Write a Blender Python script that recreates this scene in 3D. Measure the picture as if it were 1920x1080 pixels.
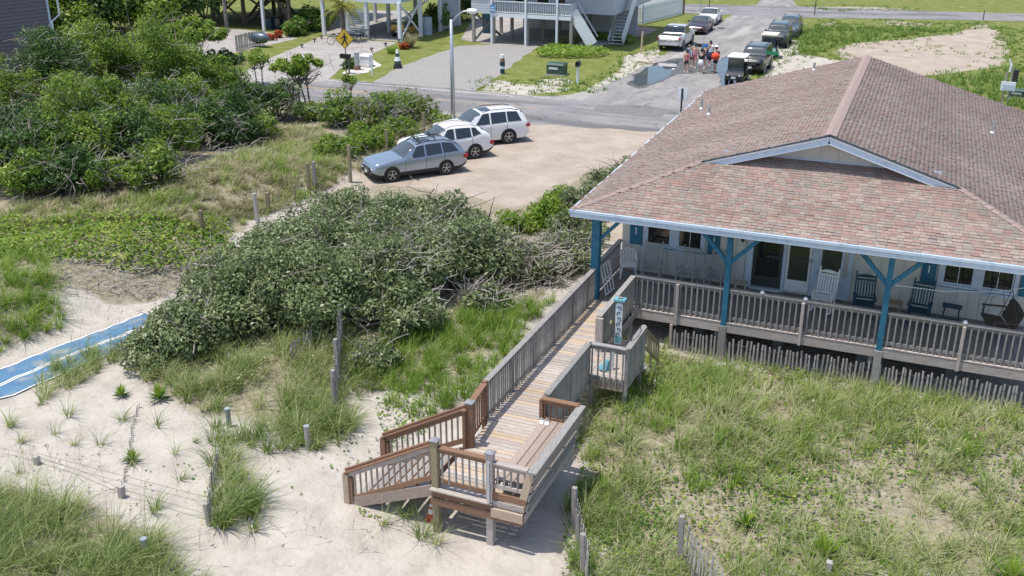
import bpy, math, random
import numpy as np
from mathutils import Vector, Matrix, Quaternion

rng = np.random.default_rng(11)
random.seed(11)
R = math.radians
sc = bpy.context.scene
for o in list(bpy.data.objects):
    bpy.data.objects.remove(o)
COL = sc.collection

# ---------------------------------------------------------------- camera, sky, sun, exposure
CAM = Vector((8.745, -27.214, 13.2))
PITCH, YAW, FPX = R(22.2), R(22.9), 1900.0
cd = bpy.data.cameras.new('camera')
cd.sensor_width = 36.0
cd.lens = FPX / 1920.0 * 36.0
cd.clip_start = 0.5
cd.clip_end = 3000
cam = bpy.data.objects.new('camera', cd)
COL.objects.link(cam)
cam.location = CAM
cam.rotation_euler = (R(90) - PITCH, 0, YAW)
sc.camera = cam

SUN = Vector((-0.22, -0.17, 1.0)).normalized()
w = bpy.data.worlds.new('World')
sc.world = w
w.use_nodes = True
nt = w.node_tree
bg = nt.nodes['Background']
sky = nt.nodes.new('ShaderNodeTexSky')
sky.sky_type = 'NISHITA'
sky.sun_disc = False
sky.sun_elevation = math.asin(SUN.z)
sky.sun_rotation = math.atan2(SUN.x, SUN.y)
sky.air_density = 1.0
sky.dust_density = 1.5
nt.links.new(sky.outputs[0], bg.inputs[0])
bg.inputs[1].default_value = 0.15
sl = bpy.data.lights.new('sun', 'SUN')
sl.energy = 3.5
sl.angle = R(0.53)
sl.color = (1.0, 0.95, 0.86)
so = bpy.data.objects.new('sun', sl)
COL.objects.link(so)
so.rotation_euler = SUN.to_track_quat('Z', 'Y').to_euler()
so.location = (0, 0, 60)

vs = sc.view_settings
vs.view_transform = 'Standard'
vs.look = 'None'
vs.gamma = 1.0
vs.exposure = 0.38
vs.use_curve_mapping = False
sc.cycles.max_bounces = 6
sc.cycles.transparent_max_bounces = 6
sc.cycles.use_denoising = True

# ---------------------------------------------------------------- helpers: survey from the drone's position
_c, _s = math.cos(YAW), math.sin(YAW)
_Rt = np.array([_c, _s, 0.0])
_Fh = np.array([-_s, _c, 0.0])
_F = _Fh * math.cos(PITCH) + np.array([0, 0, -math.sin(PITCH)])
_U = _Fh * math.sin(PITCH) + np.array([0, 0, math.cos(PITCH)])
_C = np.array(CAM)


def ray(u, v):
    return _F + _Rt * ((u - 960) / FPX) + _U * ((540 - v) / FPX)


def at(u, v, z=0.0):
    d = ray(u, v)
    t = (z - _C[2]) / d[2]
    p = _C + t * d
    return Vector((p[0], p[1], z))


def aty(u, v, y):
    d = ray(u, v)
    p = _C + d * ((y - _C[1]) / d[1])
    return Vector(p)


def sm(a, b, t):
    t = np.clip((t - a) / (b - a), 0, 1)
    return t * t * (3 - 2 * t)


def wob(x, y):
    return (np.sin(.83 * x + 1.3) * np.sin(.71 * y + .4) + .7 * np.sin(.41 * x - .63 * y + 2.)
            + .5 * np.sin(1.7 * x + .9 * y) * np.sin(1.3 * y - .6 * x + 1.) + .25 * np.sin(3.1 * x + 1.7 * y) * np.sin(2.7 * y - 1.1 * x)) / 2.4


MATL = [at(-160, 770, 0), at(0, 725, 0), at(125, 672, 0), at(235, 630, 0), at(312, 598, 0), at(420, 520, 0), at(520, 430, 0), at(640, 372, 0)]
_mx = np.array([p.x for p in MATL])
_my = np.array([p.y for p in MATL])


def mat_dist(x, y):
    best = np.full(np.shape(x), 1e9)
    side = np.zeros(np.shape(x))
    for i in range(len(_mx) - 1):
        ax, ay, bx, by = _mx[i], _my[i], _mx[i + 1], _my[i + 1]
        dx, dy = bx - ax, by - ay
        l2 = dx * dx + dy * dy
        t = np.clip(((x - ax) * dx + (y - ay) * dy) / l2, 0, 1)
        d = np.hypot(x - ax - t * dx, y - ay - t * dy)
        cr = dx * (y - ay) - dy * (x - ax)
        m = d < best
        best = np.where(m, d, best)
        side = np.where(m, np.sign(cr), side)
    return best, side


def H(x, y):
    x = np.asarray(x, float)
    y = np.asarray(y, float)
    dune = 1 - sm(5.0, 9.5, y)
    left = sm(-14.5, -17.5, x) * (1 - sm(20, 27, y))
    k = np.maximum(dune, left)
    h = .22 + .13 * wob(x, y)
    h = h + .55 * np.exp(-((x + 6.5) ** 2 / 26 + (y + .5) ** 2 / 26))
    md, sd = mat_dist(x, y)
    bank = sm(1.4, 4.5, md) * (sd > 0) * sm(-12.0, -15.0, x) * (1 - sm(8, 16, y))
    h = h + .75 * bank
    h = h + .42 * np.exp(-((x - 3.4) ** 2 / 5 + (y + 5.2) ** 2 / 5))
    h = h * (1 - .65 * sm(-2.6, -.7, y) * sm(2.2, 3.2, x))
    h = h * k
    f = 1 - sm(1.3, 2.6, md) * 1.0
    h = h * (1 - f) + .02 * f
    return h


def Hs(x, y):
    return float(H(np.array([x]), np.array([y]))[0])


def gr(u, v, dz=0.0):
    z = 0.1
    for _ in range(6):
        p = at(u, v, z)
        z = Hs(p.x, p.y)
    return Vector((p.x, p.y, z + dz))


# ---------------------------------------------------------------- helpers: objects
W = {}


def reg(o, parent, mw):
    o.parent = parent
    W[o.name] = mw
    if parent is None:
        o.matrix_basis = mw
    else:
        o.matrix_basis = W[parent.name].inverted() @ mw
    return o


def tag(o, label=None, cat=None, group=None, kind=None):
    if label:
        o['label'] = label
    if cat:
        o['category'] = cat
    if group:
        o['group'] = group
    if kind:
        o['kind'] = kind
    return o


def thing(name, label, cat, loc=(0, 0, 0), rz=0.0, group=None):
    o = bpy.data.objects.new(name, None)
    COL.objects.link(o)
    o.empty_display_size = .2
    reg(o, None, Matrix.Translation(loc) @ Matrix.Rotation(rz, 4, 'Z'))
    return tag(o, label, cat, group)


def npmesh(name, v, f, mats, mi=None, tone=None, smooth=False):
    v = np.ascontiguousarray(v, np.float32)
    f = np.asarray(f, np.int32)
    me = bpy.data.meshes.new(name)
    n = f.shape[1]
    me.vertices.add(len(v))
    me.vertices.foreach_set('co', v.ravel())
    me.loops.add(f.size)
    me.loops.foreach_set('vertex_index', f.ravel())
    me.polygons.add(len(f))
    me.polygons.foreach_set('loop_start', np.arange(0, f.size, n, dtype=np.int32))
    me.polygons.foreach_set('loop_total', np.full(len(f), n, np.int32))
    for m in (mats if isinstance(mats, (list, tuple)) else [mats]):
        me.materials.append(m)
    if mi is not None:
        me.polygons.foreach_set('material_index', np.asarray(mi, np.int32))
    if tone is not None:
        at_ = me.attributes.new('tone', 'FLOAT', 'POINT')
        at_.data.foreach_set('value', np.asarray(tone, np.float32))
    if smooth:
        me.polygons.foreach_set('use_smooth', np.ones(len(f), bool))
    me.update(calc_edges=True)
    return me


FR = [Matrix()]      # the frame shapes are given in: the world, or the frame of the thing being built


def mobj(name, me, parent=None, mw=None):
    o = bpy.data.objects.new(name, me)
    COL.objects.link(o)
    return reg(o, parent, FR[0] @ mw if mw is not None else FR[0].copy())


def frame(o=None):
    FR[0] = W[o.name].copy() if o is not None else Matrix()


class MB:
    """collects shapes (in the frame of the object being built)"""

    def __init__(s):
        s.v, s.f, s.m = [], [], []

    def add(s, vs_, fs, m=0):
        b = len(s.v)
        s.v += [tuple(p) for p in vs_]
        s.f += [tuple(b + i for i in f) for f in fs]
        s.m += [m] * len(fs)
        return s

    def box(s, c, d, m=0, rz=0, mw=None):
        x, y, z = d[0] / 2, d[1] / 2, d[2] / 2
        P = [Vector((i, j, k)) for i in (-x, x) for j in (-y, y) for k in (-z, z)]
        M_ = Matrix.Translation(c) @ Matrix.Rotation(rz, 4, 'Z') if mw is None else mw
        return s.add([M_ @ p for p in P], [(0, 1, 3, 2), (4, 6, 7, 5), (0, 4, 5, 1), (2, 3, 7, 6), (0, 2, 6, 4), (1, 5, 7, 3)], m)

    def bar(s, p0, p1, w_, h_, m=0, up=(0, 0, 1)):
        mw, L = barmat(p0, p1, up)
        return s.box((0, 0, 0), (L, w_, h_), m, mw=mw)

    def tube(s, pts, rad, n=6, m=0, cap=True):
        pts = [Vector(p) for p in pts]
        rad = rad if isinstance(rad, (list, tuple)) else [rad] * len(pts)
        vs_, fs = [], []
        for i, p in enumerate(pts):
            d = (pts[min(i + 1, len(pts) - 1)] - pts[max(i - 1, 0)]).normalized()
            a = d.orthogonal().normalized() if abs(d.z) > .95 else d.cross(Vector((0, 0, 1))).normalized()
            b = d.cross(a)
            for k in range(n):
                t = 2 * math.pi * k / n
                vs_.append(p + (a * math.cos(t) + b * math.sin(t)) * rad[i])
        for i in range(len(pts) - 1):
            for k in range(n):
                fs.append((i * n + k, i * n + (k + 1) % n, (i + 1) * n + (k + 1) % n, (i + 1) * n + k))
        if cap:
            fs.append(tuple(range(n - 1, -1, -1)))
            fs.append(tuple((len(pts) - 1) * n + k for k in range(n)))
        return s.add(vs_, fs, m)

    def lathe(s, c, prof, n=16, m=0, axis='Z'):
        vs_, fs = [], []
        for r, h in prof:
            for k in range(n):
                t = 2 * math.pi * k / n
                p = (r * math.cos(t), r * math.sin(t), h)
                if axis == 'Y':
                    p = (p[0], p[2], p[1])
                elif axis == 'X':
                    p = (p[2], p[0], p[1])
                vs_.append(Vector(c) + Vector(p))
        for i in range(len(prof) - 1):
            for k in range(n):
                fs.append((i * n + k, i * n + (k + 1) % n, (i + 1) * n + (k + 1) % n, (i + 1) * n + k))
        fs.append(tuple(range(n - 1, -1, -1)))
        fs.append(tuple((len(prof) - 1) * n + k for k in range(n)))
        return s.add(vs_, fs, m)

    def prism(s, poly, z0, z1, m=0):
        n = len(poly)
        vs_ = [(p[0], p[1], z0) for p in poly] + [(p[0], p[1], z1) for p in poly]
        fs = [tuple(range(n - 1, -1, -1)), tuple(range(n, 2 * n))] + [(i, (i + 1) % n, n + (i + 1) % n, n + i) for i in range(n)]
        return s.add(vs_, fs, m)

    def mesh(s, name, mats, smooth=False):
        me = bpy.data.meshes.new(name)
        me.from_pydata(s.v, [], s.f)
        for m in (mats if isinstance(mats, (list, tuple)) else [mats]):
            me.materials.append(m)
        me.polygons.foreach_set('material_index', s.m)
        if smooth:
            me.polygons.foreach_set('use_smooth', [True] * len(s.f))
        me.update()
        return me

    def build(s, name, mats, parent=None, mw=None, smooth=False):
        return mobj(name, s.mesh(name, mats, smooth), parent, mw)


def barmat(p0, p1, up=(0, 0, 1)):
    p0, p1, up = Vector(p0), Vector(p1), Vector(up)
    d = p1 - p0
    L = d.length
    x = d / L
    if abs(x.dot(up)) > .995:
        up = Vector((1, 0, 0)) if abs(x.x) < .9 else Vector((0, 1, 0))
    y = up.cross(x).normalized()
    z = x.cross(y)
    m = Matrix((x, y, z)).transposed().to_4x4()
    return Matrix.Translation((p0 + p1) / 2) @ m, L


_cache = {}


def piece(name, p0, p1, w_, h_, mat, parent, up=(0, 0, 1)):
    """one board, slat, post or rail: its own object, long side along its local x; alike pieces share a mesh"""
    p0, p1 = Vector(p0), Vector(p1)
    mw, L = barmat(p0, p1, up)
    key = (round(L, 3), round(w_, 4), round(h_, 4), mat.name)
    if key not in _cache:
        b = min(.006, w_ * .12, h_ * .12)
        x, y, z = L / 2, w_ / 2, h_ / 2
        m = MB()
        # box with its four long edges eased
        sec = [(-y + b, -z), (y - b, -z), (y, -z + b), (y, z - b), (y - b, z), (-y + b, z), (-y, z - b), (-y, -z + b)]
        vs_ = [(-x, a, c) for a, c in sec] + [(x, a, c) for a, c in sec]
        fs = [tuple(range(7, -1, -1)), tuple(range(8, 16))] + [(i, (i + 1) % 8, 8 + (i + 1) % 8, 8 + i) for i in range(8)]
        m.add(vs_, fs)
        _cache[key] = m.mesh(name, mat)
    return mobj(name, _cache[key], parent, mw)


# ---------------------------------------------------------------- helpers: materials
def _nodes(name):
    m = bpy.data.materials.new(name)
    m.use_nodes = True
    n = m.node_tree.nodes
    return m, n, m.node_tree.links, n['Principled BSDF']


def M(name, c1, c2=None, scale=6.0, rough=.8, bump=0.0, bscale=40.0, rnd=0.0, metal=0.0, stretch=(1, 1, 1), spec=.4, lo=.35, hi=.65, coat=0.0, c3=None, s3=2.0, t3=(.5, .62), coord='Object'):
    m, n, l, p = _nodes(name)
    p.inputs['Roughness'].default_value = rough
    p.inputs['Metallic'].default_value = metal
    p.inputs['Specular IOR Level'].default_value = spec
    p.inputs['Coat Weight'].default_value = coat
    p.inputs['Coat Roughness'].default_value = .06
    tc = n.new('ShaderNodeTexCoord')
    mp = n.new('ShaderNodeMapping')
    mp.inputs['Scale'].default_value = stretch
    l.new(tc.outputs[coord], mp.inputs['Vector'])
    vec = mp.outputs[0]
    oi = None
    if rnd:
        oi = n.new('ShaderNodeObjectInfo')
        va = n.new('ShaderNodeVectorMath')
        va.operation = 'MULTIPLY_ADD'
        l.new(oi.outputs['Random'], va.inputs[0])
        va.inputs[1].default_value = (37, 53, 71)
        l.new(vec, va.inputs[2])
        vec = va.outputs[0]
    src = None
    if c2 is not None:
        no = n.new('ShaderNodeTexNoise')
        no.inputs['Scale'].default_value = scale
        no.inputs['Detail'].default_value = 6
        no.inputs['Roughness'].default_value = .62
        l.new(vec, no.inputs['Vector'])
        cr = n.new('ShaderNodeValToRGB')
        cr.color_ramp.elements[0].position = lo
        cr.color_ramp.elements[1].position = hi
        cr.color_ramp.elements[0].color = (*c1, 1)
        cr.color_ramp.elements[1].color = (*c2, 1)
        l.new(no.outputs['Fac'], cr.inputs[0])
        src = cr.outputs[0]
        if c3 is not None:
            n3 = n.new('ShaderNodeTexNoise')
            n3.inputs['Scale'].default_value = s3
            n3.inputs['Detail'].default_value = 5
            l.new(vec, n3.inputs['Vector'])
            r3 = n.new('ShaderNodeMapRange')
            r3.inputs[1].default_value, r3.inputs[2].default_value = t3
            l.new(n3.outputs['Fac'], r3.inputs[0])
            mx = n.new('ShaderNodeMix')
            mx.data_type = 'RGBA'
            l.new(r3.outputs[0], mx.inputs[0])
            l.new(src, mx.inputs[6])
            mx.inputs[7].default_value = (*c3, 1)
            src = mx.outputs[2]
    if rnd:
        hs = n.new('ShaderNodeHueSaturation')
        if src:
            l.new(src, hs.inputs['Color'])
        else:
            hs.inputs['Color'].default_value = (*c1, 1)
        mr = n.new('ShaderNodeMapRange')
        mr.inputs[3].default_value = 1 - rnd
        mr.inputs[4].default_value = 1 + rnd
        l.new(oi.outputs['Random'], mr.inputs[0])
        l.new(mr.outputs[0], hs.inputs['Value'])
        src = hs.outputs[0]
    if src:
        l.new(src, p.inputs['Base Color'])
    else:
        p.inputs['Base Color'].default_value = (*c1, 1)
    if bump:
        nb = n.new('ShaderNodeTexNoise')
        nb.inputs['Scale'].default_value = bscale
        nb.inputs['Detail'].default_value = 5
        l.new(vec, nb.inputs['Vector'])
        bp = n.new('ShaderNodeBump')
        bp.inputs['Strength'].default_value = bump
        bp.inputs['Distance'].default_value = .02
        l.new(nb.outputs['Fac'], bp.inputs['Height'])
        l.new(bp.outputs[0], p.inputs['Normal'])
    return m


def leafmat(name, cols, rough=.5, trans=.3, spec=.35):
    """colours spread over single leaves by the 'tone' each leaf carries"""
    m, n, l, p = _nodes(name)
    a = n.new('ShaderNodeAttribute')
    a.attribute_name = 'tone'
    cr = n.new('ShaderNodeValToRGB')
    e = cr.color_ramp.elements
    while len(e) < len(cols):
        e.new(.5)
    for i, c in enumerate(cols):
        e[i].position = i / (len(cols) - 1)
        e[i].color = (*c, 1)
    l.new(a.outputs['Fac'], cr.inputs[0])
    l.new(cr.outputs[0], p.inputs['Base Color'])
    p.inputs['Roughness'].default_value = rough
    p.inputs['Specular IOR Level'].default_value = spec
    tr = n.new('ShaderNodeBsdfTranslucent')
    hs = n.new('ShaderNodeHueSaturation')
    hs.inputs['Value'].default_value = 1.25
    hs.inputs['Hue'].default_value = .49
    l.new(cr.outputs[0], hs.inputs['Color'])
    l.new(hs.outputs[0], tr.inputs[0])
    mx = n.new('ShaderNodeMixShader')
    mx.inputs[0].default_value = trans
    l.new(p.outputs[0], mx.inputs[1])
    l.new(tr.outputs[0], mx.inputs[2])
    l.new(mx.outputs[0], n['Material Output'].inputs[0])
    return m


GRAIN = (.9, 14, 14)
mt = {}
mt['grey_wood'] = M('weathered_grey_wood', (.20, .19, .185), (.37, .35, .33), 7, .85, .25, 30, .16, stretch=GRAIN, c3=(.12, .115, .11), s3=9, t3=(.58, .7))
mt['pale_wood'] = M('bleached_deck_wood', (.34, .295, .26), (.52, .47, .43), 6, .85, .25, 30, .15, stretch=GRAIN, c3=(.25, .205, .165), s3=8, t3=(.56, .7))
mt['tan_wood'] = M('newer_tan_wood', (.38, .285, .205), (.54, .435, .33), 6, .8, .2, 30, .15, stretch=GRAIN)
mt['brown_wood'] = M('stained_brown_wood', (.17, .092, .055), (.30, .175, .11), 7, .75, .25, 30, .16, stretch=GRAIN, c3=(.10, .055, .035), s3=7, t3=(.58, .7))
mt['post_wood'] = M('treated_post_wood', (.20, .17, .10), (.33, .28, .18), 7, .8, .2, 30, .14, stretch=GRAIN)
mt['bench_wood'] = M('bench_wood', (.25, .19, .155), (.42, .345, .30), 7, .8, .25, 30, .12, stretch=GRAIN, c3=(.15, .11, .09), s3=7, t3=(.6, .7))
mt['rim_wood'] = M('worn_rim_wood', (.33, .275, .25), (.52, .46, .43), 5, .85, .25, 30, .10, stretch=GRAIN, c3=(.2, .17, .15), s3=6, t3=(.58, .7))
mt['picket'] = M('sand_fence_picket', (.27, .25, .24), (.43, .40, .38), 8, .9, .2, 40, .2, stretch=GRAIN)
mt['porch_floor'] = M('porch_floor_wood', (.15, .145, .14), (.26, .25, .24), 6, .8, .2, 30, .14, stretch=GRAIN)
mt['blue_paint'] = M('blue_post_paint', (.016, .12, .205), (.03, .16, .255), 4, .6, .15, 20, c3=(.10, .21, .28), s3=5, t3=(.58, .72))
mt['trim'] = M('pale_blue_trim_paint', (.50, .60, .72), (.56, .66, .76), 3, .5, .08, 20, c3=(.44, .54, .66), s3=3)
mt['trim_white'] = M('white_trim_paint', (.72, .76, .80), (.80, .82, .84), 3, .5)
mt['wall_paint'] = M('cream_wall_paint', (.60, .59, .55), (.67, .66, .62), 2, .75, .1, 30, .04)
mt['white'] = M('white_paint', (.78, .79, .80), (.84, .84, .84), 3, .5)
mt['white_plastic'] = M('white_plastic', (.80, .81, .82), rough=.35)
mt['navy'] = M('dark_blue_paint', (.014, .05, .085), (.02, .07, .11), 5, .45)
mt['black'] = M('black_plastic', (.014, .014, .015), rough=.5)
mt['dark_metal'] = M('dark_metal', (.05, .05, .055), rough=.4, metal=.6)
mt['steel'] = M('galvanised_steel', (.42, .45, .48), (.52, .55, .58), 5, .42, metal=.55)
mt['glass'] = M('window_glass', (.018, .022, .022), rough=.06, spec=.8)
mt['glass_green'] = M('door_glass', (.045, .055, .04), (.065, .075, .05), 2, .08, spec=.8)
mt['rubber'] = M('tyre_rubber', (.018, .018, .019), rough=.8)
mt['chrome'] = M('alloy', (.55, .56, .58), rough=.28, metal=.8)
mt['red_glass'] = M('tail_lamp_red', (.38, .012, .02), rough=.2, spec=.6)
mt['lamp_glass'] = M('head_lamp', (.62, .66, .70), rough=.1, spec=.8)
mt['plate'] = M('number_plate', (.66, .68, .70), (.58, .60, .64), 30, .5)
mt['rope'] = M('rope_fibre', (.30, .27, .23), rough=.9)
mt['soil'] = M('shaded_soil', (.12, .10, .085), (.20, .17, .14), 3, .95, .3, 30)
# ================================================================ SETTING
def inpoly(x, y, poly):
    x = np.asarray(x)
    y = np.asarray(y)
    r = np.zeros(x.shape, bool)
    n = len(poly)
    for i in range(n):
        x0, y0 = poly[i][0], poly[i][1]
        x1, y1 = poly[(i + 1) % n][0], poly[(i + 1) % n][1]
        if y0 == y1:
            continue
        c = ((y0 > y) != (y1 > y)) & (x < (x1 - x0) * (y - y0) / (y1 - y0) + x0)
        r ^= c
    return r


def gpoly(px, z=0.0):
    return [(p.x, p.y) for p in (at(u, v, z) for u, v in px)]


def axis(segs):
    out = []
    for a, b, st in segs:
        n = max(1, int(round((b - a) / st)))
        out += list(np.linspace(a, b, n, endpoint=False))
    out.append(segs[-1][1])
    return np.array(out)


gx = axis([(-1500, -300, 150), (-300, -80, 20), (-80, -24, .5), (-24, 20, .25), (20, 45, .5), (45, 300, 20), (300, 1500, 150)])
gy = axis([(-1200, -100, 150), (-100, -20, 8), (-20, 12, .25), (12, 105, .5), (105, 300, 20), (300, 1800, 150)])
GX, GY = np.meshgrid(gx, gy)
GZ = H(GX, GY)
BARE = [gpoly(p) for p in (
    [(1560, 98), (1590, 82), (1700, 72), (1790, 62), (1840, 42), (1880, 60), (1895, 95), (1880, 125), (1800, 135), (1700, 150), (1600, 120)],
    [(1535, 45), (1560, 38), (1575, 48), (1550, 55)], [(1660, 38), (1760, 44), (1740, 50), (1660, 46)],
    [(1170, 105), (1240, 90), (1235, 115), (1195, 160), (1120, 175), (1100, 168), (1165, 130)],
    [(920, 150), (1010, 160), (1090, 168), (1000, 176), (905, 170)], [(1000, 150), (1060, 146), (1080, 158), (1020, 160)],
    [(1440, 120), (1480, 60), (1500, 70), (1500, 100), (1600, 118), (1480, 150), (1420, 165)],
    [(110, 95), (180, 85), (240, 95), (180, 112), (110, 112)], [(1500, 12), (1640, 12), (1720, 18), (1560, 20)])]
ZVEG = [gpoly(p) for p in (
    [(1090, 705), (1240, 675), (1640, 735), (1920, 790), (2000, 1100), (1170, 1100), (1085, 960), (1085, 800)],
    [(640, 690), (860, 590), (1040, 570), (940, 680), (880, 750), (720, 760)],
    [(250, 720), (420, 660), (640, 640), (650, 720), (640, 830), (560, 850), (420, 800), (360, 800)],
    [(-100, 920), (120, 930), (300, 1010), (380, 1100), (-100, 1100)],
    [(-100, 455), (100, 480), (120, 600), (60, 650), (-100, 690)],
    [(-200, 395), (200, 370), (480, 225), (700, 180), (860, 210), (660, 330), (560, 370), (480, 410), (430, 470), (300, 490), (-200, 500)],
    [(230, 640), (420, 520), (560, 400), (720, 340), (900, 370), (1100, 430), (1110, 520), (1000, 580), (700, 690), (300, 720)],
    [(60, 500), (430, 470), (400, 520), (300, 570), (200, 585), (110, 570)],
    [(940, 400), (1070, 340), (1170, 300), (1180, 320), (1120, 420)],
    [(-300, 380), (-300, 150), (480, 100), (620, 190), (780, 170), (800, 240), (600, 330), (480, 330), (0, 380)])]
lawn = (GY > 33.0).astype(float)
for p in BARE:
    lawn[inpoly(GX, GY, p)] = 0.0
lot = ((GX > -15.2) & (GY > 8.5) & (GY < 27) & (GX < 0)).astype(float)
lot = np.maximum(lot, sm(-17, -14.5, GX) * sm(7, 10, GY) * (GY < 27) * (GX < 0))
veg = np.zeros_like(GX)
for p in ZVEG:
    veg[inpoly(GX, GY, p)] = 1.0
veg[(GX < -16) & (GY > 10) & (GY < 33)] = 1.0
veg[(GX > 0) & (GY > 3)] = .6
veg[GY > 33] = 0


def blur(a, k):
    for _ in range(k):
        b = a.copy()
        b[1:-1, 1:-1] = (a[1:-1, 1:-1] * 2 + a[:-2, 1:-1] + a[2:, 1:-1] + a[1:-1, :-2] + a[1:-1, 2:]) / 6
        a = b
    return a


for p in BARE[:3] + BARE[8:]:
    k_ = inpoly(GX, GY, p)
    lot[k_] = 1.0
    veg[k_] = .3
    lawn[k_] = .22
lawn = blur(lawn, 2)
lot = blur(lot, 3)
veg = blur(veg, 4)
ny, nx = GX.shape
idx = np.arange(ny * nx).reshape(ny, nx)
gf = np.stack([idx[:-1, :-1], idx[:-1, 1:], idx[1:, 1:], idx[1:, :-1]], -1).reshape(-1, 4)


def ground_material():
    m, n, l, p = _nodes('sandy_ground')
    p.inputs['Roughness'].default_value = .95
    p.inputs['Specular IOR Level'].default_value = .15
    tc = n.new('ShaderNodeTexCoord')

    def noise(s, d=6, r=.6):
        no = n.new('ShaderNodeTexNoise')
        no.inputs['Scale'].default_value = s
        no.inputs['Detail'].default_value = d
        no.inputs['Roughness'].default_value = r
        l.new(tc.outputs['Object'], no.inputs['Vector'])
        return no.outputs['Fac']

    def ramp(f, cs):
        cr = n.new('ShaderNodeValToRGB')
        e = cr.color_ramp.elements
        while len(e) < len(cs):
            e.new(.5)
        for i, (q, c) in enumerate(cs):
            e[i].position = q
            e[i].color = (*c, 1)
        l.new(f, cr.inputs[0])
        return cr.outputs[0]

    def attr(a):
        t = n.new('ShaderNodeAttribute')
        t.attribute_name = a
        return t.outputs['Fac']

    def mask(a, nf, lo=.42, hi=.58, k=.9):
        ma = n.new('ShaderNodeMath')
        ma.operation = 'MULTIPLY_ADD'
        l.new(nf, ma.inputs[0])
        ma.inputs[1].default_value = k
        l.new(a, ma.inputs[2])
        sb = n.new('ShaderNodeMapRange')
        sb.inputs[1].default_value = lo + k / 2
        sb.inputs[2].default_value = hi + k / 2
        l.new(ma.outputs[0], sb.inputs[0])
        return sb.outputs[0]

    def mix(f, a, b):
        mx = n.new('ShaderNodeMix')
        mx.data_type = 'RGBA'
        l.new(f, mx.inputs[0])
        l.new(a, mx.inputs[6])
        l.new(b, mx.inputs[7])
        return mx.outputs[2]

    sand = ramp(noise(1.3, 8, .65), [(.3, (.36, .325, .285)), (.5, (.45, .412, .365)), (.7, (.51, .47, .425))])
    lotc = ramp(noise(.55, 8, .7), [(.28, (.30, .25, .20)), (.5, (.385, .325, .27)), (.72, (.45, .395, .34))])
    lawnc = ramp(noise(.9, 8, .75), [(.28, (.10, .12, .03)), (.45, (.14, .175, .04)), (.58, (.20, .205, .07)), (.75, (.36, .31, .185))])
    litter = ramp(noise(5, 8, .7), [(.3, (.16, .145, .09)), (.5, (.28, .25, .175)), (.7, (.42, .38, .31))])
    c = mix(mask(attr('lot'), noise(2.0)), sand, lotc)
    c = mix(mask(attr('veg'), noise(1.1, 8, .7), .55, .85, 1.3), c, litter)
    c = mix(mask(attr('lawn'), noise(.8, 8, .7), .38, .62, 1.1), c, lawnc)
    l.new(c, p.inputs['Base Color'])
    ad = n.new('ShaderNodeMath')
    ad.operation = 'ADD'
    l.new(noise(9, 6, .6), ad.inputs[0])
    l.new(noise(3.4, 5, .6), ad.inputs[1])
    vo = n.new('ShaderNodeTexVoronoi')
    vo.inputs['Scale'].default_value = 2.6
    l.new(tc.outputs['Object'], vo.inputs['Vector'])
    dp = n.new('ShaderNodeMapRange')      # trodden dimples
    dp.inputs[1].default_value, dp.inputs[2].default_value, dp.inputs[4].default_value = .05, .32, .55
    l.new(vo.outputs['Distance'], dp.inputs[0])
    a2 = n.new('ShaderNodeMath')
    a2.operation = 'ADD'
    l.new(ad.outputs[0], a2.inputs[0])
    l.new(dp.outputs[0], a2.inputs[1])
    ad = a2
    bp = n.new('ShaderNodeBump')
    bp.inputs['Strength'].default_value = .8
    bp.inputs['Distance'].default_value = .06
    l.new(ad.outputs[0], bp.inputs['Height'])
    l.new(bp.outputs[0], p.inputs['Normal'])
    return m


gme = npmesh('ground', np.stack([GX.ravel(), GY.ravel(), GZ.ravel()], 1), gf, ground_material(), smooth=True)
for nm, a in (('lot', lot), ('lawn', lawn), ('veg', veg)):
    t = gme.attributes.new(nm, 'FLOAT', 'POINT')
    t.data.foreach_set('value', a.ravel().astype(np.float32))
tag(mobj('ground', gme), kind='structure')

mt['asphalt'] = M('old_asphalt', (.18, .175, .18), (.275, .265, .265), 1.3, .85, .3, 60, c3=(.135, .13, .135), s3=.5, t3=(.52, .64), stretch=(.22, 1, 1))
mt['asphalt2'] = M('side_street_asphalt', (.20, .19, .187), (.30, .285, .275), 1.2, .85, .3, 60, c3=(.37, .35, .325), s3=.5, t3=(.54, .68), stretch=(1, .25, 1))
mt['concrete'] = M('driveway_concrete', (.30, .275, .26), (.39, .365, .345), .7, .9, .15, 40)
mt['gravel'] = M('driveway_gravel', (.20, .195, .19), (.36, .345, .33), 9, .95, .5, 60, c3=(.30, .28, .265), s3=.5)
mt['paint_white'] = M('road_paint_white', (.48, .48, .47), (.62, .62, .6), 3, .7, c3=(.30, .30, .29), s3=5, t3=(.52, .62))
mt['paint_yellow'] = M('road_paint_yellow', (.42, .30, .12), (.50, .37, .17), 3, .7, c3=(.28, .25, .2), s3=4, t3=(.5, .62))
mt['water'] = M('puddle_water', (.035, .04, .042), rough=.025, spec=.9)
mt['wet'] = M('wet_asphalt', (.085, .08, .078), (.13, .125, .12), 1.5, .45)
mt['mat_blue'] = M('access_mat_blue', (.07, .165, .285), (.10, .21, .335), 3, .85, .4, 90, c3=(.28, .29, .285), s3=1.8, t3=(.50, .74))
mt['pebble'] = M('pale_pebbles', (.42, .40, .37), (.62, .59, .55), 6, .9, .6, 12)


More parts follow.
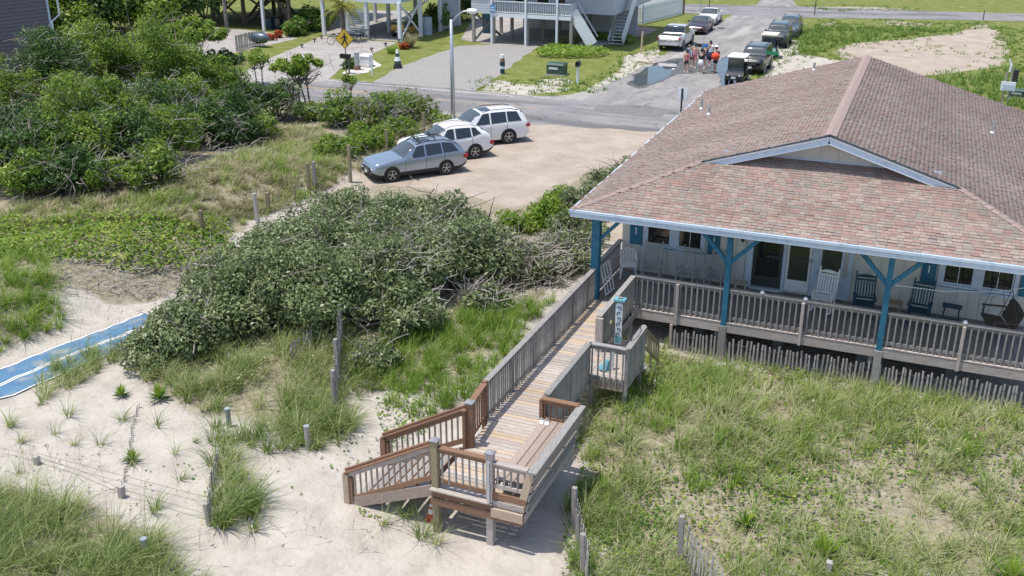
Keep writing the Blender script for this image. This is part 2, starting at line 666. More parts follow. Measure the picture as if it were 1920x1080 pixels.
def crack(m, sc_=.35, w_=.012):
    n, l = m.node_tree.nodes, m.node_tree.links
    p = n['Principled BSDF']
    src = p.inputs['Base Color'].links[0].from_socket
    tc = n.new('ShaderNodeTexCoord')
    no = n.new('ShaderNodeTexNoise')
    no.inputs['Scale'].default_value = 1.2
    l.new(tc.outputs['Object'], no.inputs['Vector'])
    mxv = n.new('ShaderNodeVectorMath')
    mxv.operation = 'ADD'
    l.new(tc.outputs['Object'], mxv.inputs[0])
    l.new(no.outputs['Color'], mxv.inputs[1])
    v = n.new('ShaderNodeTexVoronoi')
    v.feature = 'DISTANCE_TO_EDGE'
    v.inputs['Scale'].default_value = sc_
    l.new(mxv.outputs[0], v.inputs['Vector'])
    r = n.new('ShaderNodeMapRange')
    r.inputs[1].default_value, r.inputs[2].default_value, r.inputs[3].default_value, r.inputs[4].default_value = .0, w_, .55, 1.0
    l.new(v.outputs['Distance'], r.inputs[0])
    hs = n.new('ShaderNodeHueSaturation')
    l.new(src, hs.inputs['Color'])
    l.new(r.outputs[0], hs.inputs['Value'])
    l.new(hs.outputs[0], p.inputs['Base Color'])


crack(mt['asphalt'], .3, .014)
crack(mt['asphalt2'], .3, .014)
crack(mt['concrete'], .25, .012)


def sheet(name, pts, z, mat, jag=.12, step=.6, kind='structure', parent=None):
    out = []
    n = len(pts)
    for i in range(n):
        a, b = Vector(pts[i][:2]), Vector(pts[(i + 1) % n][:2])
        L = (b - a).length
        k = max(1, int(L / step)) if L < 120 else 1
        for j in range(k):
            q = a.lerp(b, j / k)
            nrm = Vector((-(b - a).y, (b - a).x)) / max(L, 1e-6)
            q += nrm * (jag * (math.sin(q.x * 1.9 + q.y * 2.3) * .5 + random.uniform(-.5, .5)))
            out.append((q.x, q.y, z))
    m = MB()
    m.add(out, [tuple(range(len(out)))])
    o = m.build(name, mat, parent)
    me = o.data
    if me.polygons[0].normal.z < 0:
        me.flip_normals()
    if kind and not parent:
        tag(o, kind=kind)
    return o


road = sheet('road', [(-300, 25.9), (-12, 25.9), (-5.5, 26.8), (300, 26.4), (300, 33.2), (-2.5, 33.2), (-13.0, 33.25), (-300, 33.1)], .008, mt['asphalt'], .3)
for pts in ([(-22, 27.0), (-17.5, 27.0), (-17.5, 29.2), (-22, 29.2)], [(-10.5, 30.3), (-6, 30.2), (-6.2, 32.4), (-10.5, 32.3)], [(-38, 30.6), (-31, 30.5), (-31, 32.2), (-38, 32.2)]):
    sheet('road_patch', pts, .0105, M('patched_asphalt', (.15, .147, .15), (.20, .195, .196), 2, .9, .2, 60), .06, parent=road)
street_pts = [(-15.8, 33.0), (-13.6, 34.0), (-12.4, 36.5), (-11.9, 42), (-11.8, 60), (-11.8, 76)] + [tuple(at(u, v)[:2]) for u, v in ((1366, 30), (1300, 27), (1280, 24))] + \
    [tuple(at(u, v)[:2]) for u, v in ((1500, 33), (1484, 38))] + [(-5.2, 76), (-4.0, 60), (-3.7, 45), (-3.0, 36.5), (-1.8, 34.2), (.5, 33.0)]
street_pts = street_pts[:6] + [tuple(at(1375, 28)[:2]), tuple(at(1498, 32)[:2])] + street_pts[11:]
sheet('side_street', street_pts, .012, mt['asphalt2'], .16)
cr_near = [at(1000, 18), at(1280, 25), at(1500, 33.5), at(1700, 36), at(1925, 40), at(2300, 47)]
cr_far = [at(2300, 34), at(1925, 26), at(1700, 20), at(1500, 11.5), at(1280, 8), at(1000, 3)]
sheet('cross_road', cr_near + cr_far, .016, mt['asphalt'], .14, 1.5)
sheet('far_street', [at(1415, 12), at(1497, 13), at(1475, -12), at(1440, -12)], .020, mt['asphalt2'], .1, 2)


def stripe(name, x0, x1, y, wd, mat, z):
    m = MB()
    n = max(2, int((x1 - x0) / 2))
    for i in range(n):
        a, b = x0 + (x1 - x0) * i / n, x0 + (x1 - x0) * (i + 1) / n
        m.add([(a, y - wd / 2, z), (b, y - wd / 2, z), (b, y + wd / 2, z), (a, y + wd / 2, z)], [(0, 1, 2, 3)])
    return m.build(name, mat, road)


stripe('edge_line', -120, -15.4, 26.32, .13, mt['paint_white'], .013)
stripe('edge_line', -120, -16.4, 32.62, .13, mt['paint_white'], .013)
stripe('edge_line', -15.2, -13.4, 33.0, .12, mt['paint_white'], .013)
stripe('centre_line', -120, -13.4, 29.85, .12, mt['paint_yellow'], .013)
stripe('centre_line', -120, -24, 30.1, .12, mt['paint_yellow'], .013)

drive3 = sheet('driveway', gpoly([(862, 86), (925, 84), (1012, 86), (985, 105), (950, 130), (915, 158), (890, 170), (700, 155), (745, 128), (820, 100)]), .014, mt['gravel'], .12)
drive2 = sheet('driveway', gpoly([(430, 150), (497, 113), (605, 68), (745, 80), (690, 105), (640, 128), (612, 152), (500, 160)]), .014, mt['concrete'], .05)
drive1 = sheet('driveway', gpoly([(330, 80), (365, 48), (500, 60), (560, 72), (470, 92), (400, 108)]), .010, mt['concrete'], .05)
slab2 = sheet('carport_slab', gpoly([(606, 66), (745, 78), (870, 45), (760, 20), (640, 20)]), .010, mt['concrete'], .02)
slab3 = sheet('carport_slab', gpoly([(864, 74), (925, 84), (1045, 86), (1110, 60), (1000, 30), (890, 30)]), .010, mt['concrete'], .02)
sheet('bare_earth', gpoly([(640, 138), (665, 120), (700, 112), (715, 122), (690, 136), (650, 142)]), .012, mt['pebble'], .15)
sheet('rock_bed', gpoly([(1080, 84), (1090, 77), (1135, 75), (1150, 82), (1110, 90)]), .014, mt['pebble'], .2)
sheet('rock_bed', gpoly([(1120, 62), (1165, 45), (1235, 55), (1205, 68), (1140, 70)]), .012, M('brick_path', (.34, .22, .19), (.48, .35, .31), 5, .9, .3, 12), .1)

# puddles with their damp rims
for nm, px in (('left', [(1182, 155), (1192, 142), (1212, 128), (1232, 119), (1262, 113), (1282, 112), (1270, 122), (1262, 136), (1245, 148), (1222, 157), (1200, 162)]),
               ('right', [(1338, 120), (1350, 112), (1372, 108), (1400, 112), (1398, 135), (1392, 158), (1372, 164), (1348, 163), (1352, 146), (1344, 134)])):
    g = gpoly(px)
    cx, cy = sum(p[0] for p in g) / len(g), sum(p[1] for p in g) / len(g)
    sheet('wet_patch', [(cx + (p[0] - cx) * 1.16 + .1, cy + (p[1] - cy) * 1.16) for p in g], .017, mt['wet'], .25)
    sheet('puddle', g, .021, mt['water'], .12)
sheet('wet_patch', gpoly([(1262, 118), (1290, 108), (1330, 112), (1345, 128), (1338, 140), (1310, 136), (1280, 140), (1258, 142)]), .0165, mt['wet'], .3)


# blue roll-out beach mats
def mat_strip(name, off0, off1, mat, dz, parent=None, i1=4):
    pts = [Vector((x, y, 0)) for x, y in zip(_mx[:i1 + 1], _my[:i1 + 1])]
    dense = []
    for a, b in zip(pts[:-1], pts[1:]):
        for k in range(8):
            dense.append(a.lerp(b, k / 8))
    m = MB()
    vs_ = []
    for i, p in enumerate(dense):
        d = (dense[min(i + 2, len(dense) - 1)] - dense[max(i - 2, 0)]).normalized()
        nrm = Vector((d.y, -d.x, 0))
        j = .025 * math.sin(i * 1.7)
        for o in (off0, off1):
            q = p + nrm * (o + j)
            vs_.append((q.x, q.y, Hs(q.x, q.y) + dz + .008 * math.sin(i * 2.1 + o)))
    fs = [(2 * i, 2 * i + 1, 2 * i + 3, 2 * i + 2) for i in range(len(dense) - 1)]
    m.add(vs_, fs)
    return m.build(name, mat, parent)


for s, lab in ((-1, 'blue roll-out beach mat strip beside the sandy bank, farther from the yucca plants'), (1, 'blue roll-out beach mat strip on the side of the yucca plants')):
    a0, a1 = (-.88, -.02) if s < 0 else (.02, .88)
    mo = tag(mat_strip('beach_mat', a0, a1, mt['mat_blue'], .035), lab, 'mat', 'blue mats laid side by side on the beach path')
    mat_strip('white_border', a0, a0 + .05, mt['white'], .042, mo)
    mat_strip('white_border', a1 - .05, a1, mt['white'], .042, mo)
# ================================================================ BEACH HOUSE WITH PORCH
D = 1.3
house = thing('beach_house', 'single storey beach house with pinkish grey shingle roof, blue porch posts and long porch', 'house', (6, 8, 0.3))
mt['shingle'] = None


def shingle_material(name, per_object, strong=False):
    m, n, l, p = _nodes(name)
    p.inputs['Roughness'].default_value = .95
    p.inputs['Specular IOR Level'].default_value = .12
    if per_object:
        oi = n.new('ShaderNodeObjectInfo')
        f = oi.outputs['Random']
    else:
        a = n.new('ShaderNodeAttribute')
        a.attribute_name = 'tone'
        f = a.outputs['Fac']
    cr = n.new('ShaderNodeValToRGB')
    cr.color_ramp.interpolation = 'CONSTANT'
    cs = [(0, (.30, .243, .212)), (.16, (.315, .213, .185)), (.34, (.275, .225, .198)), (.5, (.34, .275, .24)), (.66, (.275, .192, .17)), (.8, (.26, .228, .203)), (.9, (.325, .232, .203))] if (per_object or strong) else \
        [(0, (.272, .218, .195)), (.16, (.285, .205, .183)), (.34, (.258, .214, .193)), (.5, (.30, .242, .217)), (.66, (.265, .197, .177)), (.8, (.258, .222, .20)), (.9, (.288, .215, .192))]
    e = cr.color_ramp.elements
    while len(e) < len(cs):
        e.new(.5)
    for i, (q, c) in enumerate(cs):
        e[i].position = q
        e[i].color = (*c, 1)
    l.new(f, cr.inputs[0])
    tc = n.new('ShaderNodeTexCoord')
    no = n.new('ShaderNodeTexNoise')
    no.inputs['Scale'].default_value = 55
    no.inputs['Detail'].default_value = 4
    l.new(tc.outputs['Object'], no.inputs['Vector'])
    n2 = n.new('ShaderNodeTexNoise')
    n2.inputs['Scale'].default_value = .5
    n2.inputs['Detail'].default_value = 4
    l.new(tc.outputs['Object'], n2.inputs['Vector'])
    ad = n.new('ShaderNodeMath')
    ad.operation = 'ADD'
    l.new(no.outputs['Fac'], ad.inputs[0])
    l.new(n2.outputs['Fac'], ad.inputs[1])
    mr = n.new('ShaderNodeMapRange')
    mr.inputs[1].default_value, mr.inputs[2].default_value = .6, 1.4
    mr.inputs[3].default_value, mr.inputs[4].default_value = .74, 1.26
    l.new(ad.outputs[0], mr.inputs[0])
    hs = n.new('ShaderNodeHueSaturation')
    l.new(cr.outputs[0], hs.inputs['Color'])
    l.new(mr.outputs[0], hs.inputs['Value'])
    # the dark band printed along the top of many laminated tabs
    ba = n.new('ShaderNodeAttribute')
    ba.attribute_name = 'band'
    m1 = n.new('ShaderNodeMath')
    m1.operation = 'MULTIPLY'
    l.new(f, m1.inputs[0])
    m1.inputs[1].default_value = 7.3
    m2 = n.new('ShaderNodeMath')
    m2.operation = 'FRACT'
    l.new(m1.outputs[0], m2.inputs[0])
    b1 = n.new('ShaderNodeMapRange')
    b1.inputs[1].default_value, b1.inputs[2].default_value = .62, .68
    l.new(ba.outputs['Fac'], b1.inputs[0])
    b2 = n.new('ShaderNodeMapRange')
    b2.inputs[1].default_value, b2.inputs[2].default_value = .3, .9
    b2.inputs[3].default_value, b2.inputs[4].default_value = .1, .62
    l.new(m2.outputs[0], b2.inputs[0])
    b3 = n.new('ShaderNodeMath')
    b3.operation = 'MULTIPLY'
    l.new(b1.outputs[0], b3.inputs[0])
    l.new(b2.outputs[0], b3.inputs[1])
    mx = n.new('ShaderNodeMix')
    mx.data_type = 'RGBA'
    l.new(b3.outputs[0], mx.inputs[0])
    l.new(hs.outputs[0], mx.inputs[6])
    mx.inputs[7].default_value = (.07, .055, .05, 1)
    l.new(mx.outputs[2], p.inputs['Base Color'])
    return m


mt['shingle'] = shingle_material('roof_shingle', True)
mt['shingle_field'] = shingle_material('roof_shingle_field', False)
mt['shingle_front'] = shingle_material('roof_shingle_front', False, True)
mt['cap'] = M('ridge_cap_shingle', (.27, .205, .19), (.32, .25, .23), 8, .95, .2, 60, .08, spec=.12)

PM = .313
SK = -.017            # the long slopes run a touch out of square
EX0, EX1, EY0, EZ = -.61, 12.815, -.61, 4.2
GY0, RX = 2.5, 6.05
YB = 17.3
RZ = EZ + PM * (RX - EX0 - SK * (GY0 - EY0))
HL = Vector((EX0 + (1 + SK) * (GY0 - EY0), GY0, EZ + PM * (GY0 - EY0)))
HR = Vector((EX1 - (1 - SK) * (GY0 - EY0), GY0, HL.z))
CL, CR_ = Vector((EX0, EY0, EZ)), Vector((EX1, EY0, EZ))
AP = Vector((RX, GY0, RZ))
BK = Vector((RX + SK * (YB - GY0), YB, RZ))
BL, BR = Vector((EX0 + SK * (18.4 - EY0), 18.4, EZ)), Vector((EX1 + SK * (18.2 - EY0), 18.2, EZ))
UP_IN = Vector((HL.x + .75, GY0 + .75, HL.z + .235))
UP_IR = Vector((HR.x - .75, GY0 + .75, HR.z + .235))
TH = .10
rm = MB()


def slab(poly):
    n = len(poly)
    vs_ = [p for p in poly] + [p - Vector((0, 0, TH)) for p in poly]
    rm.add(vs_, [tuple(range(n)), tuple(range(2 * n - 1, n - 1, -1))] + [(i, n + i, n + (i + 1) % n, (i + 1) % n) for i in range(n)])


slab([CL, CR_, HR, UP_IR, UP_IN, HL])
slab([BL, CL, HL, AP, BK])
slab([CR_, BR, BK, AP, HR])
mt['roof_deck'] = M('roof_underlay', (.11, .10, .095), rough=.9)
roof = rm.build('roof', mt['roof_deck'], house)

TW, TE = .22, .134
tone_v, fv, ff = [], [], []
near = []


def shingle_slope(poly, o, ax, field):
    """rows of tabs over a roof plane: o at the eave, ax along the eave"""
    nrm = (poly[1] - poly[0]).cross(poly[2] - poly[0]).normalized()
    if nrm.z < 0:
        nrm = -nrm
    ax = ax.normalized()
    upv = nrm.cross(ax).normalized()
    if upv.z < 0:
        upv = -upv
    p2 = [((q - o).dot(ax), (q - o).dot(upv)) for q in poly]
    smin, smax = min(p[0] for p in p2), max(p[0] for p in p2)
    tmax = max(p[1] for p in p2)
    for r in range(int(tmax / TE) + 1):
        t0, t1 = r * TE - (.012 if r == 0 else 0), (r + 1) * TE + .02
        s = smin + random.uniform(-TW, 0)
        while s < smax:
            wd = TW * random.choice((.7, .85, 1, 1, 1.25))
            cs_, ct = s + wd / 2, t0 + TE / 2
            if inpoly(np.array([cs_]), np.array([ct]), p2)[0]:
                field.append((o + ax * cs_ + upv * t0, ax, upv, nrm, wd - .008, t1 - t0, random.choice((.008, .011, .015, .024))))
            s += wd


front, sides = [], []
shingle_slope([CL, CR_, HR, UP_IR, UP_IN, HL], CL, CR_ - CL, front)
shingle_slope([BL, CL, HL, AP, BK], CL, (BL - CL), sides)
shingle_slope([CR_, BR, BK, AP, HR], CR_, (BR - CR_), sides)
front.sort(key=lambda q: (q[0] - CAM).length)
_wc = {}


def wedge(wd, ln, th):
    a = wd / 2
    return [(-a, 0, .001), (a, 0, .001), (-a, 0, th), (a, 0, th), (-a, ln, .003), (a, ln, .003)], [(0, 1, 3, 2), (2, 3, 5, 4), (0, 2, 4), (1, 5, 3)]


for q in front[:300]:
    p, ax, upv, nrm, wd, ln, th = q
    mw = Matrix((ax, upv, nrm)).transposed().to_4x4()
    mw.translation = p
    key = (round(wd, 3), round(ln, 3), th)
    if key not in _wc:
        m = MB()
        m.add(*wedge(wd, ln, th))
        _wc[key] = m.mesh('shingle', mt['shingle'])
        _wc[key].attributes.new('band', 'FLOAT', 'POINT').data.foreach_set('value', [0, 0, 0, 0, 1, 1])
    mobj('shingle', _wc[key], roof, mw)
def joined(rows, mat):
  V, F, T = [], [], []
  for q in rows:
    p, ax, upv, nrm, wd, ln, th = q
    a = ax * (wd / 2)
    b = upv * ln
    bb = len(V)
    V += [p - a + nrm * .001, p + a + nrm * .001, p + a + nrm * th, p - a + nrm * th, p + a + b + nrm * .003, p - a + b + nrm * .003]
    F += [(bb, bb + 1, bb + 2, bb + 3), (bb + 3, bb + 2, bb + 4, bb + 5)]
    T += [random.random()] * 6
  me = npmesh('shingles', np.array(V), np.array(F), mat, tone=T)
  me.attributes.new('band', 'FLOAT', 'POINT').data.foreach_set('value', np.tile(np.array([0, 0, 0, 0, 1, 1], np.float32), len(V) // 6))
  tag(mobj('shingles', me, roof), kind='stuff')


joined(front[300:], mt['shingle_front'])
joined(sides, mt['shingle_field'])
# hip and ridge caps
for a, b in ((CL, HL), (CR_, HR)):
    n = int((b - a).length / .24)
    for i in range(n):
        p, q = a.lerp(b, i / n), a.lerp(b, (i + 1.12) / n)
        for s in (-1, 1):
            side = (b - a).normalized().cross(Vector((0, 0, 1))) * s
            mm = MB()
            z1, z0 = Vector((0, 0, .034)), Vector((0, 0, .020))
            dn = Vector((0, 0, -.030))
            mm.add([p + z1, q + z0, q + side * .125 + z0 + dn, p + side * .125 + z1 + dn, p, p + side * .125 + dn], [(0, 1, 2, 3), (0, 3, 5, 4)])
            mm.build('hip_cap', mt['cap'], roof)
mm = MB()
for s in (-1, 1):
    sd = Vector((.17 * s, 0, -.17 * PM))
    up_ = Vector((0, 0, .035))
    mm.add([AP + up_, BK + up_, BK + sd + up_, AP + sd + up_, AP + sd + Vector((0, 0, .0)), BK + sd], [(0, 1, 2, 3), (3, 2, 5, 4)])
mm.build('ridge_cap', mt['cap'], roof)
# eave fascia: two stepped boards in front, a thin metal edge on the sides
fm = MB()
fm.box(((EX0 + EX1) / 2, EY0 - .022, EZ - .10), (EX1 - EX0 + .06, .04, .20))
fm.box(((EX0 + EX1) / 2, EY0 - .050, EZ - .042), (EX1 - EX0 + .10, .05, .075))
fm.build('fascia', mt['trim'], roof)
fm = MB()
fm.box(((EX0 + EX1) / 2, EY0 - .024, EZ - .212), (EX1 - EX0 + .06, .05, .022))
fm.build('fascia_moulding', mt['trim_white'], roof)
for a, b in ((CL, BL), (CR_, BR)):
    fm = MB()
    fm.bar(a - Vector((0, 0, .09)), b - Vector((0, 0, .09)), .035, .17)
    fm.build('fascia', mt['trim'], roof)
    fm = MB()
    fm.bar(a + Vector((0, 0, .0)), b + Vector((0, 0, .0)), .045, .03)
    fm.build('drip_edge', mt['trim'], roof)
# gable: rake boards, moulding and the recessed wall
for a, b in ((HL, AP), (HR, AP)):
    e = (a - b).normalized()
    a2 = a + e * .12
    fm = MB()
    fm.bar(a2 + Vector((0, -.03, -.12)), b + Vector((0, -.03, -.12)), .05, .22)
    fm.build('rake_board', mt['trim'], roof)
    fm = MB()
    fm.bar(a2 + Vector((0, -.065, -.05)), b + Vector((0, -.065, -.05)), .03, .05)
    fm.build('rake_moulding', mt['trim_white'], roof)
    fm = MB()
    fm.bar(a2 + Vector((0, -.06, -.235)), b + Vector((0, -.06, -.235)), .02, .025)
    fm.build('rake_moulding', mt['trim_white'], roof)
    fm = MB()
    fm.bar(a2 + Vector((0, -.05, .004)), b + Vector((0, -.05, .012)), .12, .02)
    fm.build('drip_edge', mt['dark_metal'], roof)
gw_y = GY0 + .62
x = HL.x + .3
nb = 13
xs_ = np.linspace(HL.x + .15, HR.x - .15, nb + 1)
for i in range(nb):
    a, b = xs_[i] + .004, xs_[i + 1] - .004
    zt_ = [min(HL.z + PM * (q - HL.x), RZ - PM * (q - RX)) - .13 for q in (a, b)]
    zb_ = HL.z + PM * .62 - .04
    if max(zt_) < zb_ + .02:
        continue
    pts = [(a, zb_), (b, zb_), (b, max(zt_[1], zb_)), (a, max(zt_[0], zb_))]
    if a < RX < b:
        pts.insert(3, (RX, RZ - .13))
    mm = MB()
    mm.add([(p[0], gw_y + random.uniform(-.003, .003), p[1]) for p in pts], [tuple(range(len(pts)))])
    mm.build('gable_panel', mt['wall_paint'], house)
mm = MB()
mm.bar((HL.x + .5, gw_y - .02, HL.z + PM * .62 + .02), (HR.x - .5, gw_y - .02, HL.z + PM * .62 + .02), .02, .05)
mm.add([(HL.x, gw_y + .03, HL.z), (HR.x, gw_y + .03, HL.z), (RX, gw_y + .03, RZ - .11)], [(0, 1, 2)])
mm.build('gable_flashing', mt['trim'], house)
# roof vents
for (u, v, hh, mtl) in ((1315, 204, .42, 'steel'), (1329, 214, .30, 'steel'), (1526, 131, .3, 'steel'), (1860, 249, .42, 'steel')):
    best = None
    d = ray(u, v)
    for pl in ((CL, HL, BL), (CR_, HR, BR)):
        nn = (pl[1] - pl[0]).cross(pl[2] - pl[0])
        t = (Vector(pl[0]) - CAM).dot(nn) / Vector(d).dot(nn)
        p = CAM + Vector(d) * t
        if (pl[0] is CL and p.x < RX) or (pl[0] is CR_ and p.x > RX):
            best = p
    if best:
        mm = MB()
        mm.tube([best, best + Vector((0, 0, hh))], .05, 10)
        mm.tube([best, best + Vector((0, 0, .06))], [.12, .06], 10)
        mm.build('vent_pipe', mt[mtl], roof)

# walls
WY = 2.6
mm = MB()
mm.box((6.05, (WY + .06 + 17.4) / 2, (D + 4.1) / 2 + .0), (12.1, 17.4 - WY - .06, 4.1 - D + .2))
wall = mm.build('wall', mt['wall_paint'], house)
mm = MB()
mm.add([(EX0 + .04, EY0, EZ - .17), (EX1 - .04, EY0, EZ - .17), (EX1 - .04, WY + .05, EZ - .16), (EX0 + .04, WY + .05, EZ - .16)], [(0, 3, 2, 1)])
mm.add([(EX0 + .04, WY, EZ - .16), (.05, WY, EZ - .16), (.05, 18, EZ - .16), (EX0 + .0, 18, EZ - .16)], [(0, 3, 2, 1)])
mm.build('soffit', mt['white'], house)
mm = MB()
mm.add([(0, 17.41, 3.9), (12.1, 17.41, 3.9), (5.7, 17.2, RZ - .12)], [(0, 1, 2)])
mm.build('gable_panel', mt['wall_paint'], house)
# openings of the front wall (x0, x1): siding boards run between them
OPEN = [(.72, 2.66), (3.98, 7.15), (9.5, 11.52)]
x = 0.0
while x < 12.08:
    x1 = min(x + .305, 12.1)
    segs = [(D, 4.08)]
    cx = (x + x1) / 2
    for a, b in OPEN:
        if a - .05 < cx < b + .05:
            segs = [(D, 2.16), (3.45, 4.08)] if not (a > 3.9 and b < 7.2) else [(3.45, 4.08)]
    for z0, z1 in segs:
        piece('siding_board', (cx, WY + .05, z0), (cx, WY + .05, z1), .292, .03, mt['wall_paint'], wall, up=(0, -1, 0))
    x = x1
for y0 in np.arange(WY + .1, 17.2, .4):
    piece('siding_board', (-.012, y0 + .2, D), (-.012, y0 + .2, 4.08), .388, .025, mt['wall_paint'], wall, up=(-1, 0, 0))


def window(x0, x1, z0, z1, name='window', bars=1, blinds=False, pm='glass'):
    y = WY + .02
    fr = MB()
    f = .07
    fr.box(((x0 + x1) / 2, y - .02, z0 - f / 2), (x1 - x0 + 2 * f + .06, .10, f))
    fr.box(((x0 + x1) / 2, y, z1 + f / 2), (x1 - x0 + 2 * f, .06, f))
    fr.box((x0 - f / 2, y, (z0 + z1) / 2), (f, .06, z1 - z0))
    fr.box((x1 + f / 2, y, (z0 + z1) / 2), (f, .06, z1 - z0))
    wo = fr.build(name, mt['trim'], house)
    n = bars + 1
    for i in range(n):
        a, b = x0 + (x1 - x0) * i / n, x0 + (x1 - x0) * (i + 1) / n
        pm_ = MB()
        pm_.box(((a + b) / 2, y + .015, (z0 + z1) / 2), (b - a - .012, .012, z1 - z0 - .01))
        pm_.build('pane', mt[pm], wo)
    for i in range(1, n):
        a = x0 + (x1 - x0) * i / n
        pm_ = MB()
        pm_.box((a, y + .008, (z0 + z1) / 2), (.018, .02, z1 - z0))
        pm_.build('glazing_bar', mt['trim_white'], wo)
    rl = MB()
    rl.box(((x0 + x1) / 2, y + .006, z0 + .025), (x1 - x0 - .004, .02, .045))
    rl.build('sash_rail', mt['trim'], wo)
    return wo


window(.86, 1.55, 2.28, 3.4, bars=0)
window(1.87, 2.55, 2.28, 3.4, bars=1)
window(9.65, 10.38, 2.28, 3.4, bars=1)
window(10.68, 11.42, 2.28, 3.4, bars=1)
window(6.23, 6.80, 2.05, 3.4, bars=0, pm='glass_green')
for a, b in ((.70, .80), (1.62, 1.80), (2.62, 2.70), (9.48, 9.58), (10.45, 10.61), (11.49, 11.58), (7.0, 7.14), (5.95, 6.16)):
    mm = MB()
    mm.box(((a + b) / 2, WY + .012, 2.86), (b - a, .04, 1.26 if a < 5 or a > 8 else 1.2))
    mm.build('window_casing', mt['trim'], house)
for cx in (1.7, 10.52):
    mm = MB()
    mm.box((cx, WY + .005, 2.14), (2.07, .06, .07))
    mm.build('window_sill', mt['trim'], house)
mm = MB()
mm.box((6.56, WY + .03, 1.68), (1.15, .04, .72))
mm.box((6.05, WY + .02, 1.85), (.2, .05, 1.1))
mm.box((7.07, WY + .02, 1.85), (.14, .05, 1.1))
mm.build('door_surround', mt['trim'], house)
# shutters with a slit
for x0, x1 in ((.26, .66), (2.78, 3.16), (9.02, 9.42), (11.62, 12.02)):
    mm = MB()
    mm.box(((x0 + x1) / 2, WY + .01, 2.8), (x1 - x0, .035, 1.2))
    so_ = mm.build('shutter', mt['blue_paint'], house)
    for z in (3.0, 2.66):
        mm = MB()
        mm.box(((x0 + x1) / 2, WY - .012, z), (.035, .012, .22))
        mm.build('slit', mt['trim_white'], so_)
# screen door and glazed door
mm = MB()
for a, b, c_, d_ in ((4.0, 4.2, 1.3, 3.45), (5.10, 5.20, 1.3, 3.45)):
    mm.box(((a + b) / 2, WY + .01, (c_ + d_) / 2), (b - a, .07, d_ - c_))
mm.box((4.65, WY + .01, 3.40), (.9, .07, .1))
mm.box((5.6, WY + .012, 3.40), (.8, .066, .1))
mm.box((4.65, WY - .04, 1.335), (.92, .16, .07))
mm.build('door_frame', mt['trim'], house)
mt['screen'] = M('screen_door', (.055, .06, .06), rough=.5)
mm = MB()
mm.box((4.65, WY + .03, 2.36), (.88, .03, 1.96))
dr = mm.build('door', mt['screen'], house)
mm = MB()
mm.box((4.65, WY + .012, 2.50), (.68, .012, 1.55))
mm.build('screen', mt['glass'], dr)
mm = MB()
mm.box((5.57, WY + .03, 2.36), (.72, .03, 1.98))
dr = mm.build('door', mt['white'], house)
mm = MB()
mm.box((5.575, WY + .01, 2.53), (.58, .015, 1.58))
mm.build('pane', mt['glass_green'], dr)
mm = MB()
mm.box((5.9, WY - .01, 2.42), (.03, .05, .12))
mm.box((5.94, WY - .03, 2.44), (.14, .02, .02))
mm.build('handle', mt['steel'], dr)
# porch light
mm = MB()
mm.lathe((3.85, WY - .04, 2.75), [(.02, 0), (.05, .05), (.055, .14), (.02, .18)], 8)
mm.build('wall_lamp', mt['dark_metal'], house)

# porch floor boards, rim and joists
PX0, PX1, PY0 = -.02, 12.7, -.33
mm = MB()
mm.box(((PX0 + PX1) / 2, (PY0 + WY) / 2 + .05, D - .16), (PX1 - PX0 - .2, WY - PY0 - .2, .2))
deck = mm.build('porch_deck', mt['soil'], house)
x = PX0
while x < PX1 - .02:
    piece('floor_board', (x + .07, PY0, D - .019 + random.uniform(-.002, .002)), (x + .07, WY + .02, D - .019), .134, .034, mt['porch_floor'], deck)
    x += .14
segs = [1.28, 4.02, 8.26, 12.7]
for a, b in zip(segs[:-1], segs[1:]):
    piece('rim_board', (a, PY0 - .045, D - .17), (b - .004, PY0 - .045, D - .17), .045, .27, mt['rim_wood'], deck)
    piece('rim_ledge', (a, PY0 - .035, D - .008), (b - .004, PY0 - .035, D - .008), .085, .03, mt['rim_wood'], deck)
piece('rim_board', (PX0 - .02, PY0 + .1, D - .17), (PX0 - .02, WY, D - .17), .045, .27, mt['grey_wood'], deck)
# posts and knee braces
for i, (x, y, s) in enumerate(((0.0, -.06, .24), (4.0, PY0 - .02, .15), (8.25, PY0 - .02, .15), (12.45, PY0 - .02, .15))):
    g = Hs(x, y) - .3
    if i:
        mm = MB()
        mm.box((x, y - .015, (g + D - .1) / 2), (s + .05, s + .05, D - .1 - g))
        mm.box((x - .19, y + .13, D - .42), (.12, .16, .3))
        mm.build('piling', mt['grey_wood'], house)
    mm = MB()
    z0 = D - .1 if i else g
    mm.box((x, y, (z0 + 4.02) / 2), (s, s, 4.02 - z0))
    po = mm.build('porch_post', mt['blue_paint'], house)
    for sx in ((1,) if i == 0 else (-1, 1)):
        mm = MB()
        mm.bar((x + sx * .04, y + .01, 3.12), (x + sx * .80, y + .01, 3.93), .09, .11)
        mm.build('brace', mt['blue_paint'], po)


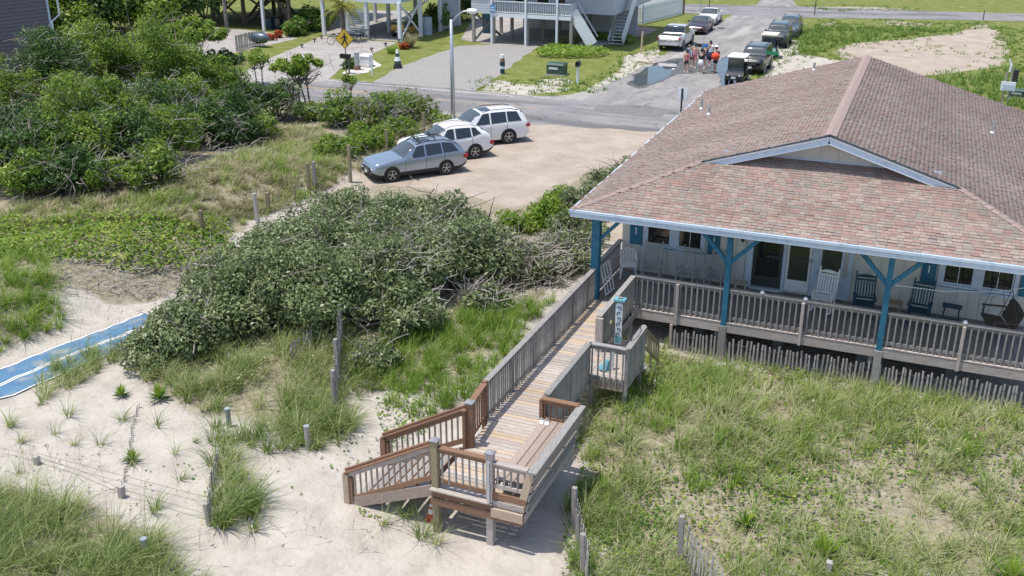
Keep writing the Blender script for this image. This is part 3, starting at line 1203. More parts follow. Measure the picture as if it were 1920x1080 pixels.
def railing(parent, name, a, b, base, top, wood, capw=.15, sp=.135, bal=(.042, .042), bmat=None, outer=0, posts=(), cap=True, below=.0, postmat=None, botz=.12, phi=.0, capmat=None):
    """level or sloping run of railing from a to b: the cap is the part, balusters, rails and posts its pieces"""
    a, b = Vector(a), Vector(b)
    up = Vector((0, 0, 1))
    dirv = (b - a)
    L = math.hypot(dirv.x, dirv.y)
    side = Vector((-dirv.y, dirv.x, 0)).normalized() * outer
    cm = capmat or wood
    ro = piece(name, a + up * top, b + up * top, capw, .042, cm, parent)
    piece('top_rail', a + up * (top - .075), b + up * (top - .075), .04, .095, wood, ro)
    piece('bottom_rail', a + up * botz, b + up * botz, .04, .095, wood, ro)
    n = max(1, int(round(L / sp)))
    for i in range(n):
        t = (i + .5) / n
        p = a.lerp(b, t) + side
        j = random.uniform(-.004, .004)
        piece('baluster', p + up * (botz - .07 - below) + Vector((j, j, 0)), p + up * (top - .025), bal[0], bal[1], bmat or wood, ro)
    for t in posts:
        p = a.lerp(b, t) - side * .2
        piece('post', p + up * (base - D if base else -.3), p + up * (top + .03), .09, .09, postmat or wood, ro)
    return ro


rl = railing(house, 'porch_railing', (1.30, PY0 + .02, D), (3.92, PY0 + .02, D), 0, 1.0, mt['grey_wood'], .15, .165, outer=-.045, below=.10)
rl2 = railing(house, 'porch_railing', (4.09, PY0 + .02, D), (8.17, PY0 + .02, D), 0, 1.0, mt['grey_wood'], .15, .165, outer=-.045, below=.10)
rl3 = railing(house, 'porch_railing', (8.34, PY0 + .02, D), (12.36, PY0 + .02, D), 0, 1.0, mt['grey_wood'], .15, .165, outer=-.045, below=.10)
for x in (2.62, 6.15, 10.25):
    piece('rail_post', (x, PY0 - .10, D - .30), (x, PY0 - .10, D + .97), .085, .085, mt['rim_wood'], house)
railing(house, 'porch_railing', (-.02, .06, D), (-.02, WY - .05, D), 0, 1.0, mt['grey_wood'], .15, .12)
# under the porch: piers, beam and a skirt wall coloured black for the shade of the void
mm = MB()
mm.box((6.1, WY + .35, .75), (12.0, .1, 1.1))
mm.build('dark_void_back', mt['black'], house)
for x in np.arange(.6, 12.5, 2.4):
    mm = MB()
    mm.box((x, 1.2, .55), (.3, .3, 1.2))
    mm.build('pier', mt['grey_wood'], house)
# ================================================================ BOARDWALK, PLATFORM WITH BENCH, STAIRS
bw = thing('boardwalk', 'wooden boardwalk from the porch to a bench platform with stairs on the sand', 'boardwalk', (.8, -6, .2))
y = -8.25
WOODS = ['pale_wood'] * 8 + ['tan_wood'] * 2 + ['rim_wood'] * 1
k = 0
while y < -.40:
    x1 = 1.52 if y < -3.62 else 1.24
    if y > -5.15 and y < -3.62:
        x1 = 1.52
    wd = .138
    m_ = mt['tan_wood'] if (random.random() < (.55 if y > -2.8 else .10)) else mt[random.choice(WOODS)]
    piece('plank', (.07 + random.uniform(-.012, .012), y + wd / 2, D - .019 + random.uniform(-.003, .003)), (x1, y + wd / 2 + random.uniform(-.004, .004), D - .019), wd - .008, .036, m_, bw)
    y += .1445
y = -11.12
while y < -8.28:
    m_ = mt['tan_wood'] if random.random() < .3 else mt[random.choice(WOODS)]
    piece('plank', (.14, y + .07, D - .019 + random.uniform(-.003, .003)), (2.2, y + .07, D - .019), .132, .036, m_, bw)
    y += .1435
# landing planks
y = -5.15
while y < -3.66:
    piece('plank', (1.53, y + .07, D - .019), (2.5, y + .07, D - .019), .132, .036, mt['pale_wood'], bw)
    y += .1445
# frame under the walk
for x in (.16, 1.42):
    piece('joist', (x, -11.0, D - .14), (x, -.4, D - .14), .045, .19, mt['grey_wood'], bw)
piece('joist', (2.1, -11.0, D - .14), (2.1, -8.3, D - .14), .045, .19, mt['grey_wood'], bw)
for yy in (-7.9, -5.6, -3.2, -1.0):
    for x in (.16, 1.42):
        g = Hs(x, yy) - .4
        piece('support_post', (x, yy, g), (x, yy, D - .05), .1, .1, mt['grey_wood'], bw)
# railings of the walk
GW = mt['grey_wood']
rl = railing(bw, 'railing', (.02, -8.12, D), (.02, -.22, D), 0, 1.0, GW, .15, .125, outer=-.035, posts=(.19, .37, .55, .74, .9), below=.06, botz=.10, bal=(.05, .03))
rr = railing(bw, 'railing', (1.56, -8.20, D), (1.56, -5.20, D), 0, 1.0, GW, .15, .125, outer=-.04, posts=(.03, .5, .97), below=.10, botz=.08, bal=(.085, .025))
ru = railing(bw, 'railing', (1.27, -3.58, D), (1.27, -.36, D), 0, 1.0, GW, .15, .125, outer=-.04, posts=(.5,), below=.06, botz=.10, bal=(.08, .025))
for dx in (0, .1):
    piece('post', (1.25 + dx, -3.60, D - .3), (1.25 + dx, -3.60, D + .975), .09, .10, mt['rim_wood'], ru)
lf = railing(bw, 'railing', (1.58, -5.22, D), (2.55, -5.22, D), 0, 1.0, GW, .15, .16, outer=-.03, below=.16, botz=.08, bal=(.045, .035))
lr = railing(bw, 'railing', (2.56, -5.2, D), (2.56, -3.72, D), 0, 1.0, GW, .16, .125, outer=-.03, posts=(.0, 1.), below=.06, botz=.08, bal=(.085, .025))
piece('rim_board', (1.56, -5.19, D - .12), (2.58, -5.19, D - .12), .04, .2, mt['tan_wood'], bw)
piece('rim_board', (2.53, -5.16, D - .12), (2.53, -3.66, D - .12), .04, .2, mt['pale_wood'], bw)
for x in (1.62, 2.5):
    for yy in (-5.1, -3.75):
        piece('support_post', (x, yy, Hs(x, yy) - .3), (x, yy, D - .05), .1, .1, GW, bw)
# short stair from the landing down beside the porch
for s in range(5):
    z = D - .19 * (s + 1)
    piece('tread', (1.62, -3.5 + .26 * s, z), (2.5, -3.5 + .26 * s, z), .27, .04, mt['grey_wood'], bw)
hr = piece('handrail', (2.52, -3.68, 2.26), (2.52, -1.9, 1.0), .05, .10, mt['post_wood'], bw)
piece('handrail', (1.6, -3.55, 2.20), (1.6, -1.9, 1.0), .05, .10, mt['post_wood'], bw)
piece('bottom_rail', (2.52, -3.68, 1.75), (2.52, -1.9, .5), .04, .09, mt['post_wood'], hr)
for t in (.3, .42, .55, .7, .85, 1.0):
    zz = 2.26 + t * (1.0 - 2.26)
    piece('baluster', (2.52, -3.68 + t * 1.78, zz - (.95 if t in (.55, 1.0) else .5)), (2.52, -3.68 + t * 1.78, zz - .03), .05, .05, mt['post_wood'], hr)

# platform
BWd = mt['brown_wood']
PW = mt['post_wood']


def capped_post(x, y, z0, z1, s, mat, parent, capm='dark_metal'):
    po = piece('newel_post', (x, y, z0), (x, y, z1), s, s, mat, parent)
    m = MB()
    c = s / 2 + .022
    m.add([(x - c, y - c, z1), (x + c, y - c, z1), (x + c, y + c, z1), (x - c, y + c, z1), (x - c, y - c, z1 + .03), (x + c, y - c, z1 + .03), (x + c, y + c, z1 + .03), (x - c, y + c, z1 + .03), (x, y, z1 + .065)],
          [(3, 2, 1, 0), (0, 1, 5, 4), (1, 2, 6, 5), (2, 3, 7, 6), (3, 0, 4, 7), (4, 5, 8), (5, 6, 8), (6, 7, 8), (7, 4, 8)])
    m.build('post_cap', mt[capm] if capm in mt else capm, po)
    return po


YF = -11.12
mt['post_cap'] = M('grey_post_cap', (.20, .205, .22), (.27, .27, .29), 5, .7)
pA = capped_post(.22, YF, Hs(.22, YF) - .5, D + 1.10, .15, PW, bw, 'post_cap')
pB = capped_post(1.47, YF, Hs(1.47, YF) - .5, D + 1.10, .15, mt['rim_wood'], bw, 'post_cap')
pC = capped_post(.20, -9.38, Hs(.2, -9.4) - .4, D + 1.10, .16, BWd, bw, 'post_cap')
capped_post(.12, -9.52, D - .25, D + .95, .07, BWd, bw, 'brown_wood')
pD = piece('newel_post', (.02, -8.2, D - .3), (.02, -8.2, D + 1.04), .11, .11, BWd, bw)
rb = railing(bw, 'railing', (.30, YF, D), (1.39, YF, D), 0, .96, BWd, .14, .155, bal=(.035, .035), bmat=GW, botz=.16, below=-.03)
rc = railing(bw, 'railing', (.14, -9.28, D), (.04, -8.26, D), 0, 1.0, BWd, .15, .15, bal=(.035, .035), botz=.12)
rd = railing(bw, 'railing', (1.47, -8.26, D), (2.36, -8.26, D), 0, .93, BWd, .15, .14, bal=(.035, .035), botz=.42, below=.25)
piece('post', (1.47, -8.26, D - .2), (1.47, -8.26, D + .90), .09, .09, BWd, rd)
re_ = railing(bw, 'railing', (1.56, YF, D), (2.30, YF, D), 0, .90, mt['rim_wood'], .15, .16, bal=(.035, .035), bmat=GW, botz=.36, below=-.03)
# bench built into the far side of the platform, its back of outward leaning boards
bench = piece('bench', (1.62, -11.02, D + .43), (1.62, -8.34, D + .43), .185, .04, mt['bench_wood'], bw)
for i in range(1, 4):
    piece('seat_board', (1.62 + .2 * i, -11.02 + .02 * i, D + .43), (1.62 + .2 * i, -8.34, D + .43), .185, .04, mt['bench_wood'], bench)
piece('seat_apron', (1.56, -11.0, D + .33), (1.56, -8.36, D + .33), .04, .14, mt['bench_wood'], bench)
for yy in (-10.7, -9.7, -8.7):
    piece('seat_leg', (1.62, yy, D), (1.62, yy, D + .41), .09, .09, mt['bench_wood'], bench)
lean = Vector((.24, 0, 1.28)).normalized()
outw = Vector((lean.z, 0, -lean.x))
b0 = Vector((2.22, 0, D - .36))
for i, (z, hgt) in enumerate(((.12, .24), (.40, .20), (.64, .20), (.88, .20), (1.10, .19))):
    c_ = b0 + lean * z
    wood = [mt['rim_wood'], mt['grey_wood'], mt['grey_wood'], mt['bench_wood'], mt['grey_wood']][i]
    piece('back_board', (c_.x, YF - .06, c_.z), (c_.x, -8.24, c_.z), .035, hgt - .03, wood, bench, up=lean)
for yy in (-11.02, -10.1, -9.2, -8.36):
    p, q = b0 + lean * .0 - outw * .06, b0 + lean * 1.23 - outw * .06
    piece('back_support', (p.x, yy, p.z), (q.x, yy, q.z), .08, .06, mt['bench_wood'], bench)
q = b0 + lean * 1.26
piece('back_cap', (q.x - .04, YF - .10, q.z + .02), (q.x - .04, -8.2, q.z + .02), .19, .042, mt['grey_wood'], bench)
piece('end_board', (2.15, YF - .05, D - .1), (2.36, YF - .05, D + .88), .16, .04, mt['tan_wood'], bench, up=(0, -1, 0))
# rim boards of the platform's sea side
piece('rim_cap', (.14, YF - .11, D - .01), (1.56, YF - .11, D - .01), .13, .04, mt['pale_wood'], bw)
piece('rim_board', (.16, YF - .08, D - .12), (1.52, YF - .08, D - .12), .04, .17, BWd, bw)
piece('rim_board', (.14, YF - .11, D - .30), (2.24, YF - .11, D - .30), .045, .17, mt['brown_wood'], bw)
piece('rim_board', (1.56, YF - .06, D + .16), (2.28, YF - .06, D + .16), .04, .15, BWd, bw)
piece('rim_board', (1.56, YF - .07, D - .02), (2.24, YF - .07, D - .02), .04, .15, mt['rim_wood'], bw)
piece('rim_board', (1.54, YF - .14, D - .20), (2.24, YF - .14, D - .20), .045, .22, mt['tan_wood'], bw)
piece('drain_pipe', (1.50, YF - .16, D + .02), (1.50, YF - .16, D + .98), .06, .06, mt['steel'], bw)
# stairs down to the sand
SX0, SX1 = .14, -2.05
zb = Hs(SX1, -10.2) - .02
ns = 6
for s in range(ns):
    t = (s + .8) / ns
    x = SX0 + (SX1 - SX0) * t * .92
    z = D - (D - zb) * (s + 1) / (ns + .4)
    piece('tread', (x, -11.0, z), (x, -9.46, z), .29, .045, mt['grey_wood'], bw)
    piece('riser', (x + .13, -10.98, z + .09), (x + .13, -9.48, z + .09), .025, .13, mt['brown_wood'], bw)
for yy, nm in ((-11.06, 0), (-9.42, 1)):
    piece('stringer', (SX0 + .05, yy, D - .12), (SX1 + .05, yy, zb + .02), .045, .26, mt['bench_wood'] if nm == 0 else GW, bw)
    t_, b_ = D + .98, zb + .80
    a, b = Vector((SX0, yy, t_)), Vector((SX1, yy, b_))
    cp = piece('railing', a, b, .16, .042, BWd, bw)
    piece('grab_rail', a + Vector((0, .0, .07)), b + Vector((0, .0, .07)), .05, .05, BWd, cp)
    piece('top_rail', a - Vector((0, 0, .085)), b - Vector((0, 0, .085)), .04, .12, mt['rim_wood'] if nm == 0 else BWd, cp)
    piece('bottom_rail', a - Vector((0, 0, .80)), b - Vector((0, 0, .72)), .04, .12, BWd, cp)
    n = 15
    for i in range(n):
        t = (i + .6) / (n + .2)
        p = a.lerp(b, t)
        piece('baluster', p - Vector((0, 0, .76)), p - Vector((0, 0, .06)), .036, .036, mt['bench_wood'], cp)
    piece('newel_post', (SX1 + .02, yy, zb - .4), (SX1 + .02, yy, b_ - .02), .14, .14, mt['tan_wood'] if nm == 0 else BWd, cp)
    piece('newel_block', (SX1 + .13, yy, zb + .1), (SX1 + .13, yy, b_ - .1), .09, .09, BWd, cp)
# ================================================================ PORCH FURNITURE AND BEACH PROPS
mt['grey_chair'] = M('greyed_chair_wood', (.30, .30, .30), (.43, .43, .425), 7, .8, .15, 30, stretch=GRAIN)
mt['swing_wood'] = M('dark_swing_wood', (.07, .06, .05), (.13, .11, .095), 7, .8, .15, 30, .1, stretch=GRAIN)
mt['tan_plastic'] = M('tan_plastic', (.36, .35, .30), rough=.5)


def rocking_chair(label, x, y, rz, mat, group='rocking chairs on the porch'):
    o = thing('rocking_chair', label, 'rocking chair', (x, y, D), rz, group)
    frame(o)
    for s in (-1, 1):
        xx = .27 * s
        pts = [Vector((xx, -.42 + .86 * t, .035 + .10 * (2 * t - .95) ** 2)) for t in np.linspace(0, 1, 7)]
        m = MB()
        for a, b in zip(pts[:-1], pts[1:]):
            m.bar(a, b, .035, .045)
        m.build('rocker', mat, o)
        piece('leg', (xx, -.22, .06), (xx, -.22, .62), .042, .042, mat, o)
        piece('leg', (xx, .22, .06), (xx, .24, .42), .042, .042, mat, o)
        piece('back_post', (xx, .22, .38), (xx, .44, 1.17), .045, .04, mat, o)
        piece('arm', (xx + .015 * s, -.30, .635), (xx, .30, .60), .085, .028, mat, o)
        m = MB()
        m.lathe((xx, .45, 1.17), [(.012, 0), (.03, .03), (.012, .06)], 6)
        m.build('finial', mat, o)
    for i in range(9):
        yy = -.24 + .057 * i
        zz = .44 - .06 * math.sin(math.pi * i / 8) * .5 - .02 * i / 8
        piece('seat_slat', (-.28, yy, zz), (.28, yy, zz), .046, .018, mat, o)
    d = Vector((0, .22, .79)).normalized()
    for z, h in ((.50, .06), (1.0, .05)):
        p = Vector((0, .22, .38)) + d * ((z - .38) / d.z)
        piece('back_rail', (-.26, p.y, p.z), (.26, p.y, p.z), .025, h, mat, o)
    m = MB()
    pts = [(-.26, 1.06), (-.26, 1.10), (-.13, 1.145), (0, 1.16), (.13, 1.145), (.26, 1.10), (.26, 1.06)]
    yy = .22 + .22 * (1.1 - .38) / .79
    m.add([(a, yy - .012, b) for a, b in pts] + [(a, yy + .012, b) for a, b in pts], [tuple(range(6, -1, -1)), tuple(range(7, 14))] + [(i, (i + 1) % 7, 7 + (i + 1) % 7, 7 + i) for i in range(7)])
    m.build('crest_rail', mat, o)
    for i in range(6):
        xx = -.20 + .08 * i
        a, b = Vector((xx, .22, .38)) + d * .14, Vector((xx, .22, .38)) + d * .63
        piece('back_slat', a, b, .042, .014, mat, o)
    piece('stretcher', (-.27, -.22, .20), (.27, -.22, .20), .03, .03, mat, o)
    frame()
    return o


rocking_chair('grey wooden rocking chair next to the white plastic chair', 1.22, 1.85, .12, mt['grey_chair'])
rocking_chair('grey wooden rocking chair in front of the second window, with pale crest', 2.36, 1.80, -.10, mt['grey_chair'])
rocking_chair('grey wooden rocking chair partly hidden behind the second blue post', 3.22, 1.95, -.15, mt['grey_chair'])
rocking_chair('bright white rocking chair beside the glazed door', 6.50, 1.55, -.12, mt['white'])
rocking_chair('dark blue rocking chair left of the third porch post', 7.62, 1.60, .10, mt['navy'])
rocking_chair('dark blue rocking chair between the third post and the dark stool', 9.12, 1.65, -.10, mt['navy'])

o = thing('plastic_chair', 'white moulded plastic armchair at the left end of the porch', 'chair', (.42, 2.0, D), .35)
frame(o)
wp = mt['white_plastic']
m = MB()
m.box((0, 0, .42), (.46, .44, .03))
m.build('seat', wp, o)
for sx in (-1, 1):
    for sy, e in ((-1, -.27), (1, .25)):
        piece('leg', (.20 * sx, .19 * sy, .42), (.26 * sx, e, 0), .055, .035, wp, o)
    piece('arm', (.25 * sx, -.24, .64), (.24 * sx, .24, .68), .06, .03, wp, o)
    piece('arm_support', (.25 * sx, -.23, .40), (.25 * sx, -.23, .64), .05, .03, wp, o)
for i in range(7):
    a = (i - 3) * .066
    piece('back_slat', (a, .21, .44), (a * 1.12, .32, .82 - 1.2 * a * a), .036, .014, wp, o)
pts = [Vector((.28 * math.cos(t), .24 + .08 * math.sin(t), .66 + .19 * math.sin(t))) for t in np.linspace(0, math.pi, 9)]
m = MB()
m.tube(pts, .022, 6)
m.build('back_rim', wp, o, smooth=True)
frame()

o = thing('side_table', 'low tan plastic side table left of the screen door', 'table', (4.02, 1.85, D), .1)
frame(o)
m = MB()
m.prism([(.24 * math.cos(t), .21 * math.sin(t)) for t in np.linspace(0, 6.283, 9)[:-1]], .40, .43)
m.build('top', mt['tan_plastic'], o)
for a in (.8, 2.35, 3.93, 5.5):
    piece('leg', (.2 * math.cos(a), .17 * math.sin(a), .40), (.21 * math.cos(a), .18 * math.sin(a), 0), .07, .04, mt['tan_plastic'], o)
frame()
o = thing('wooden_table', 'small weathered wooden table behind the third porch post', 'table', (8.42, 1.9, D), 0)
frame(o)
m = MB()
m.box((0, 0, .46), (.5, .36, .04))
m.build('top', mt['post_wood'], o)
for sx in (-1, 1):
    for sy in (-1, 1):
        piece('leg', (.2 * sx, .13 * sy, .44), (.2 * sx, .13 * sy, 0), .04, .04, mt['post_wood'], o)
frame()
o = thing('folding_stool', 'dark folding stool by the wall between blue rocker and porch swing', 'stool', (9.98, 2.15, D), -.05)
frame(o)
m = MB()
m.box((0, 0, .50), (.52, .30, .035))
m.build('seat', mt['navy'], o)
for sx in (-1, 1):
    piece('leg', (.18 * sx, -.12, .49), (.22 * sx, .14, 0), .035, .03, mt['navy'], o)
    piece('leg', (.18 * sx, .12, .49), (.22 * sx, -.14, 0), .035, .03, mt['navy'], o)
piece('crossbar', (-.2, -.1, .14), (.2, -.1, .14), .03, .03, mt['navy'], o)
frame()

o = thing('porch_swing', 'dark slatted porch swing bench hanging from chains at the right', 'porch swing', (11.15, 1.55, D), R(-78))
frame(o)
sw = mt['swing_wood']
for i in range(7):
    piece('seat_slat', (-.62, -.24 + .078 * i, .44 - .012 * i), (.62, -.24 + .078 * i, .44 - .012 * i), .07, .02, sw, o)
for i in range(13):
    xx = -.58 + .097 * i
    piece('back_slat', (xx, .26, .42), (xx, .46, .98 + .05 * math.sin(math.pi * i / 12)), .08, .016, sw, o)
for z, yy in ((.52, .28), (.86, .41)):
    piece('back_rail', (-.64, yy, z), (.64, yy, z), .03, .06, sw, o)
piece('front_rail', (-.64, -.27, .42), (.64, -.27, .42), .03, .08, sw, o)
for sx in (-1, 1):
    piece('arm', (.63 * sx, -.30, .70), (.63 * sx, .34, .68), .07, .035, sw, o)
    piece('arm_support', (.63 * sx, -.24, .42), (.63 * sx, -.24, .69), .045, .045, sw, o)
    for yy in (-.24, .30):
        m = MB()
        m.tube([(.63 * sx, yy, .70), (.63 * sx, .03, 1.7), (.63 * sx, .03, 2.72)], .009, 5)
        m.build('chain', mt['dark_metal'], o)
frame()

o = thing('old_window_frame', 'old white window sash leaning against the porch side rail', 'window frame', (.16, .5, D), 0)
a0, b0_ = Vector((.30, .15, D + .02)), Vector((.06, .22, D + .92))
ax = Vector((.06, .62, 0))
for t in (0, .333, .667, 1):
    piece('bar', a0 + ax * t, b0_ + ax * t, .045 if t in (0, 1) else .03, .03, mt['white'], o)
for t in (0.02, .5, .98):
    p = a0.lerp(b0_, t)
    piece('bar', p, p + ax, .045 if t != .5 else .03, .034, mt['white'], o)

m = MB()
m.tube([(8.3, PY0, 3.12), (9.6, .4, 2.86), (11.0, 1.3, 2.72), (12.2, 2.4, 2.72)], .008, 5)
tag(m.build('clothes_line', mt['white']), 'thin white line strung from the third post across the porch', 'cord')
for x, lab in ((6.18, 'small white shell on the porch rail below the glazed door'), (10.25, 'small white shell on the porch rail near the swing'), (5.0, 'tiny white shell on the porch rail right of the second blue post')):
    m = MB()
    m.lathe((x, PY0, D + 1.02), [(.03, 0), (.075, .03), (.06, .06), (.015, .10)], 7)
    tag(m.build('seashell', mt['white'], smooth=True), lab, 'shell', 'shells set on the porch rail')

# carved sign post beside the landing
o = thing('sign_post', 'white carved sign post with aqua cap and scroll pattern beside the landing', 'sign post', (1.74, -3.28, D))
frame(o)
m = MB()
m.box((0, .06, .55), (.11, .11, 1.9))
m.build('post', mt['grey_wood'], o)
m = MB()
pr = [(-.095, .17), (.095, .17), (.095, 1.30), (.06, 1.36), (-.06, 1.36), (-.095, 1.30)]
m.add([(a, -.03, b) for a, b in pr] + [(a, -.005, b) for a, b in pr], [tuple(range(6)), tuple(range(11, 5, -1))] + [(i, 6 + i, 6 + (i + 1) % 6, (i + 1) % 6) for i in range(6)])
m.build('board', M('sign_board_white', (.62, .66, .68), (.70, .73, .74), 6, .6), o)
mt['aqua'] = M('aqua_paint', (.10, .30, .36), (.15, .37, .43), 4, .5)
mt['sign_ink'] = M('sign_ink', (.02, .07, .12), rough=.6)
m = MB()
m.box((0, .05, 1.44), (.30, .24, .05))
m.build('cap', mt['aqua'], o)
m = MB()
m.box((0, -.034, .30), (.17, .008, .20))
m.build('wave_panel', mt['aqua'], o)
for i in range(6):
    zc = 1.22 - .155 * i
    s = 1 if i % 2 else -1
    pts = []
    for t in np.linspace(-.5, 4.2, 13):
        r_ = .028 + .009 * t
        pts.append((s * r_ * math.cos(t), -.036, zc + r_ * math.sin(t)))
    m = MB()
    m.tube(pts, .0125, 5)
    m.build('scroll', mt['sign_ink'], o)
frame()
# garden hoses
m = MB()
pts = [(2.52 + .03 * math.cos(a), -4.35 + .42 * math.sin(a), 2.34 + .16 * math.cos(a)) for a in np.linspace(-1.9, 1.9, 12)]
m.tube(pts, .014, 6)
tag(m.build('garden_hose', mt['dark_metal'], smooth=True), 'hose looped over the landing rail', 'hose')
m = MB()
m.tube([(1.30 + .23 * math.cos(a), -6.0 + .32 * math.sin(a), D + .02) for a in np.linspace(0, 6.28, 20)], .014, 6)
tag(m.build('hose_loop', M('hose_green', (.10, .16, .13), rough=.5), smooth=True), 'green hose ring lying on the boardwalk planks', 'hose')
# blue trousers of the shower corner: a towel and spout behind the rail
m = MB()
m.tube([(1.95, -4.5, D), (1.95, -4.5, D + .62)], [.07, .05], 8)
o = tag(m.build('shower_pipe', mt['white_plastic']), 'short white and teal shower pipe standing behind the landing rail', 'shower')
m = MB()
m.tube([(1.78, -4.6, D + .01), (1.88, -4.55, D + .28)], [.16, .05], 7)
m.build('spray_shield', mt['aqua'], o)
# sandals on the bench
for k, (dx, lab) in enumerate(((0, 'left of the pair'), (.13, 'right of the pair'))):
    o = thing('sandal', 'pale sandal on the far end of the bench, ' + lab, 'sandal', (1.56 + dx, -8.5, D + .45), .35)
    frame(o)
    m = MB()
    pr = [(-.04, -.12), (.04, -.12), (.052, .05), (.03, .14), (-.03, .14), (-.05, .05)]
    m.prism(pr, .0, .035)
    m.build('sole', mt['white'], o)
    m = MB()
    m.tube([(-.05, .05, .03), (0, .04, .085), (.05, .05, .03)], .022, 6)
    m.build('strap', mt['tan_plastic'], o)
    frame()
# traffic cone under the platform
g = gr(810, 972)
o = thing('traffic_cone', 'small red and white traffic cone on the sand beside the stairs', 'traffic cone', (g.x, g.y, g.z))
frame(o)
mt['cone_red'] = M('cone_red', (.55, .06, .06), rough=.5)
m = MB()
m.box((0, 0, .015), (.28, .28, .03))
m.build('base', mt['cone_red'], o)
for z0, z1, mm_ in ((.03, .16, 'cone_red'), (.16, .27, 'white'), (.27, .33, 'cone_red'), (.33, .39, 'white'), (.39, .50, 'cone_red')):
    r0, r1 = .11 - .17 * z0, .11 - .17 * z1
    m = MB()
    m.lathe((0, 0, 0), [(r0, z0), (r1, z1)], 12)
    m.build('band', mt[mm_], o, smooth=False)
frame()


# ---------------------------------------------------------------- sand fences and posts
def sand_fence(label, pts, sp, hgt, wires=(.3, .8), lean=0.0, jit=.06, wd=.038, ground=True, posts=(), drop=0.0, name='sand_fence', post_h=1.3):
    p0 = Vector(pts[0])
    o = thing(name, label, 'fence', p0, group='sand fences of slats and wire')
    pp = [Vector(p) for p in pts]
    dist = 0
    top = []
    for a, b in zip(pp[:-1], pp[1:]):
        L = (b - a).length
        n = max(1, int(L / sp))
        d = (b - a).normalized()
        side = Vector((-d.y, d.x, 0))
        for i in range(n):
            q = a.lerp(b, (i + .5) / n)
            z = (Hs(q.x, q.y) if ground else q.z) - drop
            h = hgt * (1 + random.uniform(-.10, .10))
            tl = side * (lean + random.uniform(-jit, jit)) + d * random.uniform(-jit, jit)
            piece('slat', Vector((q.x, q.y, z - .12)), Vector((q.x, q.y, z + h)) + tl * h, wd, .012, mt['picket'], o, up=side)
            top.append(Vector((q.x, q.y, z)) + Vector((tl.x, tl.y, 1)) * 0)
    for wz in wires:
        m = MB()
        m.tube([t + Vector((random.uniform(-.01, .01), 0, hgt * wz + random.uniform(-.02, .02))) + (Vector((0, 0, 0))) for t in top], .005, 4, cap=False)
        m.build('wire', mt['dark_metal'], o)
    for u in posts:
        q = Vector(u)
        z = Hs(q.x, q.y)
        piece('post', (q.x, q.y, z - .3), (q.x + random.uniform(-.04, .04), q.y, z + post_h), .10, .10, mt['picket'], o)
    return o


sand_fence('dark sand fence of thin slats under the porch between the pilings', [(2.55, -.42, .1), (3.86, -.42, .1), (6.0, -.41, .08), (8.1, -.41, .08), (12.6, -.41, .06)], .108, .70, ground=False, jit=.05, wd=.05)
piece('post', (2.5, -.42, 0), (2.5, -.42, .98), .08, .08, mt['rim_wood'], bpy.data.objects['sand_fence'])
a, b = gr(1076, 990), gr(1098, 1110)
sand_fence('sand fence edge on with two grey posts right of the platform', [a, b], .07, .95, posts=[a, gr(1094, 1082)], post_h=1.02)
a, b, c = gr(1275, 1055), gr(1292, 1085), gr(1340, 1140)
sand_fence('sand fence with one grey post at the bottom edge of the picture', [a, b, c], .075, 1.0, posts=[a], post_h=1.12, lean=.05)
a, b = gr(641, 655), gr(631, 785)
sand_fence('weathered sand fence seen edge on with tall posts left of the boardwalk', [a, b], .06, 1.1, posts=[gr(641, 652), gr(636, 720), gr(631, 782)], post_h=1.35)
sand_fence('buried sand fence with only picket tips showing beside the yucca plants', [gr(258, 762), gr(246, 800), gr(240, 850), gr(225, 925)], .10, .14, wires=(), lean=.35, jit=.25)
sand_fence('short sand fence half swallowed by a clump of beach grass', [gr(412, 880), gr(400, 930), gr(394, 985)], .08, .55, posts=[gr(394, 985)], post_h=.55)
sand_fence('dark slatted fence fragment half hidden in the big shrub', [gr(545, 690), gr(585, 660)], .08, .8, lean=-.1)
for u, v, h, lab in ((69, 870, .22, 'short grey stump holding the rope at the far left of the sand'), (228, 932, .30, 'short grey stump holding the rope beside the buried fence'), (1548, 1085, .42, 'grey post stump behind the large yucca at the bottom edge')):
    g = gr(u, v)
    tag(piece('post_stump', (g.x, g.y, g.z - .3), (g.x + .03, g.y, g.z + h), .13, .12, mt['picket'], None), lab, 'post')
for pts, lab in (([(0, 850), (69, 868), (150, 893), (228, 930), (300, 950), (394, 980)], 'rope sagging between the short stumps on the sand'), ([(69, 860), (228, 905), (394, 945)], 'thin upper rope strung to the grassy fence post')):
    m = MB()
    m.tube([gr(u, v, .16 + .05 * (i % 2)) for i, (u, v) in enumerate(pts)], .008, 5)
    tag(m.build('rope', mt['rope']), lab, 'rope')
# round bollards with metal caps on the sand
for u, v, h, lab in ((578, 842, .62, 'round grey post with metal cap in the beach grass'), (430, 800, .5, 'round grey post half hidden in the grass clump'), (275, 1050, .5, 'dark post top in the grass of the lower left corner')):
    g = gr(u, v)
    o = thing('round_post', lab, 'post', g)
    m = MB()
    m.tube([g - Vector((0, 0, .3)), g + Vector((0, 0, h))], .065, 10)
    m.build('shaft', mt['picket'], o)
    m = MB()
    m.tube([g + Vector((0, 0, h)), g + Vector((0, 0, h + .03))], .075, 10)
    m.build('cap', mt['steel'], o)
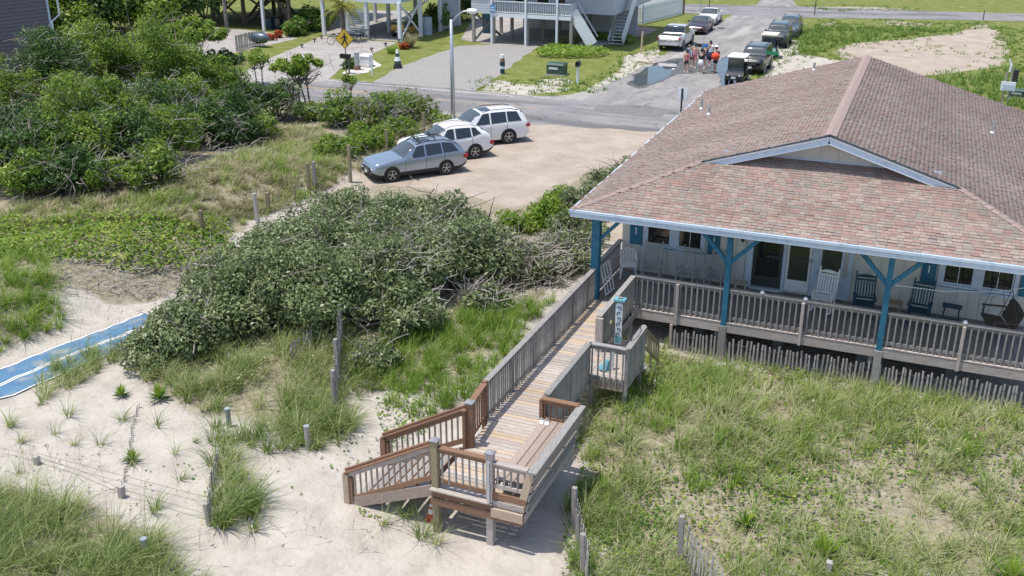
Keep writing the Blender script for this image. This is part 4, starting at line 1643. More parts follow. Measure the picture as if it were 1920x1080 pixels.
# wooden posts along the beach path
PO = [(380, 437, .95), (484, 418, 1.25), (504, 397, .85), (552, 378, .75), (580, 366, 1.45), (591, 356, 1.3), (657, 342, 1.75), (725, 283, 1.1), (796, 256, 1.3), (800, 232, 1.1), (808, 232, 1.0), (816, 232, 1.1), (820, 228, 1.15)]
PN = ['lone wooden post farthest left along the beach path', 'tall wooden post second from the left along the beach path', 'short wooden post third from the left along the path', 'short leaning post fourth along the path', 'tall reddish wooden post left of the silver wagon, front of a pair', 'tall wooden post, rear of the pair left of the silver wagon', 'tallest wooden post next to the bonnet of the silver wagon',
      'wooden post in the bright bushes behind the silver wagon', 'wooden post beside the white crossover bonnet', 'thin dark stake by the road, leftmost of four', 'thin dark stake by the road, second of four', 'thin green stake by the road, third of four', 'thin dark stake by the road, nearest the lamp post']
for (u, v, h), lab in zip(PO, PN):
    g = gr(u, v)
    w_ = .13 if h > .8 and u < 798 else .10
    if u >= 800:
        w_ = .06
    tag(piece('wooden_post', (g.x, g.y, g.z - .3), (g.x + random.uniform(-.06, .06), g.y + random.uniform(-.04, .04), g.z + h), w_, w_, mt['post_wood'] if u not in (484, 591) else mt['picket'], None), lab, 'post', 'wooden posts along the path and lot')


# ---------------------------------------------------------------- yuccas
def yucca(u, v, r, n, label, up=.9):
    g = gr(u, v)
    o = thing('yucca', label, 'yucca', g, group='yucca plants on the sand')
    for k in range(3):
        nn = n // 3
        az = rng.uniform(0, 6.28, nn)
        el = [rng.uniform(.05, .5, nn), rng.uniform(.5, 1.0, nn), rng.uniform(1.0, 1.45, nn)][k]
        L = r * rng.uniform(.75, 1.1, nn)
        V, F, T = [], [], []
        for a, e, l_ in zip(az, el, L):
            d = Vector((math.cos(a) * math.cos(e), math.sin(a) * math.cos(e), math.sin(e)))
            s = Vector((-math.sin(a), math.cos(a), 0))
            nrm = d.cross(s)
            b0 = len(V)
            dr_ = Vector((0, 0, -.12 * l_ if k == 0 else 0))
            V += [s * .008, -s * .008, d * l_ * .5 + s * .022, d * l_ * .5 - nrm * .008, d * l_ * .5 - s * .022, d * l_ + dr_]
            F += [(b0, b0 + 2, b0 + 3, b0 + 1), (b0 + 1, b0 + 3, b0 + 4, b0 + 1), (b0 + 2, b0 + 5, b0 + 3, b0 + 3), (b0 + 3, b0 + 5, b0 + 4, b0 + 4)]
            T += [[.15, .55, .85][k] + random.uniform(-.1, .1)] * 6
        me = bpy.data.meshes.new('leaves')
        me.from_pydata(V, [], [tuple(dict.fromkeys(f)) for f in F])
        me.materials.append(None)
        a_ = me.attributes.new('tone', 'FLOAT', 'POINT')
        a_.data.foreach_set('value', np.array(T, np.float32))
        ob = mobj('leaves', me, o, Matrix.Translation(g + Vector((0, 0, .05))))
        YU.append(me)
    return o


YU = []
yucca(228, 745, .34, 45, 'small yucca, left of the two on the white sand')
yucca(300, 750, .46, 70, 'yucca with bright green heart, right of the two on the white sand')
yucca(1545, 1050, .62, 80, 'large yellow green yucca at the bottom edge of the right slope')
yucca(1893, 1095, .6, 60, 'yucca in the lower right corner')
yucca(1815, 860, .42, 40, 'yucca beside the bare sand patch on the right slope')
yucca(1398, 990, .45, 45, 'yucca among pale grass in the middle of the right slope')
yucca(820, 700, .5, 45, 'yucca in the green grass left of the boardwalk')
yucca(250, 865, .32, 36, 'small yucca by the buried sand fence')
# ================================================================ VEHICLES
def paint(name, c, metal=.2, rough=.3):
    m = M(name, c, tuple(min(1, q * 1.06) for q in c), 3, rough, metal=metal, coat=.6)
    return m


mt['silver_blue'] = paint('silver_blue_paint', (.33, .39, .46), .65, .27)
mt['car_white'] = paint('pearl_white_paint', (.74, .75, .76), 0, .28)
mt['car_silver'] = paint('silver_paint', (.55, .57, .60), .35, .3)
mt['car_black'] = paint('black_paint', (.02, .022, .026), .1, .2)
mt['car_maroon'] = paint('dark_maroon_paint', (.045, .018, .022), .1, .22)
mt['car_grey'] = paint('slate_grey_paint', (.10, .13, .16), .3, .28)
mt['car_green'] = paint('dark_green_grey_paint', (.045, .06, .065), .2, .25)
mt['car_glass'] = M('car_glass', (.022, .028, .033), rough=.04, spec=1.0)
mt['wind_glass'] = M('windscreen_glass', (.04, .052, .058), (.07, .085, .09), 2, .04, spec=1.0)
mt['trim_black'] = M('black_trim', (.022, .022, .024), rough=.55)
mt['yellow_paint'] = paint('yellow_paint', (.55, .36, .06), 0, .4)


def wheel(o, x, y, r, wd, side, rimmat='chrome'):
    m = MB()
    m.lathe((x, y, r), [(r * .62, -wd / 2), (r * .93, -wd / 2), (r, -wd * .35), (r, wd * .35), (r * .93, wd / 2), (r * .62, wd / 2)], 22, axis='Y')
    ty = m.build('tyre', mt['rubber'], o, smooth=False)
    m = MB()
    yo = y + side * (wd / 2 - .012)
    m.lathe((x, yo - .004, r), [(r * .14, side * .012), (r * .14, -.002)], 10, axis='Y')
    rim = [(x + r * .64 * math.cos(t), yo, r + r * .64 * math.sin(t)) for t in np.linspace(0, 6.2832, 23)[:-1]]
    m.tube(rim + [rim[0]], r * .045, 5, cap=False)
    for k in range(5):
        a = 6.2832 * k / 5 + .3
        for da in (-.13, .13):
            m.bar((x + r * .10 * math.cos(a), yo, r + r * .10 * math.sin(a)), (x + r * .62 * math.cos(a + da), yo, r + r * .62 * math.sin(a + da)), .02, r * .10, up=(0, 1, 0))
    m.build('rim', mt[rimmat], ty)
    m = MB()
    m.lathe((x, y + side * wd * .22, r), [(r * .60, 0), (r * .60, .004)], 18, axis='Y')
    m.build('brake_disc', mt['dark_metal'], ty)


def ip(x, xs, ys):
    """smooth interpolation through key points"""
    xs, ys = np.array(xs, float), np.array(ys, float)
    d = np.gradient(ys, xs)
    s = np.diff(ys) / np.diff(xs)
    for i in range(len(xs)):
        nb_ = [s[j] for j in (i - 1, i) if 0 <= j < len(s)]
        if len(nb_) == 2 and nb_[0] * nb_[1] <= 0:
            d[i] = 0
        else:
            mnx = min(abs(q) for q in nb_)
            d[i] = np.sign(nb_[0]) * min(abs(d[i]), 3 * mnx)
    i = np.clip(np.searchsorted(xs, x) - 1, 0, len(xs) - 2)
    h = xs[i + 1] - xs[i]
    t = np.clip((x - xs[i]) / h, 0, 1)
    return ys[i] * (2 * t ** 3 - 3 * t ** 2 + 1) + h * d[i] * (t ** 3 - 2 * t ** 2 + t) + ys[i + 1] * (-2 * t ** 3 + 3 * t ** 2) + h * d[i + 1] * (t ** 3 - t ** 2)


def car(name, label, cat, loc, rz, S, group, scale=1.0):
    """x runs from nose (0) to tail (L); side to side is y"""
    o = thing(name, label, cat, loc, rz, group)
    FR[0] = W[o.name] @ Matrix.Scale(scale, 4) @ Matrix.Translation((-S['L'] / 2, 0, 0))
    L, HWd = S['L'], S['w'] / 2
    N = 97
    xs = np.linspace(0, L, N)
    ztop = ip(xs, *zip(*S['top']))
    zsh = ip(xs, *zip(*S['belt']))
    zsh = np.minimum(zsh, ztop - .015)
    e = .42
    plan = np.ones(N)
    nose = np.clip(xs / e, 0, 1)
    tail = np.clip((L - xs) / (e * .7), 0, 1)
    plan = (1 - .20 * (1 - nose) ** 2.2) * (1 - .12 * (1 - tail) ** 2.2)
    wb = HWd * plan
    zbot = S['clear'] + .16 * (1 - np.clip(xs / .5, 0, 1)) ** 2 + .20 * (1 - np.clip((L - xs) / .55, 0, 1)) ** 2
    cab = np.clip((ztop - zsh) / max(.01, (ztop.max() - zsh.max())), 0, 1)
    wt = wb * (.93 - S.get('tumble', .19) * cab)
    rows = []
    nseg = 5
    for i in range(N):
        zb, zs, zt = zbot[i], zsh[i], ztop[i]
        r = [(0, zb), (wb[i] * .86, zb), (wb[i] * .965, zb + .05), (wb[i] * .985, zb + .16), (wb[i], zb + (zs - zb) * .55), (wb[i] * .992, zs - (zs - zb) * .18), (wb[i] * .955, zs)]
        edge = .055 * cab[i] + .01
        for k in range(1, nseg + 1):
            t = k / nseg
            r.append((wb[i] * .955 + (wt[i] - wb[i] * .955) * t ** .9, zs + (zt - edge - zs) * t))
        r += [(wt[i] * .94, zt - edge * .3), (wt[i] * .6, zt + .004), (0, zt + .012)]
        rows.append(r)
    K = len(rows[0])
    A = np.array(rows)
    for s in (1, -1):
        pass
    verts, faces, mi = [], [], []
    idx_ = {}
    for s in (1, -1):
        for i in range(N):
            for k in range(K):
                if s < 0 and k in (0, K - 1):
                    idx_[(s, i, k)] = idx_[(1, i, k)]
                    continue
                idx_[(s, i, k)] = len(verts)
                verts.append((xs[i], s * A[i, k, 0], A[i, k, 1]))
    for s in (1, -1):
        for i in range(N - 1):
            for k in range(K - 1):
                q = (idx_[(s, i, k)], idx_[(s, i + 1, k)], idx_[(s, i + 1, k + 1)], idx_[(s, i, k + 1)])
                faces.append(q if s > 0 else q[::-1])
                mi.append(1 if k <= S.get('clad', 1) else (2 if S.get('bed') and S['bed'][0] < xs[i] < S['bed'][1] and k >= K - 3 else 0))
    for i in (0, N - 1):
        loop = [idx_[(1, i, k)] for k in range(K)] + [idx_[(-1, i, k)] for k in range(K - 2, 0, -1)]
        faces.append(tuple(loop if i else loop[::-1]))
        mi.append(0)
    me = bpy.data.meshes.new('body')
    me.from_pydata(verts, [], faces)
    for m_ in (S['paint'], mt['trim_black'], mt['black']):
        me.materials.append(m_)
    me.polygons.foreach_set('material_index', mi)
    me.polygons.foreach_set('use_smooth', [True] * len(faces))
    me.update()
    body = mobj('body', me, o)
    sh = lambda i, k, s: Vector((xs[i], s * A[i, k, 0], A[i, k, 1]))

    def patch(pname, x0, x1, k0, k1, sides, mat, off=.006, x0b=None, x1b=None):
        """a pane or panel lying just proud of the body, its ends raked by giving other x at the top"""
        for s in sides:
            m = MB()
            g = []
            nn, kk = 14, k1 - k0
            for k in range(k0, k1 + 1):
                t = (k - k0) / max(1, kk)
                a = x0 + ((x0b if x0b is not None else x0) - x0) * t
                b = x1 + ((x1b if x1b is not None else x1) - x1) * t
                row = []
                for j in range(nn + 1):
                    xx = a + (b - a) * j / nn
                    y_ = np.interp(xx, xs, A[:, k, 0]) * s
                    z_ = np.interp(xx, xs, A[:, k, 1])
                    ny_, nz_ = (s * .9, .42) if k < K - 3 else (0, 1)
                    row.append(Vector((xx, y_ + ny_ * off, z_ + nz_ * off)))
                g.append(row)
            if k1 >= K - 1:      # over the centre line: mirror to the other side
                full = [r for r in g] + [[Vector((p.x, -p.y, p.z)) for p in r] for r in g[-2::-1]]
                g = full
            vs_ = [p for r in g for p in r]
            n1 = nn + 1
            fs = []
            for r in range(len(g) - 1):
                for j in range(nn):
                    q = (r * n1 + j, r * n1 + j + 1, (r + 1) * n1 + j + 1, (r + 1) * n1 + j)
                    fs.append(q if s > 0 else q[::-1])
            m.add(vs_, fs)
            m.build(pname, mat, o, smooth=True)

    kb, kt = 6, 6 + nseg
    ws = S['windshield']
    patch('windscreen', ws[0], ws[1], kt, K - 1, (1,), mt['wind_glass'], .008)
    rw = S['rearglass']
    patch('rear_window', rw[0], rw[1], kt, K - 1, (1,), mt['car_glass'], .008)
    for (a, b, a2, b2) in S['windows']:
        patch('side_window', a, b, kb, kt, (1, -1), mt['car_glass'], .007, a2, b2)
    if S.get('sunroof'):
        patch('sunroof', S['sunroof'][0], S['sunroof'][1], K - 2, K - 1, (1,), mt['car_glass'], .006)
    R_ = S['wr']
    for x in S['axles']:
        for s in (1, -1):
            yy = float(np.interp(x, xs, wb))
            m = MB()
            m.lathe((x, s * (yy - .10), R_ * 1.02), [(R_ * 1.17, 0), (R_ * 1.17, s * .108)], 24, axis='Y')
            m.build('wheel_arch', mt['trim_black'], o)
            wheel(o, x, s * (yy - .085), R_, .22, s)
    # lamps, grille, plates, mirrors, handles, rails, seams
    for s in (1, -1):
        m = MB()
        x = S.get('hlx', .22)
        yy = float(np.interp(x, xs, wb))
        zz = float(np.interp(x, xs, zsh)) - .07
        m.add([(x - .16, s * (yy * .78), zz - .02), (x - .16, s * (yy * .80), zz - .12), (x + .30, s * (yy * 1.0), zz - .05), (x + .36, s * (yy * .985), zz + .06), (x + .02, s * (yy * .80), zz + .055)], [(0, 1, 2, 3, 4)] if s > 0 else [(4, 3, 2, 1, 0)])
        me2 = m.build('headlight', mt['lamp_glass'], o)
        m = MB()
        x = L - .10
        yy = float(np.interp(L - .22, xs, wb))
        zz = float(np.interp(x, xs, zsh))
        m.box((L - .10, s * (yy * .93), zz - .12), (.24, .13, .17))
        m.build('tail_light', mt['red_glass'], o)
        m = MB()
        xm = ws[0] + .35
        ym = float(np.interp(xm, xs, wb))
        zm = float(np.interp(xm, xs, zsh))
        m.box((xm, s * (ym + .09), zm + .08), (.12, .20, .13))
        m.build('mirror', S['paint'] if not S.get('dark_mirror') else mt['trim_black'], o)
        for x in S.get('handles', ()):
            m = MB()
            y_ = float(np.interp(x, xs, wb))
            m.box((x, s * (y_ * .992 + .012), float(np.interp(x, xs, zsh)) - .13), (.17, .03, .03))
            m.build('door_handle', S['paint'], o)
        for x in S.get('seams', ()):
            m = MB()
            pts = []
            for k in (3, 4, 5, 6):
                pts.append(Vector((x, s * (float(np.interp(x, xs, A[:, k, 0])) + .003), float(np.interp(x, xs, A[:, k, 1])))))
            for a_, b_ in zip(pts[:-1], pts[1:]):
                m.bar(a_, b_, .012, .008, up=(0, s, 0))
            m.build('door_seam', mt['trim_black'], o)
        if S.get('rails'):
            a_, b_ = S['rails']
            m = MB()
            pts = [Vector((x, s * float(np.interp(x, xs, wt)) * .86, float(np.interp(x, xs, ztop)) + (.055 if 0 < j < 5 else .0))) for j, x in enumerate(np.linspace(a_, b_, 6))]
            m.tube(pts, .022, 6)
            m.build('roof_rail', S.get('railmat', mt['trim_black']), o)
        if S.get('sill'):
            m = MB()
            xa, xb = S['axles'][0] + R_ * 1.25, S['axles'][1] - R_ * 1.25
            m.box(((xa + xb) / 2, s * (HWd * .985), S['clear'] + .13), (xb - xa, .03, .16))
            m.build('sill_cladding', mt['trim_black'], o)
    m = MB()
    m.box((.01, 0, float(zsh[3]) - .20), (.06, S['w'] * .46, .20))
    gr_ = m.build('grille', mt['trim_black'], o)
    for q in (-.05, .04):
        m = MB()
        m.box((-.026, 0, float(zsh[3]) - .20 + q), (.012, S['w'] * .44, .018))
        m.build('grille_bar', mt['chrome'], gr_)
    m = MB()
    m.box((.03, 0, S['clear'] + .22), (.08, S['w'] * .74, .16))
    m.build('front_bumper', mt['trim_black'] if S.get('clad', 1) > 1 else S['paint'], o)
    m = MB()
    m.box((L - .02, 0, S['clear'] + .30), (.10, S['w'] * .80, .18))
    m.build('rear_bumper', mt['trim_black'] if S.get('clad', 1) > 1 else S['paint'], o)
    for x, zz in ((-.024, S['clear'] + .26), (L + .035, float(zsh[-4]) - .30)):
        m = MB()
        m.box((x, 0, zz), (.012, .31, .15))
        m.build('number_plate', mt['plate'], o)
    if S.get('rack'):
        for x in S['rack']:
            zt = float(np.interp(x, xs, ztop)) + .11
            m = MB()
            m.tube([(x, -.56, zt - .04), (x, -.5, zt), (x, .5, zt), (x, .56, zt - .04)], .022, 6)
            m.build('cross_bar', mt['trim_black'], o)
            for yy in (-.32, .1, .38):
                m = MB()
                m.tube([(x, yy - .08, zt), (x - .05, yy, zt + .20), (x + .05, yy + .09, zt)], .025, 6)
                m.build('kayak_cradle', mt['trim_black'], o)
        m = MB()
        m.tube([(S['rack'][0] + .1, .25, float(ztop.max()) + .14), (S['rack'][0] + .65, .30, float(ztop.max()) + .14)], .03, 6)
        m.build('rack_tray', mt['steel'], o)
    frame()
    return o


WAGON = dict(L=4.79, w=1.82, clear=.22, wr=.345, axles=(.93, 3.67), clad=2,
             top=[(0, .66), (.12, .84), (.5, .95), (1.25, 1.06), (1.5, 1.10), (2.05, 1.47), (2.4, 1.57), (3.2, 1.60), (4.1, 1.53), (4.38, 1.40), (4.62, 1.10), (4.74, .95), (4.79, .70)],
             belt=[(0, .62), (.15, .80), (.5, .89), (1.4, .98), (2.5, 1.02), (4.2, 1.09), (4.62, 1.05), (4.79, .66)],
             windshield=(1.50, 2.20), rearglass=(4.18, 4.56), windows=[(1.85, 2.62, 2.28, 2.62), (2.70, 3.50, 2.70, 3.48), (3.56, 4.36, 3.54, 4.08)], handles=(2.48, 3.42), seams=(1.62, 2.66, 3.60), rails=(2.25, 4.1), rack=(2.5, 3.3), sill=True, sunroof=(2.45, 3.1))
CROSS = dict(L=4.6, w=1.85, clear=.22, wr=.36, axles=(.90, 3.58), clad=2,
             top=[(0, .72), (.12, .92), (.5, 1.03), (1.15, 1.12), (1.4, 1.16), (1.95, 1.54), (2.4, 1.64), (3.2, 1.63), (3.9, 1.53), (4.2, 1.36), (4.42, 1.14), (4.55, 1.0), (4.6, .72)],
             belt=[(0, .68), (.15, .86), (.5, .96), (1.4, 1.06), (2.5, 1.08), (3.6, 1.16), (4.0, 1.26), (4.35, 1.14), (4.6, .68)],
             windshield=(1.42, 2.1), rearglass=(3.95, 4.32), windows=[(1.8, 2.52, 2.2, 2.52), (2.6, 3.42, 2.6, 3.40), (3.48, 3.95, 3.46, 3.70)], handles=(2.4, 3.32), seams=(1.55, 2.56, 3.45), rails=(2.1, 3.8), sill=True, railmat=mt['bench_wood'])
BIGSUV = dict(L=4.95, w=1.93, clear=.22, wr=.38, axles=(.95, 3.75), clad=1,
              top=[(0, .78), (.12, .98), (.5, 1.08), (1.2, 1.17), (1.45, 1.2), (2.05, 1.62), (2.5, 1.72), (3.4, 1.75), (4.4, 1.70), (4.62, 1.60), (4.82, 1.20), (4.92, 1.0), (4.95, .74)],
              belt=[(0, .74), (.15, .92), (.5, 1.0), (1.5, 1.10), (2.5, 1.12), (4.2, 1.18), (4.8, 1.14), (4.95, .70)],
              windshield=(1.46, 2.25), rearglass=(4.48, 4.78), windows=[(1.9, 2.72, 2.36, 2.72), (2.8, 3.66, 2.8, 3.64), (3.72, 4.5, 3.70, 4.28)], handles=(2.58, 3.56), seams=(1.66, 2.76, 3.68), rails=(2.4, 4.4), sunroof=(2.4, 2.95))
PICKUP = dict(L=5.85, w=2.02, clear=.32, wr=.41, axles=(1.0, 4.62), clad=1, tumble=.12,
              top=[(0, .95), (.1, 1.12), (.6, 1.20), (1.45, 1.26), (1.65, 1.29), (2.2, 1.78), (2.6, 1.90), (3.5, 1.90), (3.85, 1.80), (4.05, 1.30), (4.2, 1.26), (5.7, 1.28), (5.82, 1.26), (5.85, 1.0)],
              belt=[(0, .9), (.15, 1.05), (1.5, 1.20), (3.9, 1.24), (5.7, 1.255), (5.85, .95)], bed=(4.1, 5.68),
              windshield=(1.7, 2.35), rearglass=(3.72, 4.02), windows=[(2.05, 2.85, 2.4, 2.85), (2.93, 3.72, 2.93, 3.66)], handles=(2.7, 3.6), seams=(1.9, 2.88, 3.8, 4.1))
SEDAN = dict(L=4.85, w=1.86, clear=.18, wr=.335, axles=(.95, 3.75), clad=1,
             top=[(0, .58), (.12, .72), (.6, .84), (1.35, .95), (1.6, .98), (2.25, 1.36), (2.6, 1.43), (3.1, 1.42), (3.6, 1.30), (4.1, 1.06), (4.6, 1.02), (4.8, .95), (4.85, .65)],
             belt=[(0, .55), (.15, .68), (.6, .78), (1.5, .90), (3.5, .96), (4.6, .97), (4.85, .62)],
             windshield=(1.62, 2.42), rearglass=(3.25, 4.0), windows=[(1.95, 2.72, 2.42, 2.72), (2.8, 3.7, 2.8, 3.38)], handles=(2.6, 3.5), seams=(1.75, 2.76, 3.6))
BOXSUV = dict(L=4.55, w=1.92, clear=.30, wr=.40, axles=(.85, 3.6), clad=2, tumble=.12,
              top=[(0, .90), (.08, 1.10), (.5, 1.17), (1.35, 1.20), (1.5, 1.22), (1.85, 1.68), (2.1, 1.80), (3.3, 1.83), (4.3, 1.80), (4.45, 1.70), (4.53, 1.2), (4.55, .85)],
              belt=[(0, .85), (.12, 1.03), (1.4, 1.13), (4.3, 1.16), (4.55, .8)],
              windshield=(1.50, 1.98), rearglass=(4.34, 4.5), windows=[(1.78, 2.45, 1.95, 2.45), (2.53, 3.3, 2.53, 3.3), (3.38, 4.25, 3.38, 4.18)], handles=(2.4, 3.2), seams=(1.7, 2.49, 3.34), rails=(2.1, 4.2))


def put(S, paint_, **k):
    d = dict(S)
    d['paint'] = paint_
    d.update(k)
    return d


# parked on the sand lot, noses to the posts (nose points towards -x, tail away)
def from_wheels(fu, ru, S):
    """place by two near-side wheel contacts seen from the drone"""
    f, r = at(*fu), at(*ru)
    d = (r - f).normalized()
    rz = math.atan2(d.y, d.x)
    ax = S['axles']
    mid = (f + r) / 2
    side = Vector((d.y, -d.x, 0))       # towards the viewer
    cx = (ax[0] + ax[1]) / 2 - S['L'] / 2
    c = mid - d * cx - side * (S['w'] / 2 - .10)
    return c, rz


def park(name, label, fu, ru, S, paint_, **k):
    f, r = at(*fu), at(*ru)
    sc_ = min(1.08, max(.92, (r - f).length / (S['axles'][1] - S['axles'][0])))
    c, rz = from_wheels(fu, ru, S)
    return car(name, label, 'car', (c.x, c.y, .0), rz, put(S, paint_, **k), 'cars on the sandy parking lot', sc_)


park('station_wagon', 'silver blue station wagon with black roof rack, nearest on the sand lot', (735, 341), (836, 327), WAGON, mt['silver_blue'])
f2, r2 = at(735, 341), at(836, 327)
dv = (r2 - f2).normalized()


def park2(name, label, ru, S, paint_, ddeg=0.0, **k):
    r = at(*ru)
    a = math.atan2(dv.y, dv.x) + R(ddeg)
    d = Vector((math.cos(a), math.sin(a), 0))
    side = Vector((d.y, -d.x, 0))
    c = r - d * (S['axles'][1] - S['L'] / 2) - side * (S['w'] / 2 - .1)
    return car(name, label, 'car', (c.x, c.y, .0), a, put(S, paint_, **k), 'cars on the sandy parking lot')


park2('crossover', 'white crossover with dark wheel arches, middle of the three on the sand lot', (890, 297), CROSS, mt['car_white'], -3)
park2('large_suv', 'white three row sport utility vehicle, farthest of three on the sand lot', (953, 269), BIGSUV, mt['car_white'], -6)
# along the side street: it runs along +y
SG = 'vehicles parked along the side street'
p = at(1254, 97)
car('pickup_truck', 'silver white crew cab pickup truck by the puddle, tail towards the viewer', 'truck', (p.x - .1, p.y + 2.75, .01), R(-90) + R(1), put(PICKUP, mt['car_silver']), SG, .95)
p = at(1304, 66)
car('dark_sedan', 'dark maroon car facing the viewer behind the pickup truck', 'car', (p.x - .15, p.y + 2.3, .01), R(90) + R(2), put(SEDAN, mt['car_maroon'], ), SG, .95)
p = at(1326, 49)
car('white_coupe', 'white low coupe facing the viewer, farthest on the left side of the street', 'car', (p.x - .3, p.y + 2.3, .01), R(90) + R(3), put(SEDAN, mt['car_white']), SG, .95)
p = at(1400, 141)
car('boxy_suv', 'black boxy off-road vehicle behind the nearest golf cart', 'car', (p.x + .15, p.y + 2.2, .01), R(90), put(BOXSUV, mt['car_black']), SG, .97)
p = at(1450, 91)
car('dark_jeep', 'dark green grey boxy off-road vehicle behind the golf cart with beige roof', 'car', (p.x + .0, p.y + 2.2, .01), R(90) + R(2), put(BOXSUV, mt['car_green']), SG, .97)
p = at(1463, 74)
car('grey_suv', 'slate grey sport utility vehicle, farthest on the right side of the street', 'car', (p.x + .35, p.y + 2.5, .01), R(90) + R(2), put(BIGSUV, mt['car_grey']), SG, .95)
mt['cart_beige'] = M('beige_roof', (.66, .62, .50), rough=.5)
mt['cart_white'] = M('white_roof', (.78, .78, .76), rough=.5)
mt['cart_teal'] = paint('teal_paint', (.06, .16, .16), .2, .3)


def golf_cart(label, loc, rz, bodym, roofm):
    o = thing('golf_cart', label, 'golf cart', loc, rz, SG)
    frame(o)
    # nose towards -x
    m = MB()
    pr = [(-1.25, .32), (-1.22, .62), (-.95, .82), (-.62, .86), (-.55, .40), (.15, .40), (.2, .72), (1.05, .76), (1.18, .55), (1.18, .32)]
    n = len(pr)
    m.add([(a, -.58, b) for a, b in pr] + [(a, .58, b) for a, b in pr], [tuple(range(n)), tuple(range(2 * n - 1, n - 1, -1))] + [(i, n + i, n + (i + 1) % n, (i + 1) % n) for i in range(n)])
    m.build('body', bodym, o)
    for y0, nm in ((0, 0),):
        m = MB()
        m.box((.42, 0, .80), (.5, 1.05, .12))
        m.build('seat', mt['trim_black'], o)
        m = MB()
        m.box((.70, 0, 1.05), (.12, 1.05, .42))
        m.build('backrest', mt['trim_black'], o)
        m = MB()
        m.box((1.0, 0, .86), (.4, 1.0, .10))
        m.build('rear_seat', mt['cart_beige'], o)
    m = MB()
    m.box((.08, 0, 1.78), (1.75, 1.22, .06))
    m.box((.08, 0, 1.82), (1.55, 1.05, .04))
    m.build('roof', roofm, o)
    for sx, xt in ((-.72, -.62), (.85, .82)):
        for s in (-1, 1):
            m = MB()
            m.tube([(sx, .52 * s, .8), (xt, .52 * s, 1.76)], .022, 6)
            m.build('roof_support', mt['trim_black'], o)
    m = MB()
    m.add([(-.70, -.5, .88), (-.70, .5, .88), (-.62, .5, 1.72), (-.62, -.5, 1.72)], [(0, 1, 2, 3)])
    m.build('windscreen', mt['wind_glass'], o)
    m = MB()
    m.tube([(-.35 + .05 * math.sin(t), -.25 + .16 * math.cos(t), 1.05 + .14 * math.sin(t)) for t in np.linspace(0, 6.28, 13)], .014, 5)
    m.build('steering_wheel', mt['black'], o)
    m = MB()
    m.box((-1.27, 0, .48), (.06, .9, .10))
    m.build('bumper', mt['trim_black'], o)
    m = MB()
    m.box((-1.305, 0, .50), (.01, .3, .14))
    m.build('number_plate', mt['plate'], o)
    for s in (-1, 1):
        m = MB()
        m.lathe((-1.20, .40 * s, .64), [(.02, -.05), (.07, -.04), (.07, 0)], 10, axis='X')
        m.build('headlight', mt['lamp_glass'], o)
        for x in (-.85, .8):
            wheel(o, x, .50 * s, .27, .2, s)
    frame()
    return o


p = at(1373, 158)
golf_cart('black golf cart with white roof, nearest on the right side of the street', (p.x + .1, p.y + .9, .01), R(90), mt['car_black'], mt['cart_white'])
p = at(1432, 112)
golf_cart('teal golf cart with beige roof between the two dark off-road vehicles', (p.x + .15, p.y + 1.2, .01), R(92), mt['cart_teal'], mt['cart_beige'])
# ================================================================ NEIGHBOUR HOUSES AND STREET THINGS
mt['mauve_siding'] = M('mauve_grey_siding', (.135, .125, .14), (.165, .152, .168), 3, .75, .1, 30, .03)
mt['blue_siding'] = M('light_blue_siding', (.40, .50, .60), (.46, .56, .66), 2, .7, .05, 20, .03)
mt['grey_siding'] = M('pale_grey_siding', (.50, .52, .56), (.56, .58, .62), 2, .7, .05, 20, .03)
mt['brown_post'] = M('brown_stilt', (.10, .08, .065), (.17, .14, .115), 5, .85, .2, 20, .1, stretch=GRAIN)
mt['pile_grey'] = M('grey_pile', (.25, .235, .21), (.36, .34, .31), 5, .85, .2, 20, .1, stretch=GRAIN)
mt['roof_grey'] = M('grey_roof', (.16, .15, .15), (.24, .225, .22), 6, .95, .2, 20)
mt['vinyl'] = M('white_vinyl', (.72, .75, .80), rough=.4)

# --- grey lap sided house at the far left
gh = thing('grey_house', 'tall mauve grey house with lap siding and white downpipe at the left edge', 'house', (-55.0, 32.5, 0), R(-14))
frame(gh)
m = MB()
m.box((-6.03, -9.03, 3.6), (12, 18, 8.4))
gw = m.build('wall', mt['mauve_siding'], gh)
for i in range(31):
    z = -.5 + .265 * i
    m = MB()
    m.add([(.012, -18, z + .265), (.012, 0, z + .265), (.085, 0, z), (.085, -18, z), (0, -18, z), (0, 0, z)], [(0, 3, 2, 1), (4, 5, 2, 3)])
    m.build('siding_board', mt['mauve_siding'], gw)
m = MB()
m.box((.05, -.05, 1.6), (.16, .16, 8.4))
m.build('corner_board', mt['blue_siding'], gh)
m = MB()
m.tube([(.12, .06, -.1), (.12, .06, 2.75), (.16, .75, 3.2), (.16, .75, 7.8)], .075, 8)
m.build('downpipe', mt['vinyl'], gh)
m = MB()
m.box((-6, -9, 5.5), (12.4, 19.4, .02))
m.build('overhang_board', mt['mauve_siding'], gh)
m = MB()
m.add([(-12.6, -18.6, 7.7), (.6, -18.6, 7.7), (.6, .9, 7.7), (-12.6, .9, 7.7), (-6, -18.6, 10.5), (-6, .9, 10.5)], [(0, 1, 4), (1, 2, 5, 4), (2, 3, 5), (3, 0, 4, 5), (3, 2, 1, 0)])
m.build('roof', mt['roof_grey'], gh)
frame()


def gable_roof(o, x0, x1, y0, y1, z, rise, mat, ridge='x'):
    m = MB()
    if ridge == 'x':
        ym = (y0 + y1) / 2
        m.add([(x0, y0, z), (x1, y0, z), (x1, y1, z), (x0, y1, z), (x0, ym, z + rise), (x1, ym, z + rise)], [(0, 1, 5, 4), (2, 3, 4, 5), (1, 2, 5), (3, 0, 4), (3, 2, 1, 0)])
    m.build('roof', mat, o)


